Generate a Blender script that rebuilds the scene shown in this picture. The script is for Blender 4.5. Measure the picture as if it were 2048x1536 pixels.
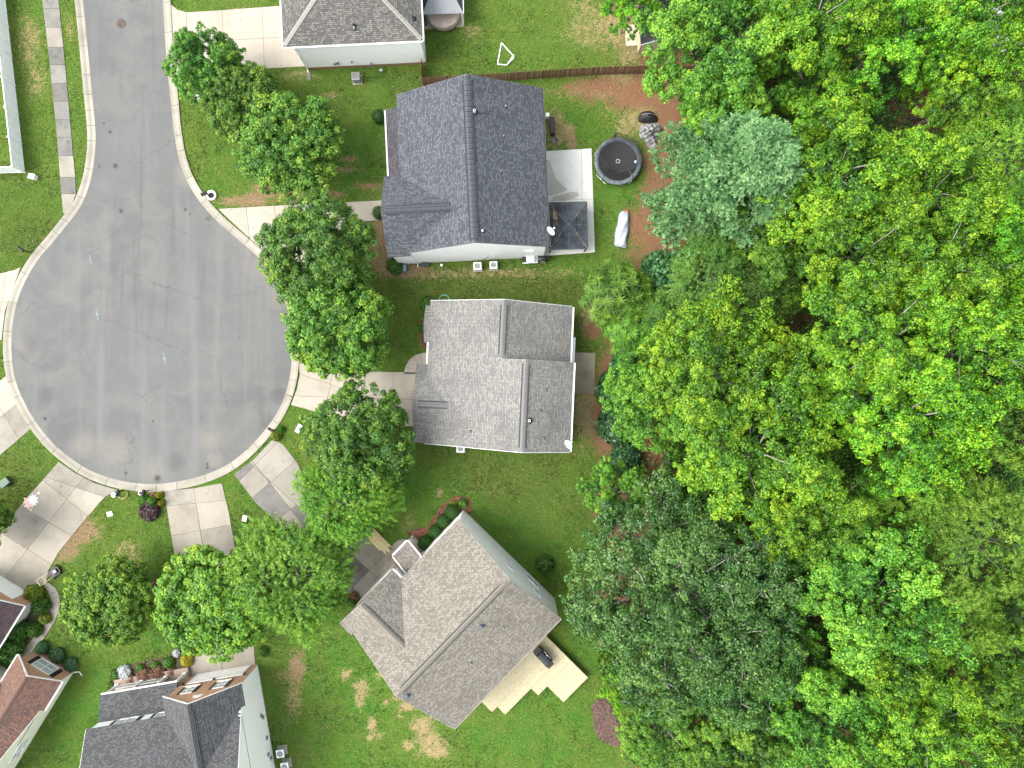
import bpy, bmesh, math, random
import numpy as np
from mathutils import Vector, Matrix

for o in list(bpy.data.objects):
    bpy.data.objects.remove(o)
scene = bpy.context.scene
col = scene.collection
R = math.radians
CAMH = 70.0

# ------------------------------------------------------------------ camera
cam_data = bpy.data.cameras.new('camera')
cam = bpy.data.objects.new('camera', cam_data)
col.objects.link(cam)
cam.location = (0, 0, CAMH)
cam.rotation_euler = (0, 0, 0)
cam_data.sensor_width = 36
cam_data.lens = 36 * CAMH / 102.4
cam_data.clip_start = 0.5
cam_data.clip_end = 6000
scene.camera = cam

# ------------------------------------------------------------------ sky, sun, exposure
SUN_AZ = R(266)      # compass bearing of the light (west), measured from +Y clockwise
SUN_EL = R(52)
world = bpy.data.worlds.new('World')
scene.world = world
world.use_nodes = True
wn = world.node_tree
wn.nodes.clear()
w_out = wn.nodes.new('ShaderNodeOutputWorld')
w_bg = wn.nodes.new('ShaderNodeBackground')
w_sky = wn.nodes.new('ShaderNodeTexSky')
w_hsv = wn.nodes.new('ShaderNodeHueSaturation')
w_sky.sky_type = 'NISHITA'
w_sky.sun_disc = False
w_sky.sun_elevation = SUN_EL
w_sky.sun_rotation = SUN_AZ
w_sky.dust_density = 4.0
w_sky.air_density = 2.5
w_hsv.inputs['Saturation'].default_value = 0.35      # thin bright overcast
w_bg.inputs['Strength'].default_value = 0.15
wn.links.new(w_sky.outputs[0], w_hsv.inputs['Color'])
wn.links.new(w_hsv.outputs[0], w_bg.inputs['Color'])
wn.links.new(w_bg.outputs[0], w_out.inputs['Surface'])

sun_d = bpy.data.lights.new('sun', 'SUN')
sun_d.energy = 1.5
sun_d.angle = R(42)
sun_d.color = (1.0, 0.975, 0.94)
sun = bpy.data.objects.new('sun', sun_d)
col.objects.link(sun)
sd = Vector((math.sin(SUN_AZ) * math.cos(SUN_EL), math.cos(SUN_AZ) * math.cos(SUN_EL), math.sin(SUN_EL)))
sun.rotation_euler = sd.to_track_quat('Z', 'Y').to_euler()
sun.location = (0, 0, 90)

scene.view_settings.view_transform = 'Standard'
scene.view_settings.look = 'None'
scene.view_settings.gamma = 1.0
scene.view_settings.use_curve_mapping = False
scene.view_settings.exposure = 1.53
scene.render.engine = 'CYCLES'
scene.cycles.max_bounces = 5
scene.cycles.diffuse_bounces = 2
scene.cycles.transparent_max_bounces = 8
scene.cycles.use_denoising = True
scene.cycles.denoiser = 'OPENIMAGEDENOISE'
scene.cycles.use_adaptive_sampling = True
scene.cycles.adaptive_threshold = 0.02


# ------------------------------------------------------------------ helpers
def P(px, py, z=0.0):
    """a spot of the survey photo, at height z, as a world point (the survey was flown at 70 m)"""
    k = 1 - z / CAMH
    return Vector(((px - 1024) / 20 * k, (768 - py) / 20 * k, z))


class MB:
    def __init__(self):
        self.v, self.f, self.uv, self.mi = [], [], [], []

    def face(self, pts, uv=None, mi=0):
        n = len(self.v)
        self.v += [tuple(p) for p in pts]
        self.f.append(tuple(range(n, n + len(pts))))
        self.uv.append(uv)
        self.mi.append(mi)

    def box(self, x0, x1, y0, y1, z0, z1, mi=0, M=None):
        c = [(x0, y0, z0), (x1, y0, z0), (x1, y1, z0), (x0, y1, z0), (x0, y0, z1), (x1, y0, z1), (x1, y1, z1), (x0, y1, z1)]
        if M is not None:
            c = [tuple(M @ Vector(p)) for p in c]
        n = len(self.v)
        self.v += c
        for q in ((0, 3, 2, 1), (4, 5, 6, 7), (0, 1, 5, 4), (1, 2, 6, 5), (2, 3, 7, 6), (3, 0, 4, 7)):
            self.f.append(tuple(n + i for i in q))
            self.uv.append(None)
            self.mi.append(mi)
        return self

    def prism(self, poly, z0, z1, mi=0):
        """poly counter-clockwise, z0 < z1"""
        a = sum(poly[i][0] * poly[(i + 1) % len(poly)][1] - poly[(i + 1) % len(poly)][0] * poly[i][1] for i in range(len(poly)))
        if a < 0:
            poly = poly[::-1]
        n = len(self.v)
        m = len(poly)
        self.v += [(p[0], p[1], z0) for p in poly] + [(p[0], p[1], z1) for p in poly]
        fs = [tuple(n + m + i for i in range(m)), tuple(n + i for i in reversed(range(m)))]
        for i in range(m):
            j = (i + 1) % m
            fs.append((n + i, n + j, n + m + j, n + m + i))
        for f in fs:
            self.f.append(f)
            self.uv.append(None)
            self.mi.append(mi)
        return self

    def tube(self, pts, radii, n=8, mi=0, cap=True):
        pts = [Vector(p) for p in pts]
        if not hasattr(radii, '__len__'):
            radii = [radii] * len(pts)
        base = len(self.v)
        for i, p in enumerate(pts):
            t = (pts[min(i + 1, len(pts) - 1)] - pts[max(i - 1, 0)])
            t = t.normalized() if t.length > 1e-9 else Vector((0, 0, 1))
            a = t.cross(Vector((0, 0, 1)) if abs(t.z) < 0.9 else Vector((1, 0, 0))).normalized()
            b = t.cross(a)
            for k in range(n):
                an = 2 * math.pi * k / n
                q = p + (a * math.cos(an) + b * math.sin(an)) * radii[i]
                self.v.append(tuple(q))
        for i in range(len(pts) - 1):
            for k in range(n):
                k2 = (k + 1) % n
                self.f.append((base + i * n + k, base + i * n + k2, base + (i + 1) * n + k2, base + (i + 1) * n + k))
                self.uv.append(None)
                self.mi.append(mi)
        if cap:
            for i0, rv in ((0, False), (len(pts) - 1, True)):
                r = [base + i0 * n + k for k in range(n)]
                self.f.append(tuple(reversed(r)) if rv else tuple(r))
                self.uv.append(None)
                self.mi.append(mi)
        return self

    def lathe(self, prof, n=20, c=(0, 0, 0), mi=0, sx=1.0, sy=1.0, cap=False):
        base = len(self.v)
        for (r, z) in prof:
            for k in range(n):
                an = 2 * math.pi * k / n
                self.v.append((c[0] + r * sx * math.cos(an), c[1] + r * sy * math.sin(an), c[2] + z))
        for i in range(len(prof) - 1):
            for k in range(n):
                k2 = (k + 1) % n
                self.f.append((base + i * n + k, base + i * n + k2, base + (i + 1) * n + k2, base + (i + 1) * n + k))
                self.uv.append(None)
                self.mi.append(mi)
        for i0, rv in ((0, True), (len(prof) - 1, False)):
            if cap and prof[i0][0] > 1e-4:
                r = [base + i0 * n + k for k in range(n)]
                self.f.append(tuple(reversed(r)) if rv else tuple(r))
                self.uv.append(None)
                self.mi.append(mi)
        return self

    def mesh(self, name, mats, smooth=False):
        me = bpy.data.meshes.new(name)
        me.from_pydata(self.v, [], self.f)
        if not isinstance(mats, (list, tuple)):
            mats = [mats]
        for m in mats:
            me.materials.append(m)
        if any(self.mi):
            me.polygons.foreach_set('material_index', self.mi)
        if any(u is not None for u in self.uv):
            lay = me.uv_layers.new(name='UVMap')
            buf = []
            for u, f in zip(self.uv, self.f):
                if u is None:
                    u = [(self.v[i][0] + self.v[i][1], self.v[i][2]) for i in f]
                for q in u:
                    buf += [q[0], q[1]]
            lay.data.foreach_set('uv', buf)
        if smooth:
            me.polygons.foreach_set('use_smooth', [True] * len(self.f))
        me.update()
        return me

    def build(self, name, mats, parent=None, smooth=False, loc=None, rz=0.0):
        o = bpy.data.objects.new(name, self.mesh(name, mats, smooth))
        col.objects.link(o)
        if parent is not None:
            o.parent = parent
        if loc is not None:
            o.location = loc
        if rz:
            o.rotation_euler = (0, 0, rz)
        return o


def tag(o, label=None, cat=None, group=None, kind=None):
    if label:
        o['label'] = label
    if cat:
        o['category'] = cat
    if group:
        o['group'] = group
    if kind:
        o['kind'] = kind
    return o


def thing(name, label, cat, loc=(0, 0, 0), rz=0.0, group=None):
    o = bpy.data.objects.new(name, None)
    o.empty_display_size = 0.3
    col.objects.link(o)
    o.location = loc
    o.rotation_euler = (0, 0, rz)
    return tag(o, label, cat, group)


def put(name, me, parent=None, M=None):
    o = bpy.data.objects.new(name, me)
    col.objects.link(o)
    if parent is not None:
        o.parent = parent
    if M is not None:
        o.matrix_local = M
    return o


def copy_tree(o, parent=None):
    c = o.copy()
    col.objects.link(c)
    c.parent = parent
    for ch in list(o.children):
        copy_tree(ch, c)
    return c


# ------------------------------------------------------------------ materials
MATS = {}


class NT:
    """small node-graph helper"""
    def __init__(self, name):
        self.m = bpy.data.materials.new(name)
        self.m.use_nodes = True
        self.t = self.m.node_tree
        self.t.nodes.clear()
        self.out = self.n('ShaderNodeOutputMaterial')
        self.bsdf = self.n('ShaderNodeBsdfPrincipled')
        self.l(self.bsdf.outputs[0], self.out.inputs['Surface'])
        self.tc = self.n('ShaderNodeTexCoord')

    def n(self, t, **kw):
        nd = self.t.nodes.new(t)
        for k, v in kw.items():
            setattr(nd, k, v)
        return nd

    def l(self, a, b):
        self.t.links.new(a, b)

    def val(self, sock, v):
        if isinstance(v, (int, float)):
            sock.default_value = v
        elif isinstance(v, (tuple, list)):
            sock.default_value = tuple(v) + ((1.0,) if len(v) == 3 and sock.type == 'RGBA' else ())
        else:
            self.l(v, sock)

    def noise(self, scale, detail=4, rough=0.55, vec=None, dist=0.0):
        nd = self.n('ShaderNodeTexNoise')
        nd.inputs['Scale'].default_value = scale
        nd.inputs['Detail'].default_value = detail
        nd.inputs['Roughness'].default_value = rough
        nd.inputs['Distortion'].default_value = dist
        self.l(vec if vec is not None else self.tc.outputs['Object'], nd.inputs['Vector'])
        return nd.outputs['Fac']

    def mix(self, fac, a, b, blend='MIX'):
        nd = self.n('ShaderNodeMix', data_type='RGBA', blend_type=blend)
        self.val(nd.inputs[0], fac)
        self.val(nd.inputs[6], a)
        self.val(nd.inputs[7], b)
        return nd.outputs[2]

    def ss(self, x, a, b, lo=0.0, hi=1.0):
        nd = self.n('ShaderNodeMapRange', interpolation_type='SMOOTHSTEP')
        self.val(nd.inputs['Value'], x)
        nd.inputs['From Min'].default_value = a
        nd.inputs['From Max'].default_value = b
        nd.inputs['To Min'].default_value = lo
        nd.inputs['To Max'].default_value = hi
        return nd.outputs[0]

    def math(self, op, a, b=0.0):
        nd = self.n('ShaderNodeMath', operation=op)
        self.val(nd.inputs[0], a)
        self.val(nd.inputs[1], b)
        return nd.outputs[0]

    def bump(self, h, strength=0.3, dist=0.02):
        nd = self.n('ShaderNodeBump')
        nd.inputs['Strength'].default_value = strength
        nd.inputs['Distance'].default_value = dist
        self.l(h, nd.inputs['Height'])
        self.l(nd.outputs[0], self.bsdf.inputs['Normal'])

    def attr(self, name):
        nd = self.n('ShaderNodeAttribute', attribute_name=name)
        return nd.outputs['Fac']

    def scaled(self, vec, s):
        nd = self.n('ShaderNodeMapping')
        nd.inputs['Scale'].default_value = s
        self.l(vec, nd.inputs['Vector'])
        return nd.outputs[0]

    def done(self, color, rough=0.8, metal=0.0, spec=0.4):
        self.val(self.bsdf.inputs['Base Color'], color)
        self.val(self.bsdf.inputs['Roughness'], rough)
        self.bsdf.inputs['Metallic'].default_value = metal
        self.bsdf.inputs['Specular IOR Level'].default_value = spec
        return self.m


def plain(name, c, rough=0.6, metal=0.0, var=0.12, scale=6.0, bump=0.0, spec=0.4, rnd=0.0, c2=None):
    if name in MATS:
        return MATS[name]
    t = NT(name)
    f = t.noise(scale, 5)
    dk = tuple(x * (1 - var * 1.6) for x in c) if c2 is None else c2
    colr = t.mix(t.ss(f, 0.3, 0.7), dk, tuple(min(1, x * (1 + var * 0.6)) for x in c))
    if rnd:
        oi = t.n('ShaderNodeObjectInfo')
        hv = t.n('ShaderNodeHueSaturation')
        t.l(colr, hv.inputs['Color'])
        t.l(t.ss(oi.outputs['Random'], 0, 1, 1 - rnd, 1 + rnd), hv.inputs['Value'])
        colr = hv.outputs[0]
    if bump:
        t.bump(t.noise(scale * 6, 4), bump, 0.02)
    MATS[name] = t.done(colr, rough, metal, spec)
    return MATS[name]


def shingle(name, c1, c2, c3, stain=0.5, tab=0.33, row=0.165):
    """architectural shingles; UV in metres, v runs up the slope"""
    t = NT(name)
    uv = t.tc.outputs['UV']
    def brick(a, b, mort, tabw, off, seedshift):
        nd = t.n('ShaderNodeTexBrick')
        mp = t.n('ShaderNodeMapping')
        mp.inputs['Location'].default_value = seedshift
        t.l(uv, mp.inputs['Vector'])
        t.l(mp.outputs[0], nd.inputs['Vector'])
        nd.inputs['Scale'].default_value = 1.0
        nd.inputs['Brick Width'].default_value = tabw
        nd.inputs['Row Height'].default_value = row
        nd.inputs['Mortar Size'].default_value = 0.016
        nd.inputs['Mortar Smooth'].default_value = 0.3
        nd.offset = off
        t.val(nd.inputs['Color1'], a)
        t.val(nd.inputs['Color2'], b)
        t.val(nd.inputs['Mortar'], mort)
        return nd
    dk = tuple(x * 0.35 for x in c2)
    c1 = tuple(x * 1.05 for x in c1)
    c2 = tuple(x * 0.90 for x in c2)
    c3 = tuple(x * 1.05 for x in c3)
    b1 = brick(c1, c2, dk, tab, 0.37, (0, 0, 0))
    b2 = brick((0, 0, 0), (1, 1, 1), (0, 0, 0), tab * 0.73, 0.61, (5.13, row * 3, 0))
    m = t.mix(t.ss(b2.outputs['Color'], 0.62, 0.72), b1.outputs['Color'], c3)
    m = t.mix(b1.outputs['Fac'], m, dk)
    # weathering patches along the slope, slow and soft
    f = t.noise(0.35, 5, 0.6, t.scaled(t.tc.outputs['Object'], (1, 1, 0.6)))
    m = t.mix(t.ss(f, 0.42, 0.75, 0, stain), m, tuple(x * 0.5 for x in c2))
    f2 = t.noise(9.0, 3, 0.7)
    m = t.mix(t.ss(f2, 0.35, 0.75, 0, 0.30), m, tuple(min(1, x * 1.35) for x in c1))
    t.bump(b1.outputs['Fac'], -0.5, 0.015)
    MATS[name] = t.done(m, 0.92, 0, 0.25)
    return MATS[name]


def siding(name, c):
    t = NT(name)
    sep = t.n('ShaderNodeSeparateXYZ')
    t.l(t.tc.outputs['Object'], sep.inputs[0])
    fr = t.math('FRACT', t.math('MULTIPLY', sep.outputs['Z'], 1 / 0.16))
    ed = t.ss(fr, 0.0, 0.10)
    colr = t.mix(ed, tuple(x * 0.80 for x in c), c)
    f = t.noise(0.8, 5)
    colr = t.mix(t.ss(f, 0.4, 0.8, 0, 0.18), colr, tuple(x * 0.8 for x in c))
    t.bump(fr, 0.5, 0.02)
    MATS[name] = t.done(colr, 0.55)
    return MATS[name]


def brickmat(name, c1, c2, mort):
    t = NT(name)
    nd = t.n('ShaderNodeTexBrick')
    t.l(t.tc.outputs['UV'], nd.inputs['Vector'])
    nd.inputs['Scale'].default_value = 1.0
    nd.inputs['Brick Width'].default_value = 0.22
    nd.inputs['Row Height'].default_value = 0.075
    nd.inputs['Mortar Size'].default_value = 0.008
    t.val(nd.inputs['Color1'], c1)
    t.val(nd.inputs['Color2'], c2)
    t.val(nd.inputs['Mortar'], mort)
    f = t.noise(1.3, 4)
    colr = t.mix(t.ss(f, 0.35, 0.75, 0, 0.3), nd.outputs['Color'], tuple(x * 0.7 for x in c2))
    t.bump(nd.outputs['Fac'], -0.4, 0.01)
    MATS[name] = t.done(colr, 0.9)
    return MATS[name]


def concrete(name, c, stain, rnd=0.10, sc=0.5):
    t = NT(name)
    geo = t.n('ShaderNodeNewGeometry')
    pos = geo.outputs['Position']
    f1 = t.noise(sc, 6, 0.6, pos)
    f2 = t.noise(3.5, 5, 0.65, pos)
    f3 = t.noise(40, 2, 0.6, pos)
    m = t.mix(t.ss(f1, 0.42, 0.72, 0, 0.75), c, stain)
    m = t.mix(t.ss(f2, 0.5, 0.8, 0, 0.35), m, tuple(x * 0.72 for x in stain))
    m = t.mix(t.ss(f3, 0.3, 0.8, 0, 0.14), m, (0.12, 0.11, 0.10))
    f4 = t.noise(1.5, 3, 0.5, pos)
    m = t.mix(t.ss(f4, 0.64, 0.74, 0, 0.45), m, tuple(x * 0.5 for x in stain))
    f5 = t.noise(0.22, 4, 0.6, pos)
    m = t.mix(t.ss(f5, 0.48, 0.7, 0, 0.4), m, tuple(x * 0.75 for x in stain))
    oi = t.n('ShaderNodeObjectInfo')
    hv = t.n('ShaderNodeHueSaturation')
    t.l(m, hv.inputs['Color'])
    t.l(t.ss(oi.outputs['Random'], 0, 1, 1 - rnd, 1 + rnd), hv.inputs['Value'])
    t.bump(f3, 0.15, 0.01)
    MATS[name] = t.done(hv.outputs[0], 0.88)
    return MATS[name]


CONC = concrete('concrete', (0.278, 0.254, 0.211), (0.216, 0.192, 0.153))
CONC_PALE = concrete('concrete_pale', (0.322, 0.294, 0.245), (0.273, 0.245, 0.199), 0.06)
CONC_GREY = concrete('concrete_grey', (0.233, 0.217, 0.185), (0.145, 0.132, 0.108), 0.10)
CONC_STAIN = concrete('concrete_stained', (0.134, 0.131, 0.122), (0.058, 0.053, 0.055), 0.12, 0.35)
CONC_ALGAE = concrete('concrete_algae', (0.150, 0.146, 0.131), (0.087, 0.087, 0.077), 0.22, 0.9)
CONC_KERB = concrete('concrete_kerb', (0.268, 0.251, 0.211), (0.197, 0.179, 0.143), 0.09)
JOINT = plain('joint_soil', (0.06, 0.055, 0.04), 1.0)
WHITE = plain('white_paint', (0.80, 0.80, 0.79), 0.5, var=0.05)
WHITE_TRIM = plain('white_trim', (0.78, 0.78, 0.78), 0.45, var=0.06)
WHITE_PVC = plain('white_vinyl', (0.80, 0.82, 0.84), 0.45, var=0.05, scale=2)
BLACK = plain('black_plastic', (0.018, 0.018, 0.02), 0.5, var=0.3)
BLACK_PAINT = plain('black_shutter', (0.02, 0.021, 0.025), 0.45, var=0.2)
DKMETAL = plain('dark_metal', (0.05, 0.055, 0.06), 0.45, 0.6, var=0.2)
GREYMETAL = plain('grey_metal', (0.36, 0.37, 0.38), 0.45, 0.7, var=0.15)
GALV = plain('galvanised', (0.55, 0.56, 0.57), 0.4, 0.6, var=0.1)
GLASS = plain('window_glass', (0.10, 0.125, 0.14), 0.08, 0.0, var=0.2, scale=0.8, spec=0.9)
CURTAIN = plain('window_blind', (0.42, 0.46, 0.47), 0.25, 0.0, var=0.15, scale=1.2, spec=0.8)
WOOD_FENCE = plain('fence_wood', (0.163, 0.088, 0.052), 0.9, var=0.35, scale=3, rnd=0.25, bump=0.3)
WOOD_NEW = plain('new_pine', (0.37, 0.328, 0.212), 0.75, var=0.08, scale=4, rnd=0.055)
WOOD_GREY = plain('old_wood', (0.22, 0.16, 0.11), 0.9, var=0.3)
MULCH_RED = plain('mulch_red', (0.155, 0.066, 0.042), 1.0, var=0.5, scale=9, bump=0.8)
MULCH_BROWN = plain('mulch_brown', (0.115, 0.070, 0.060), 1.0, var=0.5, scale=9, bump=0.9)
SOIL = plain('bed_soil', (0.10, 0.075, 0.05), 1.0, var=0.5, scale=6, bump=0.7)
SID_WHITE = siding('siding_white', (0.87, 0.875, 0.88))
SID_CREAM = siding('siding_cream', (0.66, 0.66, 0.57))
SID_GREY = siding('siding_grey', (0.70, 0.72, 0.74))
BRICK = brickmat('brick_orange', (0.50, 0.255, 0.15), (0.40, 0.19, 0.11), (0.46, 0.38, 0.30))
BRICK_RED = brickmat('brick_red', (0.27, 0.115, 0.075), (0.20, 0.08, 0.055), (0.28, 0.22, 0.18))
SH_DARK = shingle('shingle_slate', (0.066, 0.074, 0.086), (0.045, 0.050, 0.057), (0.094, 0.099, 0.112), 0.25)
SH_LIGHT = shingle('shingle_light_grey', (0.160, 0.158, 0.153), (0.130, 0.131, 0.131), (0.203, 0.188, 0.167), 0.55)
SH_BEIGE = shingle('shingle_beige', (0.168, 0.155, 0.136), (0.131, 0.119, 0.101), (0.205, 0.191, 0.166), 0.35)
SH_GREY = shingle('shingle_grey', (0.100, 0.096, 0.091), (0.067, 0.066, 0.062), (0.142, 0.137, 0.124), 0.3)
SH_CHAR = shingle('shingle_charcoal', (0.068, 0.070, 0.074), (0.049, 0.050, 0.053), (0.088, 0.090, 0.095), 0.3)
SH_RED = shingle('shingle_red_brown', (0.137, 0.075, 0.057), (0.094, 0.064, 0.061), (0.163, 0.094, 0.064), 0.35)
SH_PURPLE = shingle('shingle_purple', (0.054, 0.038, 0.045), (0.041, 0.031, 0.035), (0.070, 0.048, 0.051), 0.3)


# ------------------------------------------------------------------ ground
def fbm(x, y, seed, sc):
    """cheap smooth value noise on arrays"""
    out = np.zeros_like(x)
    amp = 1.0
    tot = 0.0
    for o_ in range(4):
        rg = np.random.default_rng(seed + o_)
        g = rg.random((257, 257))
        fx, fy = (x * sc + 500) % 256, (y * sc + 500) % 256
        ix, iy = np.floor(fx).astype(int), np.floor(fy).astype(int)
        tx, ty = fx - ix, fy - iy
        tx, ty = tx * tx * (3 - 2 * tx), ty * ty * (3 - 2 * ty)
        a = g[ix, iy] * (1 - tx) + g[ix + 1, iy] * tx
        b = g[ix, iy + 1] * (1 - tx) + g[ix + 1, iy + 1] * tx
        out += amp * (a * (1 - ty) + b * ty)
        tot += amp
        amp *= 0.5
        sc *= 2.1
    return out / tot


GRID = {}


def ground():
    far = [62, 75, 95, 130, 200, 350, 700, 1500, 3000]
    xs = np.concatenate([[-f for f in reversed(far)], np.arange(-56, 56.01, 0.35), far])
    ys = np.concatenate([[-f for f in reversed(far)], np.arange(-43, 43.01, 0.35), far])
    X, Y = np.meshgrid(xs, ys)
    nx, ny = len(xs), len(ys)
    px, py = X * 20 + 1024, 768 - Y * 20
    N = X.size

    def blob(cx, cy, rx, ry=None, ang=0.0, soft=1.1, wob=0.6, seed=1):
        ry = ry or rx
        a = math.radians(ang)
        dx, dy = px - cx, py - cy
        u = (dx * math.cos(a) + dy * math.sin(a)) / rx
        v = (-dx * math.sin(a) + dy * math.cos(a)) / ry
        d = np.sqrt(u * u + v * v) + (fbm(X, Y, seed, 0.55) - 0.5) * 2 * wob
        return np.clip((1 + soft / 2 - d) / soft, 0, 1)

    dirt = np.zeros_like(X)      # bare brown soil
    dry = np.zeros_like(X)       # straw-coloured dead grass
    litter = np.zeros_like(X)    # reddish needle litter
    lush = np.full_like(X, 0.40) # fresh bright grass
    olive = np.zeros_like(X)     # dark olive fescue
    mow = np.zeros_like(X)

    def mx(A, B, s=1.0):
        np.maximum(A, B * s, out=A)

    # woods floor, with a needle-litter margin
    edge = np.interp(py, [-200, 0, 60, 130, 260, 400, 520, 560, 640, 760, 900, 960, 1100, 1200, 1300, 1400, 1536, 1900],
                     [1300, 1300, 1290, 1300, 1330, 1320, 1300, 1215, 1220, 1220, 1225, 1215, 1200, 1200, 1240, 1270, 1280, 1280])
    w = (px - edge) / 45 + (fbm(X, Y, 77, 0.35) - 0.5) * 2.2
    mx(litter, np.clip(w + 0.5, 0, 1))
    for b in [(1280, 190, 110, 30), (1200, 175, 70, 18), (1320, 330, 40, 90), (1300, 450, 50, 60), (1330, 180, 75, 40), (1345, 250, 60, 60), (1320, 470, 75, 75), (1300, 400, 35, 60), (1330, 520, 70, 30),
              (1205, 830, 22, 90), (1215, 740, 25, 60), (1190, 660, 22, 20), (1210, 880, 28, 40)]:
        mx(litter, blob(*b, seed=int(b[0])), 0.85)
    for b in [(1290, 60, 70, 75), (1230, 45, 55, 50), (1310, 110, 70, 18), (1240, 165, 75, 22), (1190, 180, 80, 18), (1290, 230, 60, 50),
              (1180, 640, 20, 40), (1172, 820, 30, 70), (1115, 260, 22, 40), (1140, 262, 14, 20)]:
        mx(dry, blob(*b, seed=int(b[0] + 3)), 0.75)
    # named bare patches
    for b in [(555, 385, 55, 22), (700, 318, 18, 7), (690, 340, 30, 8), (735, 372, 30, 8), (500, 400, 60, 12), (650, 388, 40, 10), (765, 470, 40, 60),
              (770, 520, 40, 30), (815, 540, 45, 14), (150, 1075, 45, 35, -35), (132, 1110, 30, 22, -35), (735, 725, 20, 10), (1145, 285, 12, 25),
              (250, 1160, 30, 12), (595, 1330, 20, 40), (1270, 1500, 25, 35)]:
        mx(dirt, blob(*b[:4], ang=b[4] if len(b) > 4 else 0, seed=int(b[0] + b[1])), 0.8)
    for b in [(690, 1350, 9, 12), (725, 1375, 16, 20), (745, 1445, 12, 25), (720, 1400, 14, 30), (812, 1410, 20, 12), (830, 1452, 18, 14), (800, 1430, 8, 8),
              (760, 1470, 18, 10), (770, 1405, 8, 10), (845, 1455, 30, 30), (860, 1480, 35, 22), (815, 1490, 16, 14), (880, 985, 10, 11), (702, 1342, 5, 6),
              (720, 1365, 5, 5), (708, 1370, 6, 8), (905, 1425, 40, 12), (860, 1500, 40, 18), (760, 1350, 10, 6), (740, 1475, 14, 8), (790, 1395, 12, 8)]:
        mx(dry, blob(b[0], b[1], b[2] * 0.8, b[3] * 0.8, seed=int(b[0] * 3 + b[1]), soft=1.5), 0.88)
    for b in [(1190, 45, 60, 60), (1280, 80, 30, 60), (990, 545, 200, 12), (880, 545, 90, 14), (1060, 545, 60, 10), (940, 62, 20, 14),
              (590, 1390, 18, 60), (560, 1350, 20, 20), (600, 150, 40, 14), (660, 190, 20, 10), (520, 150, 30, 12), (500, 20, 40, 10),
              (250, 1100, 30, 20), (185, 1060, 18, 40, -30), (60, 90, 25, 60), (75, 160, 20, 40), (140, 60, 8, 30), (60, 130, 10, 20), (800, 880, 10, 20), (820, 1035, 12, 25),
              (260, 1130, 40, 40), (230, 1280, 30, 20)]:
        mx(dry, blob(*b[:4], ang=b[4] if len(b) > 4 else 0, seed=int(b[0] + 2 * b[1])), 0.52)
    # lawns of different turf
    mx(olive, blob(960, 575, 260, 34, soft=0.4, wob=0.25), 1.0)
    mx(olive, blob(820, 640, 60, 110, wob=0.3), 0.75)
    mx(olive, blob(1000, 950, 220, 60, ang=20, soft=0.5, wob=0.3), 0.7)
    mx(olive, blob(1080, 930, 110, 70, wob=0.3), 0.75)
    mx(olive, blob(60, 460, 90, 90, wob=0.3), 0.9)
    mx(olive, blob(60, 950, 70, 60, wob=0.4), 0.6)
    mx(olive, blob(620, 1480, 70, 120, wob=0.4), 0.55)
    mx(olive, blob(1160, 700, 40, 110, wob=0.4), 0.7)
    mx(olive, blob(740, 170, 110, 35, wob=0.4), 0.35)
    for b in [(900, 990, 130, 55, 25), (1060, 1060, 80, 90, 45), (700, 1430, 110, 160, 30), (1080, 1480, 150, 90), (730, 310, 60, 50), (1240, 400, 50, 110),
              (1130, 530, 60, 18), (1110, 340, 30, 60), (640, 1270, 60, 60), (1150, 1330, 60, 100, 40), (700, 360, 60, 40), (180, 1420, 60, 160, 30), (300, 1260, 80, 40),
              (1150, 250, 50, 40), (80, 20, 18, 50)]:
        lush = np.maximum(lush, blob(*b[:4], ang=b[4] if len(b) > 4 else 0, seed=int(b[0] * 7)) * 0.95)
    lush = np.clip(lush + (fbm(X, Y, 5, 0.22) - 0.5) * 0.8, 0, 1)
    # faint mower tracks north and south of the middle house
    mow = np.maximum(blob(985, 575, 220, 30, soft=0.3, wob=0.1), 0)
    mow2 = blob(1030, 985, 190, 60, ang=24, soft=0.5, wob=0.2)
    GRID.update(xs=xs, ys=ys, dirt=dirt, dry=dry, litter=litter, lush=lush, olive=olive)
    me = bpy.data.meshes.new('ground')
    co = np.stack([X.ravel(), Y.ravel(), np.zeros(N)], 1)
    i = np.arange((ny - 1) * nx).reshape(ny - 1, nx)[:, :-1].ravel()
    quads = np.stack([i, i + 1, i + nx + 1, i + nx], 1)
    me.vertices.add(N)
    me.vertices.foreach_set('co', co.ravel())
    me.loops.add(quads.size)
    me.loops.foreach_set('vertex_index', quads.ravel())
    me.polygons.add(len(quads))
    me.polygons.foreach_set('loop_start', np.arange(0, quads.size, 4))
    me.update(calc_edges=True)
    for nm, A in (('dirt', dirt), ('dry', dry), ('litter', litter), ('lush', lush), ('olive', olive), ('mow', mow), ('mow_slant', mow2)):
        at = me.attributes.new(nm, 'FLOAT', 'POINT')
        at.data.foreach_set('value', A.ravel().astype(np.float32))
    t = NT('lawn')
    pos = t.tc.outputs['Object']
    n1 = t.noise(0.35, 5, 0.6)
    n2 = t.noise(2.2, 5, 0.65)
    n3 = t.noise(9.0, 5, 0.7)
    n4 = t.noise(34.0, 3, 0.7)
    g = t.mix(t.ss(t.attr('lush'), 0.1, 0.95), (0.078, 0.130, 0.018), (0.044, 0.158, 0.015))
    g = t.mix(t.ss(n1, 0.35, 0.7, 0, 0.65), g, (0.122, 0.152, 0.024))
    g = t.mix(t.ss(n2, 0.42, 0.72, 0, 0.7), g, (0.142, 0.172, 0.036))
    g = t.mix(t.ss(t.noise(0.9, 5, 0.65), 0.52, 0.75, 0, 0.6), g, (0.036, 0.080, 0.010))
    g = t.mix(t.math('MULTIPLY', t.attr('olive'), 0.7), g, t.mix(t.ss(n2, 0.35, 0.65), (0.040, 0.060, 0.010), (0.090, 0.094, 0.020)))
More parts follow.
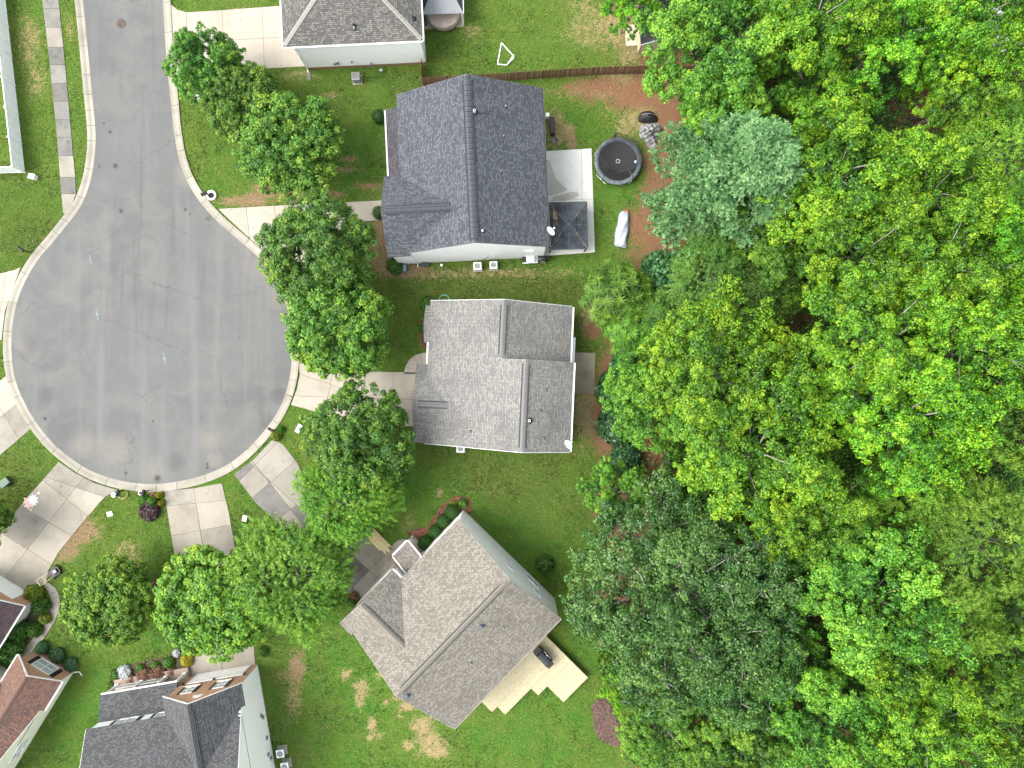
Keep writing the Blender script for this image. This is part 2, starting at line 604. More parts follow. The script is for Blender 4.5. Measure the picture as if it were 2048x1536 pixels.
    # mower stripes
    w1 = t.n('ShaderNodeTexWave', bands_direction='Y')
    t.l(pos, w1.inputs['Vector'])
    w1.inputs['Scale'].default_value = 0.36
    w1.inputs['Distortion'].default_value = 0.8
    g = t.mix(t.math('MULTIPLY', t.math('MULTIPLY', w1.outputs['Fac'], t.attr('mow')), 0.32), g, (0.105, 0.105, 0.028))
    w2 = t.n('ShaderNodeTexWave', bands_direction='Y')
    mp = t.n('ShaderNodeMapping')
    mp.inputs['Rotation'].default_value = (0, 0, R(27))
    t.l(pos, mp.inputs['Vector'])
    t.l(mp.outputs[0], w2.inputs['Vector'])
    w2.inputs['Scale'].default_value = 0.42
    w2.inputs['Distortion'].default_value = 0.6
    g = t.mix(t.math('MULTIPLY', t.math('MULTIPLY', w2.outputs['Fac'], t.attr('mow_slant')), 0.30), g, (0.135, 0.118, 0.04))
    # blades: dark gaps and pale tips
    g = t.mix(t.ss(n3, 0.38, 0.62, 0.7, 0), g, (0.020, 0.044, 0.006))
    g = t.mix(t.ss(n4, 0.48, 0.72, 0, 0.6), g, (0.165, 0.225, 0.048))
    def mask(a, lo=0.30, hi=0.78, k=1.5):
        s = t.math('ADD', t.attr(a), t.math('MULTIPLY', t.math('SUBTRACT', n2, 0.5), k))
        s = t.math('ADD', s, t.math('MULTIPLY', t.math('SUBTRACT', n3, 0.5), 1.3))
        return t.ss(s, lo, hi)
    straw = t.mix(t.ss(n3, 0.35, 0.65), (0.20, 0.140, 0.070), (0.33, 0.25, 0.135))
    g = t.mix(t.math('MULTIPLY', mask('dry'), 0.88), g, straw)
    soil = t.mix(t.ss(n3, 0.35, 0.68), (0.145, 0.083, 0.050), (0.27, 0.185, 0.115))
    g = t.mix(t.math('MULTIPLY', mask('dirt'), 0.9), g, soil)
    lit = t.mix(t.ss(n3, 0.32, 0.68), (0.105, 0.050, 0.028), (0.225, 0.125, 0.070))
    lit = t.mix(t.ss(n2, 0.5, 0.75, 0, 0.6), lit, (0.155, 0.105, 0.055))
    g = t.mix(mask('litter', 0.25, 0.75), g, lit)
    hh = t.math('ADD', n3, t.math('MULTIPLY', n4, 0.6))
    t.bump(hh, 0.9, 0.06)
    me.materials.append(t.done(g, 0.95, 0, 0.15))
    o = bpy.data.objects.new('ground', me)
    col.objects.link(o)
    tag(o, 'patchy green lawn and bare brown woodland floor', None, None, 'structure')
    return o


ground()

# ------------------------------------------------------------------ road
def catmull(pts, step=0.5, closed=False):
    pts = [Vector((p[0], p[1], 0)) for p in pts]
    out = []
    n = len(pts)
    for i in range(n if closed else n - 1):
        if closed:
            p0, p1, p2, p3 = (pts[(i + k - 1) % n] for k in range(4))
        else:
            p0, p1, p2, p3 = pts[max(i - 1, 0)], pts[i], pts[i + 1], pts[min(i + 2, n - 1)]
        m = max(1, int((p2 - p1).length / step))
        for k in range(m):
            t = k / m
            out.append(0.5 * ((2 * p1) + (p2 - p0) * t + (2 * p0 - 5 * p1 + 4 * p2 - p3) * t * t + (3 * p1 - p0 - 3 * p2 + p3) * t ** 3))
    if not closed:
        out.append(pts[-1])
    return out


ROAD_PX = [(147, -160), (156, -80), (166, 0), (172, 60), (178, 120), (184, 185), (190, 245), (191.5, 285), (188, 325), (180, 366), (163, 410), (134, 450), (103, 488),
           (76, 520), (52, 560), (35, 602), (26, 645), (23, 690), (26, 735), (36, 775), (53, 812), (75, 848), (102, 882), (136, 912), (175, 938), (217, 955),
           (262, 965), (312, 968), (360, 962), (405, 951), (450, 932), (490, 903), (525, 866), (553, 828), (571, 788), (581, 745), (584, 700), (581, 650), (571, 605),
           (551, 560), (522, 520), (482, 484), (436, 444), (400, 404), (374, 362), (358, 318), (348, 262), (342, 200), (335, 140), (330, 70), (326, 0), (321, -80), (316, -160)]
ROAD = catmull([P(*p)[:2] for p in ROAD_PX], 0.6)


def road_material():
    t = NT('asphalt')
    geo = t.n('ShaderNodeNewGeometry')
    pos = geo.outputs['Position']
    n0 = t.noise(0.07, 4, 0.55, pos, 0.6)
    n1 = t.noise(0.30, 6, 0.62, pos, 0.8)
    n2 = t.noise(1.6, 5, 0.65, pos)
    n4 = t.noise(55, 2, 0.7, pos)
    c = t.mix(t.ss(n1, 0.33, 0.70), (0.094, 0.096, 0.096), (0.127, 0.126, 0.123))
    c = t.mix(t.ss(n0, 0.40, 0.66, 0, 0.6), c, (0.115, 0.117, 0.116))
    c = t.mix(t.ss(n2, 0.52, 0.80, 0, 0.5), c, (0.081, 0.081, 0.080))
    # wheel paths run up the road
    st = t.noise(1.0, 3, 0.5, t.scaled(pos, (0.55, 0.035, 1)))
    c = t.mix(t.ss(st, 0.50, 0.68, 0, 0.55), c, (0.144, 0.142, 0.141))
    st2 = t.noise(1.0, 4, 0.6, t.scaled(pos, (0.9, 0.06, 1)), 0.4)
    c = t.mix(t.ss(st2, 0.55, 0.72, 0, 0.5), c, (0.078, 0.080, 0.079))

    def blob(px, py, r, w=0.5):
        q = P(px, py)
        nd = t.n('ShaderNodeVectorMath', operation='DISTANCE')
        t.l(pos, nd.inputs[0])
        nd.inputs[1].default_value = q
        d = t.math('ADD', nd.outputs['Value'], t.math('MULTIPLY', t.math('SUBTRACT', n1, 0.5), r * 1.6 * w * 2))
        d = t.math('ADD', d, t.math('MULTIPLY', t.math('SUBTRACT', n2, 0.5), r * 0.9))
        return t.ss(d, r * 0.1, r * 1.25, 1, 0)
    for b in [(515, 470, 2.3), (545, 530, 2.6), (480, 455, 1.5), (560, 590, 1.6), (375, 350, 1.3), (230, 905, 2.0), (420, 880, 1.6), (165, 890, 1.6), (45, 690, 1.2), (300, 940, 1.6), (430, 920, 1.0)]:
        c = t.mix(t.math('MULTIPLY', blob(*b), 0.55), c, (0.187, 0.173, 0.147))
    for b in [(545, 850, 1.4), (555, 790, 1.1), (60, 690, 1.6), (130, 860, 1.6), (355, 925, 1.1), (95, 790, 1.0)]:
        c = t.mix(t.math('MULTIPLY', blob(*b), 0.55), c, (0.072, 0.072, 0.073))
    for b in [(242, 422, 0.28), (371, 419, 0.18), (380, 428, 0.13), (208, 246, 0.14), (220, 264, 0.22), (315, 957, 0.42), (90, 837, 0.25), (415, 935, 0.2), (252, 946, 0.2), (231, 332, 0.3), (199, 333, 0.14), (306, 842, 0.15), (479, 675, 0.10), (415, 928, 0.16)]:
        c = t.mix(t.math('MULTIPLY', blob(*b, 0.12), 0.85), c, (0.022, 0.022, 0.021))
    c = t.mix(t.math('MULTIPLY', blob(417, 437, 0.35, 0.2), 0.8), c, (0.076, 0.063, 0.040))
    # cracks
    vo = t.n('ShaderNodeTexVoronoi', feature='DISTANCE_TO_EDGE')
    vo.inputs['Scale'].default_value = 0.105
    wv = t.n('ShaderNodeVectorMath', operation='ADD')
    nc = t.n('ShaderNodeTexNoise')
    nc.inputs['Scale'].default_value = 0.9
    nc.inputs['Detail'].default_value = 5
    t.l(pos, nc.inputs['Vector'])
    t.l(nc.outputs['Color'], wv.inputs[0])
    t.l(pos, wv.inputs[1])
    t.l(wv.outputs[0], vo.inputs['Vector'])
    cr = t.ss(vo.outputs['Distance'], 0.0015, 0.006, 1, 0)
    gate = t.ss(t.noise(0.13, 3, 0.5, pos), 0.44, 0.56)
    c = t.mix(t.math('MULTIPLY', t.math('MULTIPLY', cr, gate), 0.30), c, (0.038, 0.038, 0.038))
    c = t.mix(t.ss(n4, 0.35, 0.75, 0, 0.3), c, (0.055, 0.055, 0.057))
    t.bump(n4, 0.25, 0.01)
    return t.done(c, 0.9, 0, 0.3)


ASPH = road_material()
mb = MB()
mb.face([(p.x, p.y, 0.012) for p in reversed(ROAD)])
road = mb.build('road', ASPH)
tag(road, 'weathered grey asphalt street ending in a round turning circle', None, None, 'structure')

# kerb: separate cast sections between joints
kerb = MB()
kerb.face([(p.x, p.y, 0.004) for p in reversed([q for q in ROAD])])
kerb_root = bpy.data.objects.new('kerb', None)
col.objects.link(kerb_root)
tag(kerb_root, 'pale concrete rolled kerb around the street and turning circle', None, None, 'structure')
KERBW = 0.78


def offset_line(pts, d):
    out = []
    for i, p in enumerate(pts):
        a = pts[max(i - 1, 0)]
        b = pts[min(i + 1, len(pts) - 1)]
        t = (b - a).normalized()
        out.append(p + Vector((t.y, -t.x, 0)) * d)
    return out


# ROAD runs down the west edge, round the circle and back up the east edge: outward = right-hand side
KIN = ROAD
lens = [0.0]
for a, b in zip(KIN, KIN[1:]):
    lens.append(lens[-1] + (b - a).length)


def along(s):
    s = max(0, min(s, lens[-1] - 1e-6))
    i = int(np.searchsorted(lens, s, 'right')) - 1
    i = min(i, len(KIN) - 2)
    f = (s - lens[i]) / (lens[i + 1] - lens[i])
    p = KIN[i].lerp(KIN[i + 1], f)
    a, b = KIN[max(i - 1, 0)], KIN[min(i + 2, len(KIN) - 1)]
    t = (b - a).normalized()
    return p, Vector((t.y, -t.x, 0))


rng = random.Random(4)
s = 0.3
first_out = along(5)[0] + along(5)[1]
sgn = 1.0 if first_out.x < along(5)[0].x else -1.0
while s < lens[-1] - 0.6:
    L = rng.choice([1.55, 2.0, 2.9, 2.9, 3.05, 3.0])
    e = min(s + L, lens[-1] - 0.05)
    m = max(2, int((e - s) / 0.45))
    prof = [(0.0, 0.0), (0.0, 0.02), (0.30, 0.025), (0.46, 0.085), (0.60, 0.115), (KERBW, 0.12), (KERBW, -0.02)]
    mb = MB()
    g = 0.018
    rings = []
    for k in range(m + 1):
        p, nrm = along(s + g + (e - s - 2 * g) * k / m)
        rings.append([p + nrm * (sgn * d) + Vector((0, 0, z)) for d, z in prof])
    base = 0
    for r in rings:
        mb.v += [tuple(q) for q in r]
    w = len(prof)
    for k in range(m):
        for j in range(w - 1):
            q = (k * w + j, k * w + j + 1, (k + 1) * w + j + 1, (k + 1) * w + j)
            mb.f.append(q if sgn < 0 else q[::-1])
            mb.uv.append(None)
            mb.mi.append(0)
    for k in (0, m):
        mb.f.append(tuple(range(k * w, k * w + w)))
        mb.uv.append(None)
        mb.mi.append(0)
    mb.build('kerb_section', CONC_KERB, kerb_root)
    s = e
# dark joint bed under the kerb
mb = MB()
for k in range(len(KIN) - 1):
    p, n1_ = along(lens[k] + 1e-4)
    q, n2_ = along(lens[k + 1] - 1e-4)
    mb.face([p, q, q + n2_ * sgn * (KERBW - 0.02), p + n1_ * sgn * (KERBW - 0.02)])
for i, v in enumerate(mb.v):
    mb.v[i] = (v[0], v[1], 0.006)
mb.build('joint_bed', JOINT, kerb_root)


# ------------------------------------------------------------------ slabs
def cut(poly, p, d):
    """split polygon by the line through p along d"""
    nx_, ny_ = -d[1], d[0]
    A, B = [], []
    m = len(poly)
    for i in range(m):
        a, b = poly[i], poly[(i + 1) % m]
        sa = (a[0] - p[0]) * nx_ + (a[1] - p[1]) * ny_
        sb = (b[0] - p[0]) * nx_ + (b[1] - p[1]) * ny_
        (A if sa >= 0 else B).append(a)
        if (sa >= 0) != (sb >= 0):
            t = sa / (sa - sb)
            x = (a[0] + (b[0] - a[0]) * t, a[1] + (b[1] - a[1]) * t)
            A.append(x)
            B.append(x)
    return [q for q in (A, B) if len(q) >= 3 and abs(area(q)) > 0.02]


def area(q):
    return 0.5 * sum(q[i][0] * q[(i + 1) % len(q)][1] - q[(i + 1) % len(q)][0] * q[i][1] for i in range(len(q)))


def slab_mesh(name, poly, z0, z1, gap, mat):
    if area(poly) < 0:
        poly = poly[::-1]
    bm = bmesh.new()
    vs = [bm.verts.new((p[0], p[1], z1)) for p in poly]
    try:
        f = bm.faces.new(vs)
    except ValueError:
        bm.free()
        return None
    bmesh.ops.remove_doubles(bm, verts=bm.verts, dist=0.004)
    fs = list(bm.faces)
    if not fs:
        bm.free()
        return None
    r = bmesh.ops.inset_individual(bm, faces=fs, thickness=gap, use_even_offset=True)
    rim = list(r['faces'])
    bmesh.ops.delete(bm, geom=rim, context='FACES')
    keep = [f for f in bm.faces]
    r = bmesh.ops.inset_individual(bm, faces=keep, thickness=0.014, depth=0.008, use_even_offset=True)
    ed = [e for e in bm.edges if e.is_boundary]
    r = bmesh.ops.extrude_edge_only(bm, edges=ed)
    for v in r['geom']:
        if isinstance(v, bmesh.types.BMVert):
            v.co.z = z0
    bmesh.ops.recalc_face_normals(bm, faces=bm.faces)
    me = bpy.data.meshes.new(name)
    bm.to_mesh(me)
    bm.free()
    me.materials.append(mat)
    return me


PAVED = []


def paving(name, label, poly_px, cuts_px, mat, smooth=False, gap=0.011, z=0.05, piece='concrete_slab', mats=None):
    """a paved surface split along cut lines; each slab is its own piece"""
    poly = [tuple(P(*p)[:2]) for p in poly_px]
    polys = [poly]
    for (a, b) in cuts_px:
        pa, pb = P(*a), P(*b)
        d = (pb - pa).normalized()
        polys = [q for s_ in polys for q in cut(s_, pa, d)]
    PAVED.append(poly)
    root = MB()
    root.prism(poly, -0.02, 0.008)
    o = root.build(name, JOINT)
    tag(o, label, None, None, 'structure')
    rg = random.Random(len(poly_px) * 7 + int(abs(poly[0][0] * 10)))
    for i, q in enumerate(polys):
        me = slab_mesh(piece, q, 0.01, z, gap, mat if mats is None else rg.choice(mats))
        if me:
            put(piece, me, o)
    return o


def arc_px(cx, cy, r, a0, a1, n=10):
    return [(cx + r * math.cos(R(a0 + (a1 - a0) * k / n)), cy + r * math.sin(R(a0 + (a1 - a0) * k / n))) for k in range(n + 1)]


# sidewalk beside the road, slab by slab
SWL = [(76, -60), (85, 0), (92, 60), (100, 130), (107, 200), (115, 280), (120, 350), (124, 400), (127, 428)]
SWR = [(110, -60), (118, 0), (125, 70), (133, 150), (139, 220), (146, 300), (151, 350), (154, 385), (138, 428)]
lx = lambda y: np.interp(y, [p[1] for p in SWL], [p[0] for p in SWL])
rx = lambda y: np.interp(y, [p[1] for p in SWR], [p[0] for p in SWR])
ysw = [-60, -20, 18, 55, 95, 130, 167, 203, 240, 275, 312, 355, 388, 428]
mb = MB()
mb.prism([tuple(P(*p)[:2]) for p in SWL] + [tuple(P(*p)[:2]) for p in reversed(SWR)], -0.02, 0.008)
swroot = mb.build('sidewalk', JOINT)
tag(swroot, 'stained concrete sidewalk running beside the street', None, None, 'structure')
swm = [CONC_GREY, CONC_ALGAE, CONC_ALGAE, CONC_GREY, CONC_ALGAE, CONC_ALGAE, CONC_ALGAE, CONC_STAIN, CONC_ALGAE, CONC_STAIN, CONC_GREY, CONC_STAIN, CONC_GREY]
for i in range(len(ysw) - 1):
    a, b = ysw[i], ysw[i + 1]
    q = [P(lx(a), a), P(rx(a), a), P(rx(b), b), P(lx(b), b)]
    me = slab_mesh('concrete_slab', [tuple(v[:2]) for v in q], 0.01, 0.055, 0.016, swm[i])
    put('concrete_slab', me, swroot)

paving('driveway', 'broad pale concrete driveway of the house at the top',
       [(341, 8), (356, 20), (374, 25), (440, 21), (560, 12), (640, 8), (640, 132), (560, 136), (490, 140), (420, 144), (352, 150)],
       [((372, 0), (379, 160)), ((444, 0), (450, 160)), ((348, 88), (640, 70)), ((524, 0), (530, 160))], CONC_PALE)
paving('driveway', 'pale concrete driveway leading to the slate-roofed house',
       [(437, 418), (520, 413), (640, 407), (800, 399), (800, 438), (730, 443), (690, 452), (655, 475), (630, 510), (610, 540), (584, 548), (560, 540), (533, 508), (492, 470), (455, 436)],
       [((493, 415), (500, 480)), ((548, 405), (562, 520)), ((500, 474), (700, 470)), ((618, 400), (628, 560)), ((690, 400), (694, 470)), ((463, 418), (452, 432))], CONC_PALE)
paving('driveway', 'concrete driveway and apron leading to the light grey house',
       [(596, 722), (625, 734), (659, 741), (740, 743), (850, 745), (850, 852), (805, 853), (760, 852), (690, 842), (612, 818), (582, 810), (594, 778), (600, 748)],
       [((668, 735), (645, 850)), ((731, 735), (722, 860)), ((787, 740), (785, 860)), ((690, 795), (850, 800)), ((600, 748), (690, 778))], CONC_PALE)
paving('driveway', 'stained concrete driveway leading to the beige-roofed house',
       [(468, 948), (508, 918), (546, 878), (566, 888), (594, 924), (622, 985), (660, 1032), (700, 1056), (745, 1070), (812, 1120), (745, 1190), (712, 1196), (690, 1178), (640, 1120), (560, 1048), (512, 1006)],
       [((485, 955), (545, 895)), ((512, 930), (575, 1010)), ((500, 1000), (610, 905)), ((545, 1045), (650, 970)), ((600, 1080), (690, 1010)), ((640, 1130), (750, 1030)), ((700, 1180), (800, 1080)), ((560, 980), (760, 1160))],
       CONC, mats=[CONC_GREY, CONC_STAIN, CONC_GREY])
paving('driveway', 'straight concrete driveway leading to the brick-fronted house',
       [(328, 982), (390, 976), (444, 966), (458, 1024), (468, 1080), (488, 1190), (507, 1276), (511, 1332), (384, 1356), (362, 1350), (388, 1300), (372, 1210), (352, 1124)],
       [((385, 960), (407, 1100)), ((407, 1095), (447, 1345)), ((330, 1012), (460, 1000)), ((340, 1072), (470, 1048)), ((350, 1140), (490, 1110)), ((360, 1210), (500, 1180)), ((370, 1290), (510, 1262))], CONC, mats=[CONC, CONC_GREY])
paving('driveway', 'wide angled concrete driveway leading to the red-roofed house',
       [(118, 923), (150, 945), (190, 966), (236, 980), (212, 993), (201, 1004), (161, 1051), (118, 1104), (98, 1140), (92, 1168), (60, 1176), (44, 1184), (0, 1156), (-60, 1120), (0, 1066), (17, 1043), (56, 993), (85, 961)],
       [((172, 950), (8, 1158)), ((95, 955), (210, 994)), ((60, 1022), (144, 1072)), ((20, 1075), (100, 1127)), ((88, 962), (130, 995))], CONC, mats=[CONC, CONC_GREY, CONC])
paving('driveway', 'short concrete driveway meeting the kerb near the dark mailbox',
       [(-60, 552), (0, 547), (30, 540), (42, 534), (22, 590), (11, 622), (6, 660), (4, 680), (-60, 690)], [((-60, 604), (20, 604)), ((14, 540), (2, 620))], CONC_PALE)
paving('driveway', 'short concrete driveway in the far left middle below the sandy kerb',
       [(-60, 800), (0, 762), (12, 752), (24, 790), (40, 822), (62, 858), (0, 911), (-60, 950)], [((-20, 780), (40, 880)), ((0, 835), (34, 808))], CONC, mats=[CONC_PALE, CONC_GREY])
# garden walks and patios
paving('front_walk', 'curved concrete walk in front of the light grey house',
       [(808, 748), (810, 735), (818, 720), (832, 709), (850, 705), (870, 705), (870, 748)], [((810, 733), (850, 748)), ((826, 712), (850, 748)), ((840, 705), (850, 748))], CONC_PALE)
paving('front_walk', 'winding narrow concrete walk beside the yellow shrub and red-roofed house',
       [(82, 1164), (100, 1166), (112, 1176), (119, 1190), (121, 1206), (118, 1224), (110, 1242), (98, 1262), (86, 1280), (72, 1292), (60, 1310), (30, 1330), (20, 1330), (42, 1303), (60, 1284), (76, 1264), (90, 1244), (98, 1222), (101, 1206), (102, 1194), (96, 1182)],
       [((100, 1187), (122, 1180)), ((100, 1206), (124, 1204)), ((95, 1222), (120, 1230)), ((90, 1240), (112, 1250)), ((78, 1262), (95, 1276)), ((60, 1282), (82, 1296))], CONC_GREY)
paving('front_walk', 'rounded concrete landing by the small porch of the beige-roofed house',
       [(782, 1096), (788, 1086), (797, 1080), (808, 1078), (816, 1082), (830, 1100), (812, 1124)], [], CONC_GREY)
white_patio = paving('patio', 'white concrete patio behind the slate-roofed house',
       [(1080, 303), (1183, 297), (1190, 505), (1060, 514)], [((1163, 290), (1166, 520)), ((1080, 402), (1190, 398))], concrete('concrete_white', (0.52, 0.515, 0.49), (0.46, 0.45, 0.415), 0.04))
paving('patio', 'weathered square concrete patio behind the light grey house',
       [(1130, 704), (1191, 706), (1188, 787), (1130, 787)], [], concrete('concrete_mossy', (0.225, 0.20, 0.148), (0.125, 0.112, 0.078), 0.03, 0.7))

# ------------------------------------------------------------------ house kit
def slope(root, bl, br, tr, tl, mat, name='roof_slope', row=0.29, thick=0.14, mats=None):
    """one roof plane: stepped shingle courses over a slab"""
    bl, br, tr, tl = (Vector(p) for p in (bl, br, tr, tl))
    ux = (br - bl).normalized()
    n = (br - bl).cross(tl - bl)
    if n.length < 1e-6:
        n = (br - bl).cross(tr - bl)
    n.normalize()
    if n.z < 0:
        bl, br, tr, tl = br, bl, tl, tr
        ux = -ux
        n = -n
    uy = n.cross(ux)
    H_ = (tl - bl).dot(uy)
    k = max(1, int(round(H_ / row)))
    mb = MB()
    uvf = lambda p: ((p - bl).dot(ux) + 40, (p - bl).dot(uy) + 40)
    for i in range(k):
        a0, b0 = bl.lerp(tl, i / k), br.lerp(tr, i / k)
        a1, b1 = bl.lerp(tl, (i + 1) / k), br.lerp(tr, (i + 1) / k)
        lift = n * 0.022
        q = [a0 + lift, b0 + lift, b1, a1]
        if (b1 - a1).length < 1e-4:
            q = q[:3]
        mb.face(q, [uvf(p) for p in q])
        if (b0 - a0).length > 1e-4:
            q2 = [a0, b0, b0 + lift, a0 + lift]
            mb.face(q2, [uvf(p) for p in q2])
    dn = n * -thick
    pts = [bl, br, tr, tl] if (tr - tl).length > 1e-4 else [bl, br, tr]
    low = [p + dn for p in pts]
    mb.face(low[::-1], [uvf(p) for p in low[::-1]])
    for i in range(len(pts)):
        j = (i + 1) % len(pts)
        q = [pts[j], pts[i], low[i], low[j]]
        mb.face(q[::-1], [uvf(p) for p in q])
    return mb.build(name, mat, root)


def board(root, p, q, drop, out, thick, mat, name='fascia'):
    """a trim board hanging from the edge p-q; out = outward horizontal unit vector"""
    p, q, out = Vector(p), Vector(q), Vector(out)
    mb = MB()
    d = Vector((0, 0, -drop))
    a = [p, q, q + d, p + d]
    b = [v + out * thick for v in a]
    mb.face(b)
    mb.face(a[::-1])
    for i in range(4):
        j = (i + 1) % 4
        mb.face([a[i], a[j], b[j], b[i]])
    bm_fix = mb.build(name, mat, root)
    return bm_fix


def gutter(root, p, q, out, mat, name='gutter', hang=True, w=0.12):
    """open channel gutter with brackets along an eave"""
    p, q, out = Vector(p), Vector(q), Vector(out)
    mb = MB()
    prof = [(0.0, -0.02), (0.0, -0.12), (w * 0.8, -0.12), (w, -0.015), (w + 0.02, -0.015), (w * 0.85, -0.14), (-0.02, -0.14), (-0.02, -0.02)]
    A = [p + out * a + Vector((0, 0, b)) for a, b in prof]
    B = [q + out * a + Vector((0, 0, b)) for a, b in prof]
    m = len(prof)
    for i in range(m):
        j = (i + 1) % m
        mb.face([A[i], A[j], B[j], B[i]])
    mb.face(A[::-1])
    mb.face(B)
    o = mb.build(name, mat, root)
    if hang:
        L = (q - p).length
        k = int(L / 0.75)
        t = (q - p).normalized()
        bm = MB()
        M = Matrix((t, out, Vector((0, 0, 1)))).transposed()
        bm.box(-0.02, 0.02, -0.03, w + 0.03, -0.012, 0.004, M=M.to_4x4())
        me = bm.mesh('gutter_bracket', mat)
        for i in range(k):
            put('gutter_bracket', me, o, Matrix.Translation(p + t * ((i + 0.5) * L / k)))
    return o


def vwall(root, p0, p1, prof, mat, name='wall', thick=0.14):
    """wall standing on the line p0-p1 (outside on the right-hand side), prof = [(s, z)...] outline"""
    p0, p1 = Vector((p0[0], p0[1], 0)), Vector((p1[0], p1[1], 0))
    t = (p1 - p0).normalized()
    inn = Vector((-t.y, t.x, 0)) * thick
    F = [p0 + t * s_ + Vector((0, 0, z)) for s_, z in prof]
    B = [v + inn for v in F]
    mb = MB()
    mb.face(F, [(s_ + 30, z) for s_, z in prof])
    mb.face(B[::-1], [(s_ + 30, z) for s_, z in prof][::-1])
    for i in range(len(F)):
        j = (i + 1) % len(F)
        mb.face([F[j], F[i], B[i], B[j]], [(0, 0)] * 4)
    return mb.build(name, mat, root)


def wall_frame(p0, p1, s_, z):
    p0, p1 = Vector((p0[0], p0[1], 0)), Vector((p1[0], p1[1], 0))
    t = (p1 - p0).normalized()
    out = Vector((t.y, -t.x, 0))
    M = Matrix((t, out, Vector((0, 0, 1)))).transposed().to_4x4()
    M.translation = p0 + t * s_ + Vector((0, 0, z))
    return M


def window(root, p0, p1, s_, z, w, h, nx_=1, nz_=2, shutters=0.0, sill=None, glass=None, label=None):
    """window centred at s_ along the wall, bottom at z"""
    M = wall_frame(p0, p1, s_, z)
    f = MB()
    d = 0.07
    e = 0.07
    f.box(-w / 2 - e, -w / 2, 0.002, d, -e, h + e, M=M)
    f.box(w / 2, w / 2 + e, 0.002, d, -e, h + e, M=M)
    f.box(-w / 2, w / 2, 0.002, d, h, h + e, M=M)
    f.box(-w / 2, w / 2, 0.002, d, -e, 0, M=M)
    for i in range(1, nx_):
        x = -w / 2 + w * i / nx_
        f.box(x - 0.035, x + 0.035, 0.004, d - 0.01, 0, h, M=M)
    for i in range(1, nz_):
        zz = h * i / nz_
        f.box(-w / 2, w / 2, 0.006, d - 0.02, zz - 0.03, zz + 0.03, M=M)
    o = f.build('window', WHITE_TRIM, root)
    if label:
        o['label'] = label
    cw, ch = w / nx_, h / nz_
    for i in range(nx_):
        for j in range(nz_):
            g = MB()
            g.box(-w / 2 + cw * i + 0.03, -w / 2 + cw * (i + 1) - 0.03, 0.003, 0.025, ch * j + 0.025, ch * (j + 1) - 0.025, M=M)
            g.build('pane', glass or GLASS, o)
    if sill is not None:
        g = MB()
        g.box(-w / 2 - 0.25, w / 2 + 0.25, 0.002, 0.16, -e - 0.1, -e - 0.004, M=M)
        g.build('sill', sill, o)
    if shutters:
        for sgn_ in (-1, 1):
            g = MB()
            c = sgn_ * (w / 2 + e + 0.02 + shutters / 2)
            g.box(c - shutters / 2, c + shutters / 2, 0.003, 0.03, -e, h + e, M=M)
            for q in range(int(h / 0.13)):
                g.box(c - shutters / 2 + 0.04, c + shutters / 2 - 0.04, 0.03, 0.045, 0.02 + q * 0.13, 0.11 + q * 0.13, M=M)
            g.build('shutter', BLACK_PAINT, root)
    return o


def caps(root, p, q, pitch, width, dropl, mat, name='ridge_cap', lift=0.03, h=0.045, gapf=0.93):
    """overlapping cap shingles along a ridge or hip"""
    p, q = Vector(p), Vector(q)
    t = (q - p).normalized()
    side = t.cross(Vector((0, 0, 1))).normalized()
    up = side.cross(t).normalized()
    k = int((q - p).length / pitch)
    mb = MB()
    L = pitch * gapf
    w = width / 2
    dz = w * dropl
    uvq = lambda a, b: [(a, 0), (b, 0), (b, 0.2), (a, 0.2)]
    P0 = [(0, -w, -dz), (0, 0, 0), (0, w, -dz)]
    for (x0, x1, z0, z1) in ((0, L, h, h * 0.55),):
        a = [(x0, y, z + z0) for _, y, z in P0]
        b = [(x1, y, z + z1) for _, y, z in P0]
        al = [(x0, y, z - 0.02) for _, y, z in P0]
        bl = [(x1, y, z - 0.02) for _, y, z in P0]
        for i in (0, 1):
            mb.face([a[i], b[i], b[i + 1], a[i + 1]], uvq(0, L))
            mb.face([al[i], a[i], a[i + 1], al[i + 1]], uvq(0, L))
            mb.face([bl[i + 1], b[i + 1], b[i], bl[i]], uvq(0, L))
        mb.face([al[0], bl[0], b[0], a[0]], uvq(0, L))
        mb.face([a[2], b[2], bl[2], al[2]], uvq(0, L))
    me = mb.mesh(name, mat)
    me.validate()
    for i in range(k):
        M = Matrix((t, side, up)).transposed().to_4x4()
        M.translation = p + t * (pitch * i + 0.01) + up * lift
        put(name, me, root, M)


def vent_pipe(root, x, y, z, r=0.06, h=0.35, mat=None, name='vent_pipe', flash=True):
    mb = MB()
    mb.lathe([(r, -0.25), (r, h), (r * 0.7, h), (r * 0.7, h - 0.12)], 12, (x, y, z))
    if flash:
        mb.lathe([(r * 2.6, -0.12), (r * 2.3, 0.05), (r * 1.05, 0.10)], 12, (x, y, z), mi=1)
    return mb.build(name, [mat or GALV, BLACK], root, True)


def gable_z(x, x0, x1, ze, zr):
    m = (x0 + x1) / 2
    return zr - (zr - ze) * abs(x - m) / ((x1 - x0) / 2)


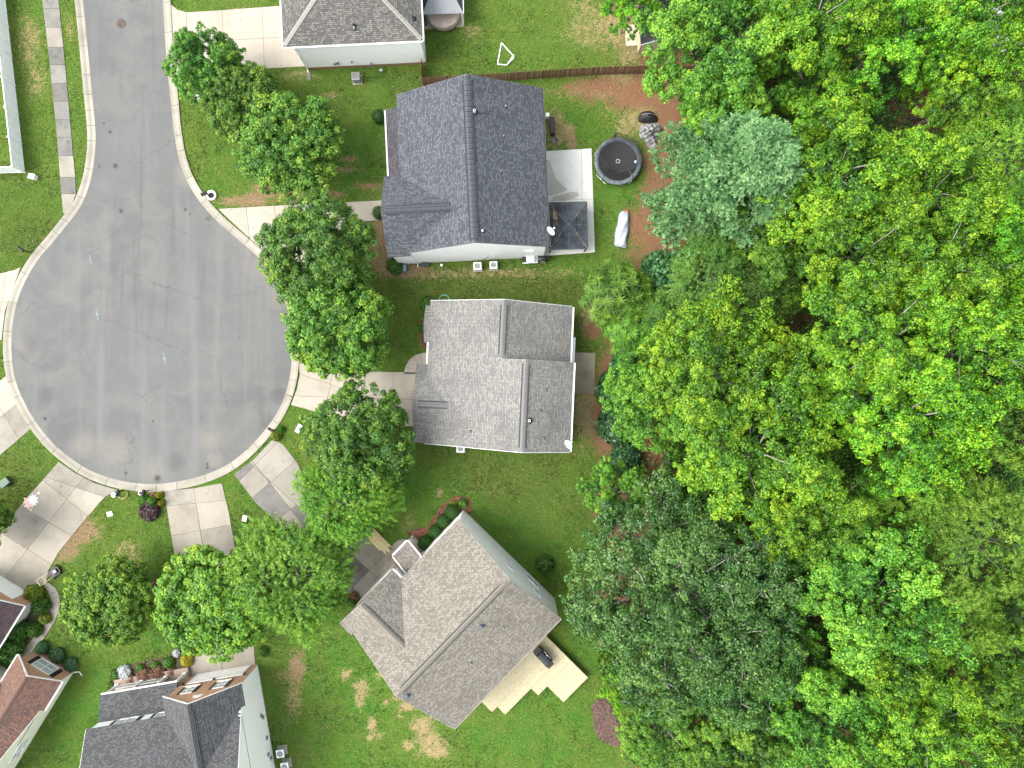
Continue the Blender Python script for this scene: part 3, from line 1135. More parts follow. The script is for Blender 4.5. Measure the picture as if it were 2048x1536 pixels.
def gable_roof(root, x0, x1, y0, y1, ze, zr, axis, mat, trim=None, ends=(True, True), gut=(None, None), mat2=None, drop=0.2):
    """rectangle of eaves; ridge along 'x' or 'y'"""
    if axis == 'y':
        m = (x0 + x1) / 2
        slope(root, (x0, y1, ze), (x0, y0, ze), (m, y0, zr), (m, y1, zr), mat)
        slope(root, (x1, y0, ze), (x1, y1, ze), (m, y1, zr), (m, y0, zr), mat2 or mat)
        if trim:
            for yy, s_, on in ((y0, -1, ends[0]), (y1, 1, ends[1])):
                if on:
                    for xx in (x0, x1):
                        board(root, (xx, yy, ze - 0.0), (m, yy, zr - 0.0), drop, (0, s_, 0), 0.03, trim, 'rake_board')
            for xx, s_, g in ((x0, -1, gut[0]), (x1, 1, gut[1])):
                if g:
                    gutter(root, (xx + s_ * 0.01, y0 + 0.02, ze - 0.01), (xx + s_ * 0.01, y1 - 0.02, ze - 0.01), (s_, 0, 0), g)
    else:
        m = (y0 + y1) / 2
        slope(root, (x0, y0, ze), (x1, y0, ze), (x1, m, zr), (x0, m, zr), mat)
        slope(root, (x1, y1, ze), (x0, y1, ze), (x0, m, zr), (x1, m, zr), mat2 or mat)
        if trim:
            for xx, s_, on in ((x0, -1, ends[0]), (x1, 1, ends[1])):
                if on:
                    for yy in (y0, y1):
                        board(root, (xx, yy, ze), (xx, m, zr), drop, (s_, 0, 0), 0.03, trim, 'rake_board')
            for yy, s_, g in ((y0, -1, gut[0]), (y1, 1, gut[1])):
                if g:
                    gutter(root, (x0 + 0.02, yy + s_ * 0.01, ze - 0.01), (x1 - 0.02, yy + s_ * 0.01, ze - 0.01), (0, s_, 0), g)


def dish(root_loc, rz, label, z):
    t = thing('satellite_dish', label, 'satellite dish', root_loc, rz)
    b = MB()
    Mx = Matrix.Translation((0.18, 0, 0.55)) @ Matrix.Rotation(R(38), 4, 'Y')
    prof = [(0.01, 0.0), (0.12, 0.006), (0.25, 0.028), (0.36, 0.06), (0.46, 0.10)]
    mb = MB().lathe(prof, 24, sx=0.82, sy=1.0)
    mb2 = MB().lathe([(r, z_ - 0.015) for r, z_ in prof], 24, sx=0.82, sy=1.0)
    for m_ in (mb, mb2):
        m_.v = [tuple(Mx @ Vector(v)) for v in m_.v]
    n = len(mb.v)
    mb.v += mb2.v
    mb.f += [tuple(i + n for i in f[::-1]) for f in mb2.f]
    mb.uv += mb2.uv
    mb.mi += mb2.mi
    mb.build('reflector', WHITE, t, True)
    MB().tube([(0, 0, -0.6), (0, 0, 0.3), (0.12, 0, 0.5)], 0.025, 8).build('mast', GREYMETAL, t, True)
    MB().tube([(0.08, 0.0, 0.25), (0.45, 0, 0.45), (0.62, 0.0, 0.85)], 0.018, 6).build('feed_arm', WHITE, t)
    MB().box(0.56, 0.68, -0.06, 0.06, 0.82, 0.94).build('feed_horn', WHITE, t)
    return t


# ================================================================== the slate-roofed house (A)
SLATE_TRIM = plain('slate_trim', (0.07, 0.075, 0.085), 0.6)
def house_slate():
    h = thing('house', 'white two-storey house with a dark slate-blue shingle roof beside the metal gazebo', 'house', (-3.62, 19.66, 0), R(2.7))
    x0, x1, y0, y1, ze, zr = -6.70, 6.70, -7.32, 7.32, 5.5, 9.1
    gable_roof(h, x0, x1, y0, y1, ze, zr, 'y', SH_DARK, SLATE_TRIM, drop=0.16, gut=(None, SLATE_TRIM))
    wx0, wx1, wy0, wy1 = x0 + 0.3, x1 - 0.3, y0 + 0.03, y1 - 0.03
    s_ = (zr - ze) / (x1 - m0(x0, x1))
    zt = ze + 0.3 * s_ - 0.17
    W = wx1 - wx0
    vwall(h, (wx0, wy0), (wx1, wy0), [(0, 0), (W, 0), (W, zt), (W / 2, zr - 0.17), (0, zt)], SID_WHITE)
    vwall(h, (wx1, wy1), (wx0, wy1), [(0, 0), (W, 0), (W, zt), (W / 2, zr - 0.17), (0, zt)], SID_WHITE)
    vwall(h, (wx1, wy0 + 0.14), (wx1, wy1 - 0.14), [(0, 0), (wy1 - wy0 - 0.28, 0), (wy1 - wy0 - 0.28, zt), (0, zt)], SID_WHITE)
    vwall(h, (wx0, wy1 - 0.14), (wx0, wy0 + 0.14), [(0, 0), (wy1 - wy0 - 0.28, 0), (wy1 - wy0 - 0.28, zt), (0, zt)], SID_WHITE)
    # front garage wing
    a0, a1, b0, b1, wr = -8.15, -0.9, -7.62, -0.15, 8.2
    mid = (b0 + b1) / 2
    ws = (wr - ze) / (mid - b0)
    cy_, cx_ = y0 + 0.04, -6.1
    slope(h, (a1, b1, ze), (a0, b1, ze), (a0, mid, wr), (a1, mid, wr), SH_DARK)
    slope(h, (a0, cy_, wr - (mid - cy_) * ws), (a1, cy_, wr - (mid - cy_) * ws), (a1, mid, wr), (a0, mid, wr), SH_DARK)
    slope(h, (a0, b0, ze), (cx_, b0, ze), (cx_, cy_, wr - (mid - cy_) * ws), (a0, cy_, wr - (mid - cy_) * ws), SH_DARK, 'eave_strip')
    for yy in (b0, b1):
        board(h, (a0, yy, ze), (a0, mid, wr), 0.16, (-1, 0, 0), 0.03, SLATE_TRIM, 'rake_board')
    L = b1 - b0 - 0.6
    vwall(h, (a0 + 0.2, b1 - 0.3), (a0 + 0.2, b0 + 0.3), [(0, 0), (L, 0), (L, ze + 0.05), (L / 2, wr - 0.2), (0, ze + 0.05)], SID_WHITE)
    vwall(h, (a0 + 0.35, b0 + 0.3), (wx0 + 0.6, b0 + 0.3), [(0, 0), (wx0 + 0.6 - a0 - 0.35, 0), (wx0 + 0.6 - a0 - 0.35, ze), (0, ze)], SID_WHITE)
    vwall(h, (wx0, b1 - 0.3), (a0 + 0.35, b1 - 0.3), [(0, 0), (wx0 - a0 - 0.35, 0), (wx0 - a0 - 0.35, ze), (0, ze)], SID_WHITE)
    gd = MB()
    gd.box(a0 + 0.13, a0 + 0.195, b0 + 1.2, b1 - 1.2, 0.02, 2.25)
    for k in range(4):
        gd.box(a0 + 0.115, a0 + 0.13, b0 + 1.25, b1 - 1.25, 0.05 + k * 0.55, 0.55 + k * 0.55)
    gd.build('garage_door', WHITE, h)
    caps(h, (0, -7.0, zr), (0, 6.9, zr), 0.46, 0.62, 0.5, SH_DARK, lift=0.05, h=0.07)
    mid = (b0 + b1) / 2
    caps(h, (a0 + 0.35, mid, wr), (a1 - 0.75, mid, wr), 0.44, 0.58, 0.68, SH_DARK, lift=0.05, h=0.07)
    # porch roof strip on the west side
    slope(h, (-8.2, 7.1, 2.75), (-8.2, 0.2, 2.75), (-6.3, 0.2, 3.45), (-6.3, 7.1, 3.45), shingle('shingle_porch_slate', (0.062, 0.058, 0.068), (0.045, 0.042, 0.05), (0.078, 0.072, 0.084), 0.2), 'porch_roof')
    gutter(h, (-8.21, 0.22, 2.74), (-8.21, 7.08, 2.74), (-1, 0, 0), WHITE_TRIM)
    for yy in (0.5, 3.6, 6.8):
        MB().box(-8.02, -7.86, yy - 0.08, yy + 0.08, 0.1, 2.66).build('porch_post', WHITE_TRIM, h)
    MB().box(-8.15, wx0, 0.0, 7.1, -0.02, 0.16).build('porch_floor', CONC, h)
    # roof fittings
    z_e = lambda x: zr - abs(x) * s_
    for (x, y) in ((3.3, 5.0), (3.0, 2.3), (2.6, -0.9)):
        vent_pipe(h, x, y, z_e(x), 0.05, 0.3)
    for s1 in (-1, 1):
        MB().box(s1 * 0.36 - 0.05, s1 * 0.36 + 0.05, -7.0, 6.85, zr - 0.19, zr - 0.09).build('vent_rail', BLACK, h)
        MB().box(a0 + 0.35, a1 - 0.8, mid + s1 * 0.34 - 0.05, mid + s1 * 0.34 + 0.05, wr - 0.22, wr - 0.12).build('vent_rail', BLACK, h)
    vent_pipe(h, 0.55, 4.1, z_e(0.55), 0.12, 0.45, GALV, 'flue')
    vent_pipe(h, 0.75, -6.3, z_e(0.75), 0.09, 0.35, WHITE, 'flue')
    # south wall louvre and small fittings
    p0, p1 = (wx0, wy0), (wx1, wy0)
    window(h, p0, p1, 11.3, 3.55, 0.75, 0.45, 1, 1)
    window(h, (wx1, wy0), (wx1, wy1), 4.5, 0.5, 1.8, 1.9, 2, 1, label='sliding patio door onto the white patio')
    for s1, zz in ((7.0, 1.3), (7.8, 1.5)):
        M = wall_frame(p0, p1, s1, zz)
        MB().box(-0.16, 0.16, 0.002, 0.14, -0.25, 0.25, M=M).build('meter_box', GREYMETAL, h)
    M = wall_frame(p0, p1, 0.25, 0)
    MB().tube([M @ Vector((0, 0.08, 4.9)), M @ Vector((0, 0.08, 0.25)), M @ Vector((0, 0.4, 0.05))], 0.045, 8).build('downspout', WHITE_TRIM, h)
    return h


def m0(a, b):
    return (a + b) / 2


house_slate()


# ================================================================== the light grey house (B), straight below
def house_light():
    h = thing('house', 'light grey shingled house with stepped roof ridges beside the wood edge', 'house', (-1.0, 0.8, 0), R(-2.6))
    up = 0.5
    zw = 3.15
    r1, r2 = zw + 7.1 * up, zw + 9.3 * up
    # west plane, north block and south block are coplanar
    slope(h, (-7.1, 6.86, zw), (-7.1, 1.5, zw), (0.0, 1.5, r1), (0.0, 6.86, r1), SH_LIGHT)
    slope(h, (-7.1, 1.5, zw), (-7.1, -6.8, zw), (2.2, -6.8, r2), (2.2, 1.5, r2), SH_LIGHT)
    ze1, ze2 = r1 - 6.45 * up, r2 - (6.62 - 2.2) * up
    slope(h, (6.45, 1.45, ze1), (6.45, 6.86, ze1), (0, 6.86, r1), (0, 1.45, r1), SH_LIGHT)
    slope(h, (6.62, -6.8, ze2), (6.62, 1.5, ze2), (2.2, 1.5, r2), (2.2, -6.8, r2), SH_LIGHT)
    gutter(h, (6.47, 1.55, ze1), (6.47, 6.8, ze1), (1, 0, 0), WHITE_TRIM, w=0.13)
    gutter(h, (6.64, -6.75, ze2), (6.64, 1.45, ze2), (1, 0, 0), WHITE_TRIM, w=0.13)
    gutter(h, (-7.12, 0.8, zw - 0.01), (-7.12, 2.9, zw - 0.01), (-1, 0, 0), WHITE_TRIM)
    # step wall between the blocks
    mb = MB()
    mb.face([(0.0, 1.46, r1 - 0.1), (6.3, 1.46, ze1 - 0.1), (6.3, 1.46, ze2 - 0.02), (2.2, 1.46, r2 - 0.15), (0, 1.46, r1 - 0.1)][:4])
    mb.build('step_wall', SID_WHITE, h)
    for (a, b) in (((0, 6.86, r1), (-7.1, 6.86, zw)), ((0, 6.86, r1), (6.45, 6.86, ze1))):
        board(h, a, b, 0.18, (0, 1, 0), 0.03, WHITE_TRIM, 'rake_board')
    for (a, b) in (((2.2, -6.8, r2), (-7.1, -6.8, zw)), ((2.2, -6.8, r2), (6.62, -6.8, ze2))):
        board(h, a, b, 0.18, (0, -1, 0), 0.03, WHITE_TRIM, 'rake_board')
    # walls
    n = 6.6
    vwall(h, (6.2, n), (-6.8, n), [(0, 0), (13.0, 0), (13.0, zw - 0.05), (6.2, r1 - 0.2), (0, ze1 - 0.05)], SID_WHITE)
    vwall(h, (-6.8, -6.5), (6.3, -6.5), [(0, 0), (13.1, 0), (13.1, ze2 - 0.03), (9.0, r2 - 0.2), (0, zw - 0.05)], SID_WHITE)
    vwall(h, (6.16, -6.35), (6.16, 6.45), [(0, 0), (12.8, 0), (12.8, ze1), (7.9, ze1), (7.85, ze2), (0, ze2)], SID_WHITE)
    vwall(h, (-6.8, 6.45), (-6.8, -6.35), [(0, 0), (12.8, 0), (12.8, zw), (0, zw)], SID_WHITE)
    # garage gable on the west
    za, zb = 2.6, 4.3
    gable_roof(h, -8.2, -4.2, -6.82, 0.75, za, zb, 'x', SH_LIGHT, SLATE_TRIM, ends=(True, False), drop=0.15)
    L = 6.9
    vwall(h, (-7.95, 0.45), (-7.95, -6.5), [(0, 0), (6.95, 0), (6.95, za - 0.05), (3.47, zb - 0.2), (0, za - 0.05)], SID_WHITE)
    vwall(h, (-7.8, -6.5), (-6.8, -6.5), [(0, 0), (1.0, 0), (1.0, za), (0, za)], SID_WHITE)
    vwall(h, (-6.8, 0.45), (-7.8, 0.45), [(0, 0), (1.0, 0), (1.0, za), (0, za)], SID_WHITE)
    MB().box(-8.03, -7.955, -5.6, -0.4, 0.02, 2.2).build('garage_door', WHITE, h)
    # small gable
    gable_roof(h, -7.55, -5.2, 2.85, 6.4, 2.98, 3.86, 'x', SH_LIGHT, SLATE_TRIM, ends=(True, False), drop=0.14)
    vwall(h, (-7.35, 6.1), (-7.35, 3.1), [(0, 0), (3.0, 0), (3.0, 2.95), (1.5, 3.6), (0, 2.95)], SID_WHITE)
    vwall(h, (-7.2, 3.1), (-6.8, 3.1), [(0, 0), (0.4, 0), (0.4, 2.9), (0, 2.9)], SID_WHITE)
    vwall(h, (-6.8, 6.1), (-7.2, 6.1), [(0, 0), (0.4, 0), (0.4, 2.9), (0, 2.9)], SID_WHITE)
    window(h, (-7.35, 6.1), (-7.35, 3.1), 1.5, 0.9, 1.5, 1.4, 2, 2)
    capm = SH_LIGHT
    # ridge vents: dark vent rails under the caps
    for (x, ya, yb, z) in ((0.0, 1.9, 6.35, r1), (2.2, -6.4, 1.1, r2)):
        for s_ in (-1, 1):
            MB().box(x + s_ * 0.29 - 0.045, x + s_ * 0.29 + 0.045, ya, yb, z - 0.16, z - 0.06).build('vent_rail', BLACK, h)
        caps(h, (x, ya, z), (x, yb, z), 0.225, 0.5, 0.45, capm, lift=0.02, h=0.05, gapf=0.86)
    for s_ in (-1, 1):
        MB().box(-7.75, -4.75, -3.03 + s_ * 0.3 - 0.045, -3.03 + s_ * 0.3 + 0.045, zb - 0.15, zb - 0.05).build('vent_rail', BLACK, h)
    caps(h, (-7.75, -3.03, zb), (-4.75, -3.03, zb), 0.225, 0.5, 0.4, capm, lift=0.02, h=0.05, gapf=0.86)
    ze_ = lambda x: r2 - (x - 2.2) * up
    for (x, y) in ((4.05, -1.15), (3.65, -3.0), (4.05, -5.5)):
        vent_pipe(h, x, y, ze_(x), 0.055, 0.3)
    vent_pipe(h, 2.72, -3.95, ze_(2.72), 0.12, 0.4, WHITE, 'flue')
    vent_pipe(h, -2.6, -5.3, zw + 4.5 * up, 0.06, 0.3)
    # box bay on the east side
    MB().box(6.165, 6.95, 1.6, 4.0, 0.15, 2.6).build('chimney_box', SID_GREY, h)
    window(h, (6.16, -6.35), (6.16, 6.45), 5.5, 0.4, 1.8, 2.0, 2, 1, label='patio door facing the weathered patio')
    M = wall_frame((-6.8, 0.45), (-7.8, 0.45), 1.05, 0)
    return h


house_light()


# ================================================================== the beige house (C), turned to the street
def house_beige():
    h = thing('house', 'beige shingled two-storey house set diagonally with a new timber deck behind', 'house', (-5.16, -22.12, 0), R(-44.1))
    x0, x1, y0, y1, ze, zr = -6.55, 6.55, -7.1, 7.1, 5.5, 9.0
    TR = plain('beige_trim', (0.30, 0.27, 0.235), 0.7)
    gable_roof(h, x0, x1, y0, y1, ze, zr, 'y', SH_BEIGE, TR, drop=0.15, gut=(None, TR))
    wx0, wx1, wy0, wy1 = x0 + 0.12, x1 - 0.3, y0 + 0.2, y1 - 0.03
    s_ = (zr - ze) / x1
    zt = ze + 0.12 * s_ - 0.16
    W, Ln = wx1 - wx0, wy1 - wy0 - 0.28
    vwall(h, (wx0, wy0), (wx1, wy0), [(0, 0), (W, 0), (W, zt), (W / 2, zr - 0.16), (0, zt)], SID_GREY)
    vwall(h, (wx1, wy1), (wx0, wy1), [(0, 0), (W, 0), (W, zt), (W / 2, zr - 0.16), (0, zt)], SID_WHITE)
    vwall(h, (wx1, wy0 + 0.14), (wx1, wy1 - 0.14), [(0, 0), (Ln, 0), (Ln, zt), (0, zt)], SID_WHITE)
    vwall(h, (wx0, wy1 - 0.14), (wx0, wy0 + 0.14), [(0, 0), (Ln, 0), (Ln, zt), (0, zt)], SID_WHITE)
    caps(h, (0, y0 + 0.4, zr), (0, y1 - 0.2, zr), 0.36, 0.42, 0.49, SH_BEIGE, lift=0.03)
    for s1 in (-1, 1):
        MB().box(s1 * 0.26 - 0.03, s1 * 0.26 + 0.03, y0 + 0.7, y1 - 1.2, zr - 0.15, zr - 0.085).build('vent_rail', DKMETAL, h)
    # front wing
    a0, a1, b0, b1, wr = -7.75, -1.2, -7.45, -0.5, 7.8
    mid = (b0 + b1) / 2
    ws = (wr - ze) / (mid - b0)
    cy_, cx_ = y0 + 0.04, -6.2
    slope(h, (a1, b1, ze), (a0, b1, ze), (a0, mid, wr), (a1, mid, wr), SH_BEIGE)
    slope(h, (a0, cy_, wr - (mid - cy_) * ws), (a1, cy_, wr - (mid - cy_) * ws), (a1, mid, wr), (a0, mid, wr), SH_BEIGE)
    slope(h, (a0, b0, ze), (cx_, b0, ze), (cx_, cy_, wr - (mid - cy_) * ws), (a0, cy_, wr - (mid - cy_) * ws), SH_BEIGE, 'eave_strip')
    for yy in (b0, b1):
        board(h, (a0, yy, ze), (a0, mid, wr), 0.15, (-1, 0, 0), 0.03, TR, 'rake_board')
    gutter(h, (a0 + 0.02, b1 + 0.01, ze - 0.01), (wx0, b1 + 0.01, ze - 0.01), (0, 1, 0), WHITE_TRIM, hang=False)
    L = b1 - b0 - 0.6
    vwall(h, (a0 + 0.2, b1 - 0.3), (a0 + 0.2, b0 + 0.3), [(0, 0), (L, 0), (L, ze), (L / 2, wr - 0.25), (0, ze)], BRICK)
    vwall(h, (a0 + 0.34, b0 + 0.3), (wx0, b0 + 0.3), [(0, 0), (wx0 - a0 - 0.34, 0), (wx0 - a0 - 0.34, ze), (0, ze)], SID_WHITE)
    vwall(h, (wx0, b1 - 0.3), (a0 + 0.34, b1 - 0.3), [(0, 0), (wx0 - a0 - 0.34, 0), (wx0 - a0 - 0.34, ze), (0, ze)], SID_WHITE)
    MB().box(a0 + 0.13, a0 + 0.195, b0 + 1.0, b1 - 1.0, 0.03, 2.2).build('garage_door', WHITE, h)
    mid = (b0 + b1) / 2
    caps(h, (a0 + 0.1, mid, wr), (a1 - 0.4, mid, wr), 0.36, 0.40, 0.6, SH_BEIGE, lift=0.03)
    MB().box(a0 + 0.5, a1 - 0.9, mid + 0.25, mid + 0.31, wr - 0.19, wr - 0.12).build('vent_rail', DKMETAL, h)
    # porch roof
    slope(h, (-8.4, 1.7, 2.85), (-8.4, -0.35, 2.85), (wx0 + 0.01, -0.35, 3.75), (wx0 + 0.01, 1.7, 3.75), shingle('shingle_porch', (0.17, 0.155, 0.14), (0.125, 0.115, 0.105), (0.21, 0.19, 0.17), 0.3), 'porch_roof')
    gutter(h, (-8.41, -0.33, 2.84), (-8.41, 1.68, 2.84), (-1, 0, 0), WHITE_TRIM, hang=False, w=0.15)
    for yy, s1 in ((1.7, 1), (-0.35, -1)):
        board(h, (-8.4, yy, 2.85), (wx0, yy, 3.75), 0.28, (0, s1, 0), 0.10, WHITE_TRIM, 'rake_board')
    for yy in (1.5, -0.1):
        MB().box(-8.25, -8.11, yy - 0.08, yy + 0.08, 0.05, 2.72).build('porch_post', WHITE_TRIM, h)
    MB().box(-8.35, wx0, -0.4, 1.75, -0.02, 0.15).build('porch_floor', CONC_GREY, h)
    # NE wall windows
    p0, p1 = (wx1, wy1), (wx0, wy1)
    window(h, p0, p1, 3.1, 1.0, 1.5, 1.4, 2, 2)
    window(h, p0, p1, 6.2, 4.0, 0.75, 1.0, 1, 2)
    window(h, p0, p1, 2.6, 3.9, 0.75, 1.0, 1, 2)
    z_e = lambda x: zr - abs(x) * s_
    for (x, y) in ((2.9, 3.3), (3.0, -1.0)):
        vent_pipe(h, x, y, z_e(x), 0.05, 0.28)
    BL = plain('blue_grey_vent', (0.06, 0.085, 0.11), 0.5)
    for (x, y) in ((1.25, 2.3), (0.75, -6.5)):
        z = z_e(x)
        mb = MB()
        mb.box(x - 0.2, x + 0.2, y - 0.2, y + 0.2, z - 0.15, z + 0.10)
        mb.lathe([(0.15, 0.05), (0.17, 0.3), (0.10, 0.38), (0.0, 0.40)], 14, (x - 0.05, y, z))
        mb.build('roof_vent', BL, h)
    return h


house_beige()


# ================================================================== brick-fronted house (D)
def house_brick():
    h = thing('house', 'house with orange brick garage front, white side wall and charcoal roof', 'house', (-25.45, -28.0, 0), R(9.7))
    ze = 5.0
    wr = 7.9
    # main block
    gable_roof(h, -14.6, 0.05, -12.4, -1.62, ze, 8.3, 'x', SH_CHAR, WHITE_TRIM, ends=(True, True), drop=0.16)
    vwall(h, (0.0, -12.05), (0.0, -0.14), [(0, 0), (11.91, 0), (11.91, ze - 0.1), (10.4, ze + 0.05), (5.15, 8.13), (0, ze)], SID_WHITE)
    vwall(h, (0, -1.75), (-14.3, -1.75), [(0, 0), (14.3, 0), (14.3, ze), (0, ze)], SID_WHITE)
    vwall(h, (-14.3, -1.9), (-14.3, -12.05), [(0, 0), (10.15, 0), (10.15, ze), (5.0, 8.1), (0, ze)], SID_WHITE)
    vwall(h, (-14.3, -12.05), (0, -12.05), [(0, 0), (14.3, 0), (14.3, ze), (0, ze)], SID_WHITE)
    # front wing
    ws = (wr - ze) / 3.74
    zc = wr - 3.38 * ws
    slope(h, (-7.1, 0.15, ze), (-7.1, -9.0, ze), (-3.36, -9.0, wr), (-3.36, 0.15, wr), SH_CHAR)
    slope(h, (0.02, -9.0, zc), (0.02, 0.15, zc), (-3.36, 0.15, wr), (-3.36, -9.0, wr), SH_CHAR)
    slope(h, (0.38, -1.95, ze), (0.38, 0.15, ze), (0.02, 0.15, zc), (0.02, -1.95, zc), SH_CHAR, 'eave_strip')
    for xx in (-7.1, 0.38):
        board(h, (xx, 0.15, ze), (-3.36, 0.15, wr), 0.18, (0, 1, 0), 0.03, WHITE_TRIM, 'rake_board')
    p0, p1 = (0, 0), (-6.72, 0)
    vwall(h, p0, p1, [(0, 0), (6.72, 0), (6.72, ze - 0.05), (3.36, wr - 0.2), (0, ze - 0.05)], BRICK)
    vwall(h, (-6.72, -0.14), (-6.72, -1.75), [(0, 0), (1.6, 0), (1.6, ze), (0, ze)], SID_WHITE)
    # soldier band and garage door
    MB().box(-6.7, -0.02, 0.002, 0.05, 2.62, 2.82).build('brick_band', BRICK_RED, h)
    gd = MB()
    gd.box(-5.95, -0.75, 0.004, 0.05, 0.02, 2.25)
    for i in range(8):
        for k in range(4):
            gd.box(-5.88 + i * 0.643, -5.88 + i * 0.643 + 0.57, 0.05, 0.062, 0.08 + k * 0.55, 0.53 + k * 0.55)
    gd.build('garage_door', WHITE, h)
    fr = MB()
    fr.box(-6.1, -5.96, 0.004, 0.07, 0.0, 2.4)
    fr.box(-0.74, -0.6, 0.004, 0.07, 0.0, 2.4)
    fr.box(-5.96, -0.74, 0.004, 0.07, 2.26, 2.4)
    fr.build('door_frame', WHITE_TRIM, h)
    for x in (-6.35, -3.35, -0.35):
        MB().lathe([(0.05, 0), (0.09, 0.05), (0.09, 0.28), (0.04, 0.34)], 10, (x, 0.12, 2.3)).build('wall_lantern', BLACK, h)
    for s1 in (2.0, 5.05):
        window(h, p0, p1, s1, 3.35, 0.95, 1.35, 2, 2, shutters=0.36, sill=WOOD_NEW if False else plain('stone_sill', (0.55, 0.50, 0.40), 0.8), glass=CURTAIN)
    # round-headed louvre in the gable
    M = wall_frame(p0, p1, 3.36, 5.75)
    mb = MB()
    pts = [(0.5 * math.cos(R(a)), 0.5 * math.sin(R(a))) for a in range(0, 181, 15)]
    A = [M @ Vector((x, 0.06, z)) for x, z in pts]
    B = [M @ Vector((x, 0.002, z)) for x, z in pts]
    mb.face(A[::-1])
    for i in range(len(A)):
        j = (i + 1) % len(A)
        mb.face([A[i], A[j], B[j], B[i]])
    mb.build('fanlight', WHITE_TRIM, h)
    # upper windows over the porch
    q0, q1 = (-6.9, -1.75), (-14.3, -1.75)
    window(h, q0, q1, 4.3, 3.85, 1.9, 0.95, 2, 1, shutters=0.4, glass=CURTAIN)
    window(h, q0, q1, 1.0, 3.85, 0.9, 0.95, 1, 1, shutters=0.4, glass=CURTAIN)
    # porch
    slope(h, (-6.74, 0.5, 2.75), (-14.25, 0.5, 2.75), (-14.25, -1.74, 3.65), (-6.74, -1.74, 3.65), SH_CHAR, 'porch_roof')
    gutter(h, (-14.2, 0.51, 2.74), (-6.78, 0.51, 2.74), (0, 1, 0), WHITE_TRIM, hang=False)
    MB().box(-14.2, -6.74, -1.74, 0.95, -0.02, 0.42).build('porch_floor', BRICK_RED, h)
    for x in (-13.9, -11.4, -9.0, -7.1):
        pm = MB()
        pm.box(x - 0.11, x + 0.11, 0.28, 0.5, 0.42, 2.62)
        pm.box(x - 0.17, x + 0.17, 0.22, 0.56, 0.42, 0.6)
        pm.build('porch_post', WHITE_TRIM, h)
    rl = MB()
    for xa, xb in ((-13.75, -11.55), (-11.25, -9.15)):
        rl.box(xa, xb, 0.36, 0.42, 1.25, 1.32)
        for k in range(14):
            rl.box(xa + (xb - xa) * (k + 0.5) / 14 - 0.02, xa + (xb - xa) * (k + 0.5) / 14 + 0.02, 0.37, 0.41, 0.55, 1.25)
        rl.box(xa, xb, 0.36, 0.42, 0.5, 0.55)
    rl.build('porch_railing', WHITE_TRIM, h)
    caps(h, (-3.36, 0.1, wr), (-3.36, -8.6, wr), 0.36, 0.42, 0.77, SH_CHAR, lift=0.03)
    MB().box(-3.12, -3.05, -8.0, -0.6, wr - 0.22, wr - 0.12).build('vent_rail', BLACK, h)
    # meters on the white wall
    w0, w1 = (0.0, -12.05), (0.0, 0.0)
    for s1, zz in ((7.4, 1.3), (7.1, 1.0), (3.5, 1.2), (2.9, 0.8), (5.0, 0.9)):
        M = wall_frame(w0, w1, s1, zz)
        MB().box(-0.14, 0.14, 0.002, 0.13, -0.2, 0.2, M=M).build('meter_box', GREYMETAL, h)
    return h


house_brick()


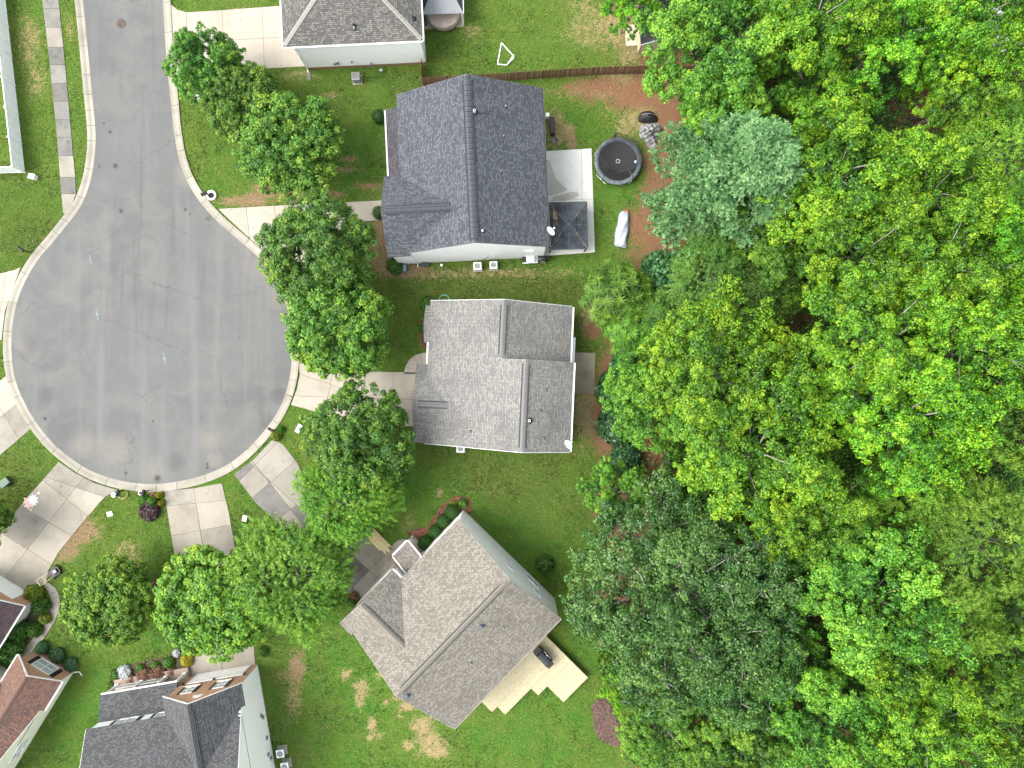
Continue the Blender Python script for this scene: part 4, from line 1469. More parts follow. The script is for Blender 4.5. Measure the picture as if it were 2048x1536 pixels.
# ================================================================== red-roofed house (E)
def house_red():
    h = thing('house', 'red-brown shingled house with cream siding and brick gable in the lower left corner', 'house', (-43.8, -28.75, 0), R(-31.5))
    ze = 2.6
    # main block, ridge across
    gable_roof(h, -14, 0.08, -13.6, -3.0, 2.85, 6.0, 'x', SH_RED, WHITE_TRIM, drop=0.14)
    vwall(h, (0, -13.3), (0, -0.14), [(0, 0), (13.16, 0), (13.16, 2.55), (10.2, 2.75), (5.0, 5.8), (0, 2.75)], SID_CREAM)
    vwall(h, (-4.3, -3.3), (-13.8, -3.3), [(0, 0), (9.5, 0), (9.5, 2.7), (0, 2.7)], SID_CREAM)
    vwall(h, (-13.8, -13.3), (0, -13.3), [(0, 0), (13.8, 0), (13.8, 2.7), (0, 2.7)], SID_CREAM)
    # front gable wing
    ws = (4.42 - ze) / 2.46
    zc = 4.42 - 2.18 * ws
    slope(h, (-4.6, 0.3, ze), (-4.6, -7.0, ze), (-2.14, -7.0, 4.42), (-2.14, 0.3, 4.42), SH_RED)
    slope(h, (0.04, -7.0, zc), (0.04, 0.3, zc), (-2.14, 0.3, 4.42), (-2.14, -7.0, 4.42), SH_RED)
    slope(h, (0.32, -3.0, ze), (0.32, 0.3, ze), (0.04, 0.3, zc), (0.04, -3.0, zc), SH_RED, 'eave_strip')
    for xx in (-4.6, 0.32):
        board(h, (xx, 0.3, ze), (-2.14, 0.3, 4.42), 0.2, (0, 1, 0), 0.03, WHITE_TRIM, 'rake_board')
    gutter(h, (-4.61, -3.0, ze - 0.01), (-4.61, 0.28, ze - 0.01), (-1, 0, 0), WHITE_TRIM)
    gutter(h, (0.33, -3.0, ze - 0.01), (0.33, 0.28, ze - 0.01), (1, 0, 0), WHITE_TRIM)
    p0, p1 = (0, 0), (-4.3, 0)
    vwall(h, p0, p1, [(0, 0), (4.3, 0), (4.3, ze), (2.15, 4.2), (0, ze)], BRICK)
    vwall(h, (-4.3, -0.14), (-4.3, -3.3), [(0, 0), (3.16, 0), (3.16, ze), (0, ze)], SID_CREAM)
    window(h, p0, p1, 2.15, 0.85, 1.9, 1.45, 2, 2, shutters=0.42, glass=CURTAIN, sill=BRICK_RED)
    w0, w1 = (0.0, -13.3), (0.0, 0)
    window(h, w0, w1, 4.6, 1.0, 0.95, 1.4, 1, 2, glass=CURTAIN)
    window(h, w0, w1, 5.75, 1.0, 0.95, 1.4, 1, 2, glass=CURTAIN)
    MB().tube([(0.3, 0.12, 2.45), (0.12, 0.12, 2.2), (0.12, 0.12, 0.3), (0.5, 0.3, 0.06), (0.9, 0.1, 0.05)], 0.05, 8).build('downspout', WHITE_TRIM, h)
    for s1 in (-1, 1):
        MB().box(-2.14 + s1 * 0.24 - 0.03, -2.14 + s1 * 0.24 + 0.03, -6.0, -2.0, 4.42 - 0.24, 4.42 - 0.15).build('vent_rail', DKMETAL, h)
    caps(h, (-2.14, -6.0, 4.42), (-2.14, 0.2, 4.42), 0.36, 0.40, 0.73, SH_RED, lift=0.03)
    # garage wing
    gable_roof(h, -13.4, -6.57, -3.2, 4.6, ze, 4.95, 'y', SH_PURPLE, WHITE_TRIM, ends=(False, True), gut=(None, WHITE_TRIM))
    g0, g1 = (-6.85, 4.3), (-13.1, 4.3)
    vwall(h, g0, g1, [(0, 0), (6.25, 0), (6.25, ze), (3.12, 4.7), (0, ze)], BRICK)
    vwall(h, (-6.85, -3.3), (-6.85, 4.16), [(0, 0), (7.46, 0), (7.46, ze - 0.05), (0, ze - 0.05)], SID_CREAM)
    gd = MB()
    gd.box(-12.9, -8.05, 4.304, 4.36, 0.02, 2.15)
    for k in range(4):
        gd.box(-12.85, -8.1, 4.36, 4.372, 0.06 + k * 0.53, 0.53 + k * 0.53)
    gd.build('garage_door', WHITE, h)
    return h


house_red()


# ================================================================== hip-roofed house at the top (G)
def house_hip():
    h = thing('house', 'white two-storey house with grey hip roof beside the covered hot tub', 'house', (-14.72, 31.5, 0), R(2.7))
    ze, sl = 5.2, 0.42
    X, Yd = 6.45, 15.0
    zr = ze + X * sl
    slope(h, (-X, 0, ze), (X, 0, ze), (0.0001, X, zr), (0, X, zr), SH_GREY)
    slope(h, (-X, Yd, ze), (-X, 0, ze), (0, X, zr), (0, Yd - X, zr), SH_GREY)
    slope(h, (X, 0, ze), (X, Yd, ze), (0, Yd - X, zr), (0, X, zr), SH_GREY)
    slope(h, (X, Yd, ze), (-X, Yd, ze), (0, Yd - X, zr), (0.0001, Yd - X, zr), SH_GREY)
    CAP = shingle('shingle_hip_cap', (0.24, 0.23, 0.21), (0.19, 0.18, 0.165), (0.29, 0.275, 0.25), 0.2)
    caps(h, (-X + 0.1, 0.1, ze + 0.04), (-0.1, X - 0.1, zr - 0.02), 0.42, 0.42, 0.2, CAP, 'hip_cap', lift=0.02)
    caps(h, (X - 0.1, 0.1, ze + 0.04), (0.1, X - 0.1, zr - 0.02), 0.42, 0.42, 0.2, CAP, 'hip_cap', lift=0.02)
    gutter(h, (-X, -0.01, ze), (X, -0.01, ze), (0, -1, 0), WHITE_TRIM)
    gutter(h, (-X - 0.01, 0, ze), (-X - 0.01, Yd, ze), (-1, 0, 0), WHITE_TRIM)
    gutter(h, (X + 0.01, 0, ze), (X + 0.01, Yd, ze), (1, 0, 0), WHITE_TRIM)
    a, b, c = -5.6, 6.15, 0.2
    W = b - a
    vwall(h, (a, c), (b, c), [(0, 0.45), (W, 0.45), (W, ze - 0.1), (0, ze - 0.1)], SID_WHITE)
    vwall(h, (a, c + 0.01), (b, c + 0.01), [(0, 0), (W, 0), (W, 0.45), (0, 0.45)], BRICK_RED, 'foundation')
    vwall(h, (b, c + 0.15), (b, Yd - 0.3), [(0, 0), (Yd - 0.77, 0), (Yd - 0.77, ze - 0.1), (0, ze - 0.1)], SID_GREY)
    vwall(h, (a, Yd - 0.3), (a, c + 0.15), [(0, 0), (Yd - 0.77, 0), (Yd - 0.77, ze - 0.1), (0, ze - 0.1)], SID_WHITE)
    vwall(h, (b, Yd - 0.3), (a, Yd - 0.3), [(0, 0), (W, 0), (W, ze - 0.1), (0, ze - 0.1)], SID_WHITE)
    # soffit
    MB().box(-X + 0.03, X - 0.03, 0.03, Yd - 0.03, ze - 0.19, ze - 0.15).build('soffit', WHITE_TRIM, h)
    MB().tube([(-X + 0.7, -0.02, ze - 0.1), (a - 0.05, c - 0.06, ze - 0.6), (a - 0.05, c - 0.06, 0.3), (a - 0.05, c - 0.3, 0.1)], 0.055, 8).build('downspout', WHITE_TRIM, h)
    p0, p1 = (a, c), (b, c)
    for s1, zz, w, hh in ((3.15, 1.25, 0.3, 0.5), (2.85, 1.1, 0.2, 0.35), (4.6, 1.35, 0.14, 0.3), (6.4, 0.8, 0.12, 0.5)):
        M = wall_frame(p0, p1, s1, zz)
        MB().box(-w / 2, w / 2, 0.002, 0.13, -hh / 2, hh / 2, M=M).build('meter_box', GREYMETAL, h)
    vent_pipe(h, 0.3, 1.1, ze + 1.1 * sl, 0.07, 0.4)
    vent_pipe(h, 0.3, 1.35, ze + 1.35 * sl, 0.10, 0.3, BLACK, 'roof_vent')
    vent_pipe(h, 5.7, 1.9, ze + 0.75 * sl, 0.12, 0.2, BLACK, 'roof_vent')
    return h


house_hip()

# ------------------------------------------------------------------ foliage
UP = np.array([0, 0, 1.0])


def nrm(a):
    return a / (np.linalg.norm(a, axis=-1, keepdims=True) + 1e-9)


def leaf_mesh(name, c, n, axis, L, W, tint, mat, fold=0.22):
    """c, n, axis (N,3); L, W, tint (N,) -> one quad per leaf, folded along its midrib"""
    N = len(c)
    a = nrm(axis - n * np.sum(axis * n, 1, keepdims=True))
    b = np.cross(n, a)
    L = L[:, None]
    W = W[:, None]
    v = np.empty((N, 4, 3))
    v[:, 0] = c - a * L * 0.5
    v[:, 1] = c + b * W * 0.5 + n * W * fold - a * L * 0.06
    v[:, 2] = c + a * L * 0.5 - n * L * 0.10
    v[:, 3] = c - b * W * 0.5 + n * W * fold - a * L * 0.06
    me = bpy.data.meshes.new(name)
    me.vertices.add(4 * N)
    me.vertices.foreach_set('co', v.ravel())
    me.loops.add(4 * N)
    me.loops.foreach_set('vertex_index', np.arange(4 * N))
    me.polygons.add(N)
    me.polygons.foreach_set('loop_start', np.arange(0, 4 * N, 4))
    me.update(calc_edges=True)
    at = me.attributes.new('tint', 'FLOAT', 'FACE')
    at.data.foreach_set('value', np.clip(tint, 0, 1).astype(np.float32))
    me.materials.append(mat)
    return me


def leafmat(name, stops, trans=0.30, rough=0.55, spec=0.35, rnd=0.20, hue=0.008):
    t = NT(name)
    ramp = t.n('ShaderNodeValToRGB')
    el = ramp.color_ramp.elements
    while len(el) < len(stops):
        el.new(0.5)
    for e, (p, c) in zip(el, stops):
        e.position = p
        e.color = (*c, 1)
    t.l(t.attr('tint'), ramp.inputs[0])
    oi = t.n('ShaderNodeObjectInfo')
    hv = t.n('ShaderNodeHueSaturation')
    t.l(ramp.outputs[0], hv.inputs['Color'])
    t.l(t.ss(oi.outputs['Random'], 0, 1, 1 - rnd, 1 + rnd), hv.inputs['Value'])
    t.l(t.ss(oi.outputs['Random'], 0, 1, 0.5 - hue, 0.5 + hue), hv.inputs['Hue'])
    t.done(hv.outputs[0], rough, 0, spec)
    tr = t.n('ShaderNodeBsdfTranslucent')
    br = t.n('ShaderNodeHueSaturation')
    br.inputs['Value'].default_value = 1.25
    t.l(hv.outputs[0], br.inputs['Color'])
    t.l(br.outputs[0], tr.inputs['Color'])
    mx = t.n('ShaderNodeMixShader')
    mx.inputs[0].default_value = trans
    t.l(t.bsdf.outputs[0], mx.inputs[1])
    t.l(tr.outputs[0], mx.inputs[2])
    t.l(mx.outputs[0], t.out.inputs['Surface'])
    MATS[name] = t.m
    return t.m


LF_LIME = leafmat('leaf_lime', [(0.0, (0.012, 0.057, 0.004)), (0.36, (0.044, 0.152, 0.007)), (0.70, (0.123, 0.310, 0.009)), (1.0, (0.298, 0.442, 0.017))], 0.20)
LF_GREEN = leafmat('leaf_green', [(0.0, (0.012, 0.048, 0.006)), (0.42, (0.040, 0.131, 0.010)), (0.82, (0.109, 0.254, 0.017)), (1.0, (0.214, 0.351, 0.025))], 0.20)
LF_YARD = leafmat('leaf_yard', [(0.0, (0.012, 0.050, 0.007)), (0.45, (0.036, 0.122, 0.012)), (0.86, (0.098, 0.235, 0.022)), (1.0, (0.26, 0.36, 0.03))], 0.22)
LF_DARK = leafmat('leaf_dark', [(0.0, (0.013, 0.052, 0.009)), (0.5, (0.034, 0.103, 0.014)), (0.88, (0.084, 0.171, 0.028)), (0.955, (0.114, 0.199, 0.038)), (1.0, (0.342, 0.342, 0.028))], 0.15, 0.45, 0.4)
LF_PINE = leafmat('leaf_pine', [(0.0, (0.030, 0.094, 0.029)), (0.5, (0.101, 0.218, 0.077)), (1.0, (0.210, 0.353, 0.147))], 0.25, 0.6, 0.25)
LF_FEATH = leafmat('leaf_feathery', [(0.0, (0.030, 0.089, 0.008)), (0.5, (0.083, 0.200, 0.013)), (1.0, (0.210, 0.339, 0.032))], 0.25)
LF_CEDAR = leafmat('leaf_cedar', [(0.0, (0.029, 0.083, 0.011)), (0.5, (0.059, 0.140, 0.016)), (1.0, (0.113, 0.207, 0.032))], 0.25)
LF_STAR = leafmat('leaf_star', [(0.0, (0.020, 0.070, 0.007)), (0.5, (0.060, 0.162, 0.010)), (1.0, (0.153, 0.281, 0.021))], 0.25)
LF_TEAL = leafmat('leaf_teal', [(0.0, (0.018, 0.070, 0.024)), (0.5, (0.036, 0.120, 0.034)), (1.0, (0.085, 0.190, 0.062))], 0.22, 0.4, 0.5)
LF_HEDGE = leafmat('leaf_hedge', [(0.0, (0.012, 0.050, 0.006)), (0.6, (0.030, 0.105, 0.010)), (1.0, (0.07, 0.17, 0.018))], 0.15, 0.45, 0.4)
LF_YELLOW = leafmat('leaf_yellow', [(0.0, (0.10, 0.16, 0.012)), (0.5, (0.36, 0.33, 0.02)), (1.0, (0.62, 0.50, 0.03))], 0.25)
LF_PURPLE = leafmat('leaf_purple', [(0.0, (0.016, 0.010, 0.014)), (1.0, (0.065, 0.030, 0.040))], 0.15)
LF_RUST = leafmat('leaf_rust', [(0.0, (0.08, 0.035, 0.02)), (0.6, (0.20, 0.095, 0.055)), (1.0, (0.28, 0.17, 0.10))], 0.2)
LF_SILVER = leafmat('leaf_silver', [(0.0, (0.28, 0.31, 0.30)), (1.0, (0.62, 0.65, 0.66))], 0.15)
BARK = plain('bark', (0.13, 0.12, 0.10), 0.95, var=0.35, scale=5, bump=0.7)
BARK_PALE = plain('bark_pale', (0.27, 0.265, 0.235), 0.9, var=0.3, scale=5, bump=0.5)


def fib_dirs(n, zlo, zhi, rg, jit=0.12):
    i = np.arange(n) + 0.5
    z = zhi - (zhi - zlo) * i / n
    ph = i * 2.399963 + rg.random() * 6.28
    r = np.sqrt(np.clip(1 - z * z, 0, 1))
    d = np.stack([r * np.cos(ph), r * np.sin(ph), z], 1)
    return nrm(d + rg.normal(0, jit, d.shape))


def crown_broad(seed, Rr, Hc, nl, nc, nf, L, W, mat, name='crown', lobe=0.40, clump=0.155, tmean=0.42, tsd=0.07, flat=0.8, spread=0.62, yel=0.02, lsd=0.10, rlo=0.74, bough=(1.0, 1.0, 0.85), updir=0.55, nrand=0.30, side=0.55):
    """broadleaf crown: lobes > leaf clumps > leaves. returns mesh, lobe centres, clump centres (z from crown centre)"""
    rg = np.random.default_rng(seed)
    S = np.array([Rr, Rr, Hc / 2])
    n1 = int(nl * 0.72)
    d = np.concatenate([fib_dirs(n1, -0.45, 0.97, rg, 0.16), fib_dirs(nl - n1, 0.0, 0.95, rg, 0.2)])
    sp = np.where(np.arange(nl) < n1, spread, spread * 0.5)[:, None]
    lc = d * S * sp * rg.uniform(rlo, 1.12, (nl, 1))
    lr = Rr * lobe * rg.uniform(0.68, 1.25, nl)
    # clumps on the lobes
    ld = np.repeat(d, nc, 0)
    u = nrm(rg.normal(0, 0.75, (nl * nc, 3)) + ld * 0.85 + UP * 0.30)
    bo = nrm(ld * np.array([1, 1, 0.35]) + np.array([1e-4, 0, 0]))
    bt = nrm(np.cross(bo, UP))
    bv = np.cross(bt, bo)
    du, dt, dv = (np.sum(u * q, 1, keepdims=True) for q in (bo, bt, bv))
    ub = bo * du * bough[0] + bt * dt * bough[1] + bv * dv * bough[2]
    cc = np.repeat(lc, nc, 0) + ub * np.repeat(lr, nc)[:, None] * rg.uniform(0.55, 1.06, (nl * nc, 1))
    cr = Rr * clump * rg.uniform(0.6, 1.3, nl * nc)
    out = nrm(cc / S)
    lt = np.repeat(rg.normal(0, lsd, nl), nc)
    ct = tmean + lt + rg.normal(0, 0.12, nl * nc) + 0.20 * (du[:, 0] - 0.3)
    # leaves
    K = nl * nc
    cd = np.repeat(nrm(out * side + UP * updir), nf, 0)
    w = nrm(rg.normal(0, 0.55, (K * nf, 3)) + cd * 0.75)
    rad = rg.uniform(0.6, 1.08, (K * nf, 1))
    pos = np.repeat(cc, nf, 0) + w * np.repeat(cr, nf)[:, None] * np.array([1, 1, flat]) * rad
    n = nrm(w * 1.0 + UP * 0.35 + rg.normal(0, nrand, w.shape))
    ax = nrm(rg.normal(0, 1, w.shape) + w * 0.8)
    # young outer leaves paler; inner ones darkened, clump shade painted into the tint
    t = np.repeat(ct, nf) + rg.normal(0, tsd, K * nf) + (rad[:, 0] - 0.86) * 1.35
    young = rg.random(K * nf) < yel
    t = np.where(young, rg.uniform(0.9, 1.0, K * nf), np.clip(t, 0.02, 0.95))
    sz = rg.uniform(0.7, 1.25, K * nf)
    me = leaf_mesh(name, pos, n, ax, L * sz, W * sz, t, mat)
    return me, lc, cc


def crown_spray(seed, Rr, Hc, nl, ns, mat, spray=0.75, pairs=5, L=0.26, W=0.07, droop=0.25, name='crown', conic=0.0, tm=0.45):
    """feathery or needled crown: sprays of narrow leaflets along outward stalks"""
    rg = np.random.default_rng(seed)
    S = np.array([Rr, Rr, Hc / 2])
    d = fib_dirs(nl, -0.55, 0.98, rg, 0.16)
    lc = d * S * 0.62 * rg.uniform(0.7, 1.12, (nl, 1))
    lr = Rr * 0.38 * rg.uniform(0.65, 1.25, nl)
    u = nrm(rg.normal(0, 0.75, (nl * ns, 3)) + np.repeat(d, ns, 0) * 0.8 + UP * 0.25)
    cc = np.repeat(lc, ns, 0) + u * np.repeat(lr, ns)[:, None] * rg.uniform(0.5, 1.1, (nl * ns, 1))
    if conic:
        f = 1 - conic * np.clip((cc[:, 2:3] + Hc / 2) / Hc, 0, 1)
        cc[:, :2] *= f * 1.25
    out = nrm(cc / S * np.array([1, 1, 0.35]) + u * 0.5 + rg.normal(0, 0.35, cc.shape))
    K = len(cc)
    stalk = nrm(out + UP * -droop * 0.5)
    up_n = nrm(UP * 0.8 + out * 0.5 + rg.normal(0, 0.35, cc.shape))
    b = nrm(np.cross(up_n, stalk))
    sl = spray * rg.uniform(0.6, 1.3, K)
    tt = tm + np.repeat(rg.normal(0, 0.12, nl), ns) + rg.normal(0, 0.14, K)
    P_, N_, A_, T_, LL = [], [], [], [], []
    for j in range(pairs):
        f = (j + 0.5) / pairs
        for s_ in (-1, 1):
            dirv = nrm(stalk * 0.75 + b * s_ * (0.85 - 0.4 * f) + rg.normal(0, 0.22, cc.shape))
            pos = cc + stalk * (sl * f)[:, None] - UP * (droop * sl * f * f)[:, None] + dirv * (L * 0.45)
            P_.append(pos)
            A_.append(dirv)
            N_.append(nrm(up_n + rg.normal(0, 0.4, cc.shape)))
            T_.append(tt + 0.22 * f + rg.normal(0, 0.10, K))
            LL.append(L * (1.15 - 0.45 * f) * rg.uniform(0.8, 1.2, K))
    pos, n, a, t, ll = (np.concatenate(q) for q in (P_, N_, A_, T_, LL))
    me = leaf_mesh(name, pos, n, a, ll, ll * (W / L), t, mat, 0.1)
    return me, lc, cc


def crown_pine(seed, Rr, Hc, mat, nb=118, nfing=64, needles=13, name='crown'):
    """long-needled pine: branch planes ending in upturned bottle-brush fingers"""
    rg = np.random.default_rng(seed)
    z = rg.uniform(0, 1, nb) ** 0.9
    z[:22] = rg.uniform(0.84, 1.0, 22)
    ph = rg.uniform(0, 6.283, nb)
    reach = Rr * (1.02 - 0.80 * z ** 1.35) * rg.uniform(0.80, 1.0, nb)
    bd = np.stack([np.cos(ph), np.sin(ph), 0.18 + 0.5 * z], 1)
    bd = nrm(bd)
    base = np.stack([np.zeros(nb), np.zeros(nb), (z - 0.5) * Hc], 1)
    tipd = np.repeat(bd, nfing, 0)
    f = rg.uniform(0.16, 1.0, nb * nfing) ** 0.75
    sidev = nrm(np.cross(tipd, UP))
    rr = np.repeat(reach, nfing)
    c = np.repeat(base, nfing, 0) + tipd * (rr * f)[:, None] + sidev * (np.clip(rg.normal(0, 0.09, nb * nfing), -0.17, 0.17) * rr)[:, None] + UP * rg.normal(0, 0.10, nb * nfing)[:, None]
    fd = nrm(tipd * 0.75 + UP * 0.55 + sidev * rg.normal(0, 0.5, (nb * nfing, 1)) + rg.normal(0, 0.18, c.shape))
    # leader at the top of the stem
    c[:90] = np.stack([rg.normal(0, 0.42, 90), rg.normal(0, 0.42, 90), Hc * 0.5 + rg.uniform(-0.2, 0.75, 90)], 1)
    fd[:90] = nrm(UP + rg.normal(0, 0.5, (90, 3)))
    K = len(c)
    fl = rg.uniform(0.45, 0.85, K)
    b1 = nrm(np.cross(fd, UP + 0.1))
    b2 = np.cross(fd, b1)
    tt = 0.44 + np.repeat(rg.normal(0, 0.12, nb), nfing) + rg.normal(0, 0.10, K)
    P_, N_, A_, T_ = [], [], [], []
    for j in range(needles):
        an = j * 2.4 + rg.uniform(0, 6.28, K)
        g = (j + 0.5) / needles
        rad = b1 * np.cos(an)[:, None] + b2 * np.sin(an)[:, None]
        dv = nrm(fd * 0.75 + rad * 0.75)
        P_.append(c + fd * (fl * g)[:, None] + dv * 0.11)
        A_.append(dv)
        N_.append(nrm(np.cross(dv, np.cross(UP, dv)) + rg.normal(0, 0.2, c.shape)))
        T_.append(tt + 0.30 * (g - 0.4) + rg.normal(0, 0.07, K))
    pos, n, a, t = (np.concatenate(q) for q in (P_, N_, A_, T_))
    M = len(pos)
    me = leaf_mesh(name, pos, n, a, np.full(M, 0.27), np.full(M, 0.11), t, mat, 0.05)
    return me, c[::nfing], c


def crown_star(seed, Rr, Hc, mat, n=130, name='crown'):
    """tufts of long leaflets radiating from each shoot"""
    rg = np.random.default_rng(seed)
    d = fib_dirs(n, -0.3, 0.98, rg, 0.13)
    c = d * np.array([Rr, Rr, Hc / 2]) * rg.uniform(0.6, 1.05, (n, 1))
    ax0 = nrm(d * 0.6 + UP * 0.8 + rg.normal(0, 0.15, d.shape))
    b1 = nrm(np.cross(ax0, np.array([0.3, 1, 0.1])))
    b2 = np.cross(ax0, b1)
    P_, N_, A_, T_, L_ = [], [], [], [], []
    tt = rg.normal(0.45, 0.12, n)
    sz = rg.uniform(0.7, 1.2, n)
    for ring, (m, el, ln) in enumerate(((12, 0.05, 0.85), (9, 0.45, 0.7), (5, 1.0, 0.45))):
        for j in range(m):
            an = j * 6.283 / m + rg.normal(0, 0.12, n) + ring
            dv = nrm(b1 * np.cos(an)[:, None] + b2 * np.sin(an)[:, None] + ax0 * el)
            Lx = ln * sz * rg.uniform(0.8, 1.15, n)
            P_.append(c + dv * (Lx * 0.5)[:, None])
            A_.append(dv)
            N_.append(nrm(ax0 - dv * el * 0.6 + rg.normal(0, 0.15, d.shape)))
            T_.append(tt + 0.16 * ring + rg.normal(0, 0.08, n))
            L_.append(Lx)
    pos, nn, a, t, ll = (np.concatenate(q) for q in (P_, N_, A_, T_, L_))
    # filler foliage under the tufts
    m = 8000
    fd = fib_dirs(m, -0.6, 0.9, rg, 0.2)
    fp = fd * np.array([Rr, Rr, Hc / 2]) * rg.uniform(0.4, 0.82, (m, 1))
    pos = np.concatenate([pos, fp])
    nn = np.concatenate([nn, nrm(fd + UP + rg.normal(0, 0.5, fd.shape))])
    a = np.concatenate([a, rg.normal(0, 1, fd.shape)])
    t = np.concatenate([t, rg.normal(0.28, 0.12, m)])
    ll = np.concatenate([ll, rg.uniform(0.25, 0.5, m)])
    return leaf_mesh(name, pos, nn, a, ll, np.where(ll > 0.52, 0.14, ll * 0.4), t, mat, 0.12), c[::6], c


def trunk_mesh(seed, Ht, zc, lc, cc, r0, bark, twigs=0, tr=0.02):
    """tapered trunk with a limb to every lobe; local z up from the ground, crown centre at zc"""
    rg = random.Random(seed)
    mb = MB()
    bx, by = rg.uniform(-0.3, 0.3), rg.uniform(-0.3, 0.3)
    top = zc + (Ht - zc) * 0.35
    pts = [(0, 0, -0.1), (0, 0, 0.25), (bx * 0.4, by * 0.4, zc * 0.35), (bx, by, zc * 0.7), (bx * 0.6, by * 0.6, zc), (0, 0, top)]
    rad = [r0 * 1.5, r0 * 1.1, r0 * 0.9, r0 * 0.72, r0 * 0.5, r0 * 0.15]
    mb.tube(pts, rad, 9)
    for p in lc:
        z0 = max(zc * 0.45, min(zc + p[2] - 0.5 * math.hypot(p[0], p[1]) - 0.3, top * 0.9))
        f = min(1.0, z0 / top)
        s_ = Vector((bx * f, by * f, z0))
        e = Vector((p[0], p[1], zc + p[2]))
        m = s_.lerp(e, 0.5) + Vector((rg.uniform(-0.3, 0.3), rg.uniform(-0.3, 0.3), -0.25))
        mb.tube([s_, m, e], [r0 * 0.36, r0 * 0.24, r0 * 0.10], 6, cap=False)
    if twigs:
        idx = rg.sample(range(len(cc)), min(twigs, len(cc)))
        L = np.asarray(lc)
        for i in idx:
            c = np.asarray(cc[i])
            j = int(np.argmin(np.sum((L - c) ** 2, 1)))
            s_ = Vector(L[j]) + Vector((0, 0, zc))
            e = Vector(c) * 0.99 + Vector((0, 0, zc))
            m = s_.lerp(e, 0.5) + Vector((rg.uniform(-0.25, 0.25), rg.uniform(-0.25, 0.25), rg.uniform(-0.1, 0.2)))
            mb.tube([s_, m, e], [tr * 1.6, tr, tr * 0.4], 5, cap=False)
    return mb.mesh('trunk', bark, True)


PROTO = {}


def proto(key, maker, Ht, zc, Rr, r0, bark, twigs, seed, tr=0.022):
    me, lc, cc = maker
    co = np.empty(len(me.vertices) * 3, np.float32)
    me.vertices.foreach_get('co', co)
    Rr = float(np.percentile(np.hypot(co[0::3], co[1::3]), 96.5))
    PROTO[key] = (me, trunk_mesh(seed, Ht, zc, lc, cc, r0, bark, twigs, tr), Ht, zc, Rr)


# large woodland trees
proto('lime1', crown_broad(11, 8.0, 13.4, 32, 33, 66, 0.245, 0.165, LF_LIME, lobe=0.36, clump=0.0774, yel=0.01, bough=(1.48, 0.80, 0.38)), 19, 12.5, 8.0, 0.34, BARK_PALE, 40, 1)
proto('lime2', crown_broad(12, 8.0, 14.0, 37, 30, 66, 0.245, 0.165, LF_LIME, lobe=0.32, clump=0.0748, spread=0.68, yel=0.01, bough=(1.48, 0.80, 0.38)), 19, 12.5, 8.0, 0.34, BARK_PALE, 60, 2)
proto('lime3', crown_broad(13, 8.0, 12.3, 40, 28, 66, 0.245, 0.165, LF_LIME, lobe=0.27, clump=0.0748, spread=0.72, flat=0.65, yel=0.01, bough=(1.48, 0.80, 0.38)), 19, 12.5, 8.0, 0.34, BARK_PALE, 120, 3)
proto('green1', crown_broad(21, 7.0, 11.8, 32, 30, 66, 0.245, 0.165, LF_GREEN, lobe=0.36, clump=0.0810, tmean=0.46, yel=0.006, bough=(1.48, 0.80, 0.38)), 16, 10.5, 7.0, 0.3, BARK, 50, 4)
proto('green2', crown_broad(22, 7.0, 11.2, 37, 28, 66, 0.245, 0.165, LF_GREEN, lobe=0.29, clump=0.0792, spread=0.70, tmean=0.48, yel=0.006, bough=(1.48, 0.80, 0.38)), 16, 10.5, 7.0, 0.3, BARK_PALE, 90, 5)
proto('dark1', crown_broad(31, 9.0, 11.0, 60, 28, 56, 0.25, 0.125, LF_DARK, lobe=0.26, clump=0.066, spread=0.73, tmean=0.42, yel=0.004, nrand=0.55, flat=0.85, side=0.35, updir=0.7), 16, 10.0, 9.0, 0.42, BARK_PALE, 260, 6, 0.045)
proto('pine', crown_pine(41, 6.4, 13.0, LF_PINE), 17, 9.5, 6.4, 0.3, BARK, 0, 7)
proto('feath1', crown_spray(51, 6.0, 11.0, 22, 110, LF_FEATH, spray=0.95, pairs=6, L=0.30, W=0.085, droop=0.35), 15, 9.0, 6.0, 0.25, BARK, 30, 8)
proto('cedar1', crown_spray(52, 4.5, 9.0, 18, 120, LF_CEDAR, spray=0.8, pairs=6, L=0.26, W=0.075, droop=0.15, conic=0.45), 11, 6.2, 4.5, 0.2, BARK, 20, 9)
proto('star', crown_star(61, 3.6, 5.0, LF_STAR), 6.5, 4.0, 3.6, 0.14, BARK, 30, 10)
# yard trees
proto('yard1', crown_broad(71, 5.2, 7.5, 34, 24, 62, 0.225, 0.14, LF_YARD, lobe=0.38, clump=0.088, spread=0.60, tmean=0.45, yel=0.006, lsd=0.04, rlo=0.92), 10, 6.2, 5.2, 0.2, BARK, 20, 11)
proto('yard2', crown_broad(72, 5.2, 7.5, 36, 23, 62, 0.225, 0.14, LF_YARD, lobe=0.37, clump=0.088, spread=0.61, tmean=0.52, yel=0.008, nrand=0.4, lsd=0.05, rlo=0.88), 10, 6.2, 5.2, 0.2, BARK_PALE, 30, 12)
proto('yard3', crown_broad(73, 4.5, 6.5, 36, 28, 56, 0.25, 0.155, leafmat('leaf_yard_lime', [(0.0, (0.013, 0.058, 0.006)), (0.45, (0.046, 0.150, 0.010)), (0.85, (0.120, 0.275, 0.014)), (1.0, (0.27, 0.37, 0.02))], 0.22), lobe=0.38, clump=0.094, spread=0.60, tmean=0.48, yel=0.02, lsd=0.05, rlo=0.92), 8.5, 5.2, 4.5, 0.17, BARK, 10, 13)
proto('yard4', crown_spray(74, 5.2, 7.5, 24, 135, leafmat('leaf_yard_ash', [(0.0, (0.035, 0.110, 0.010)), (0.5, (0.085, 0.200, 0.016)), (1.0, (0.22, 0.33, 0.03))], 0.33), spray=0.6, pairs=5, L=0.27, W=0.11, droop=0.3), 10, 6.2, 5.2, 0.2, BARK, 40, 14)
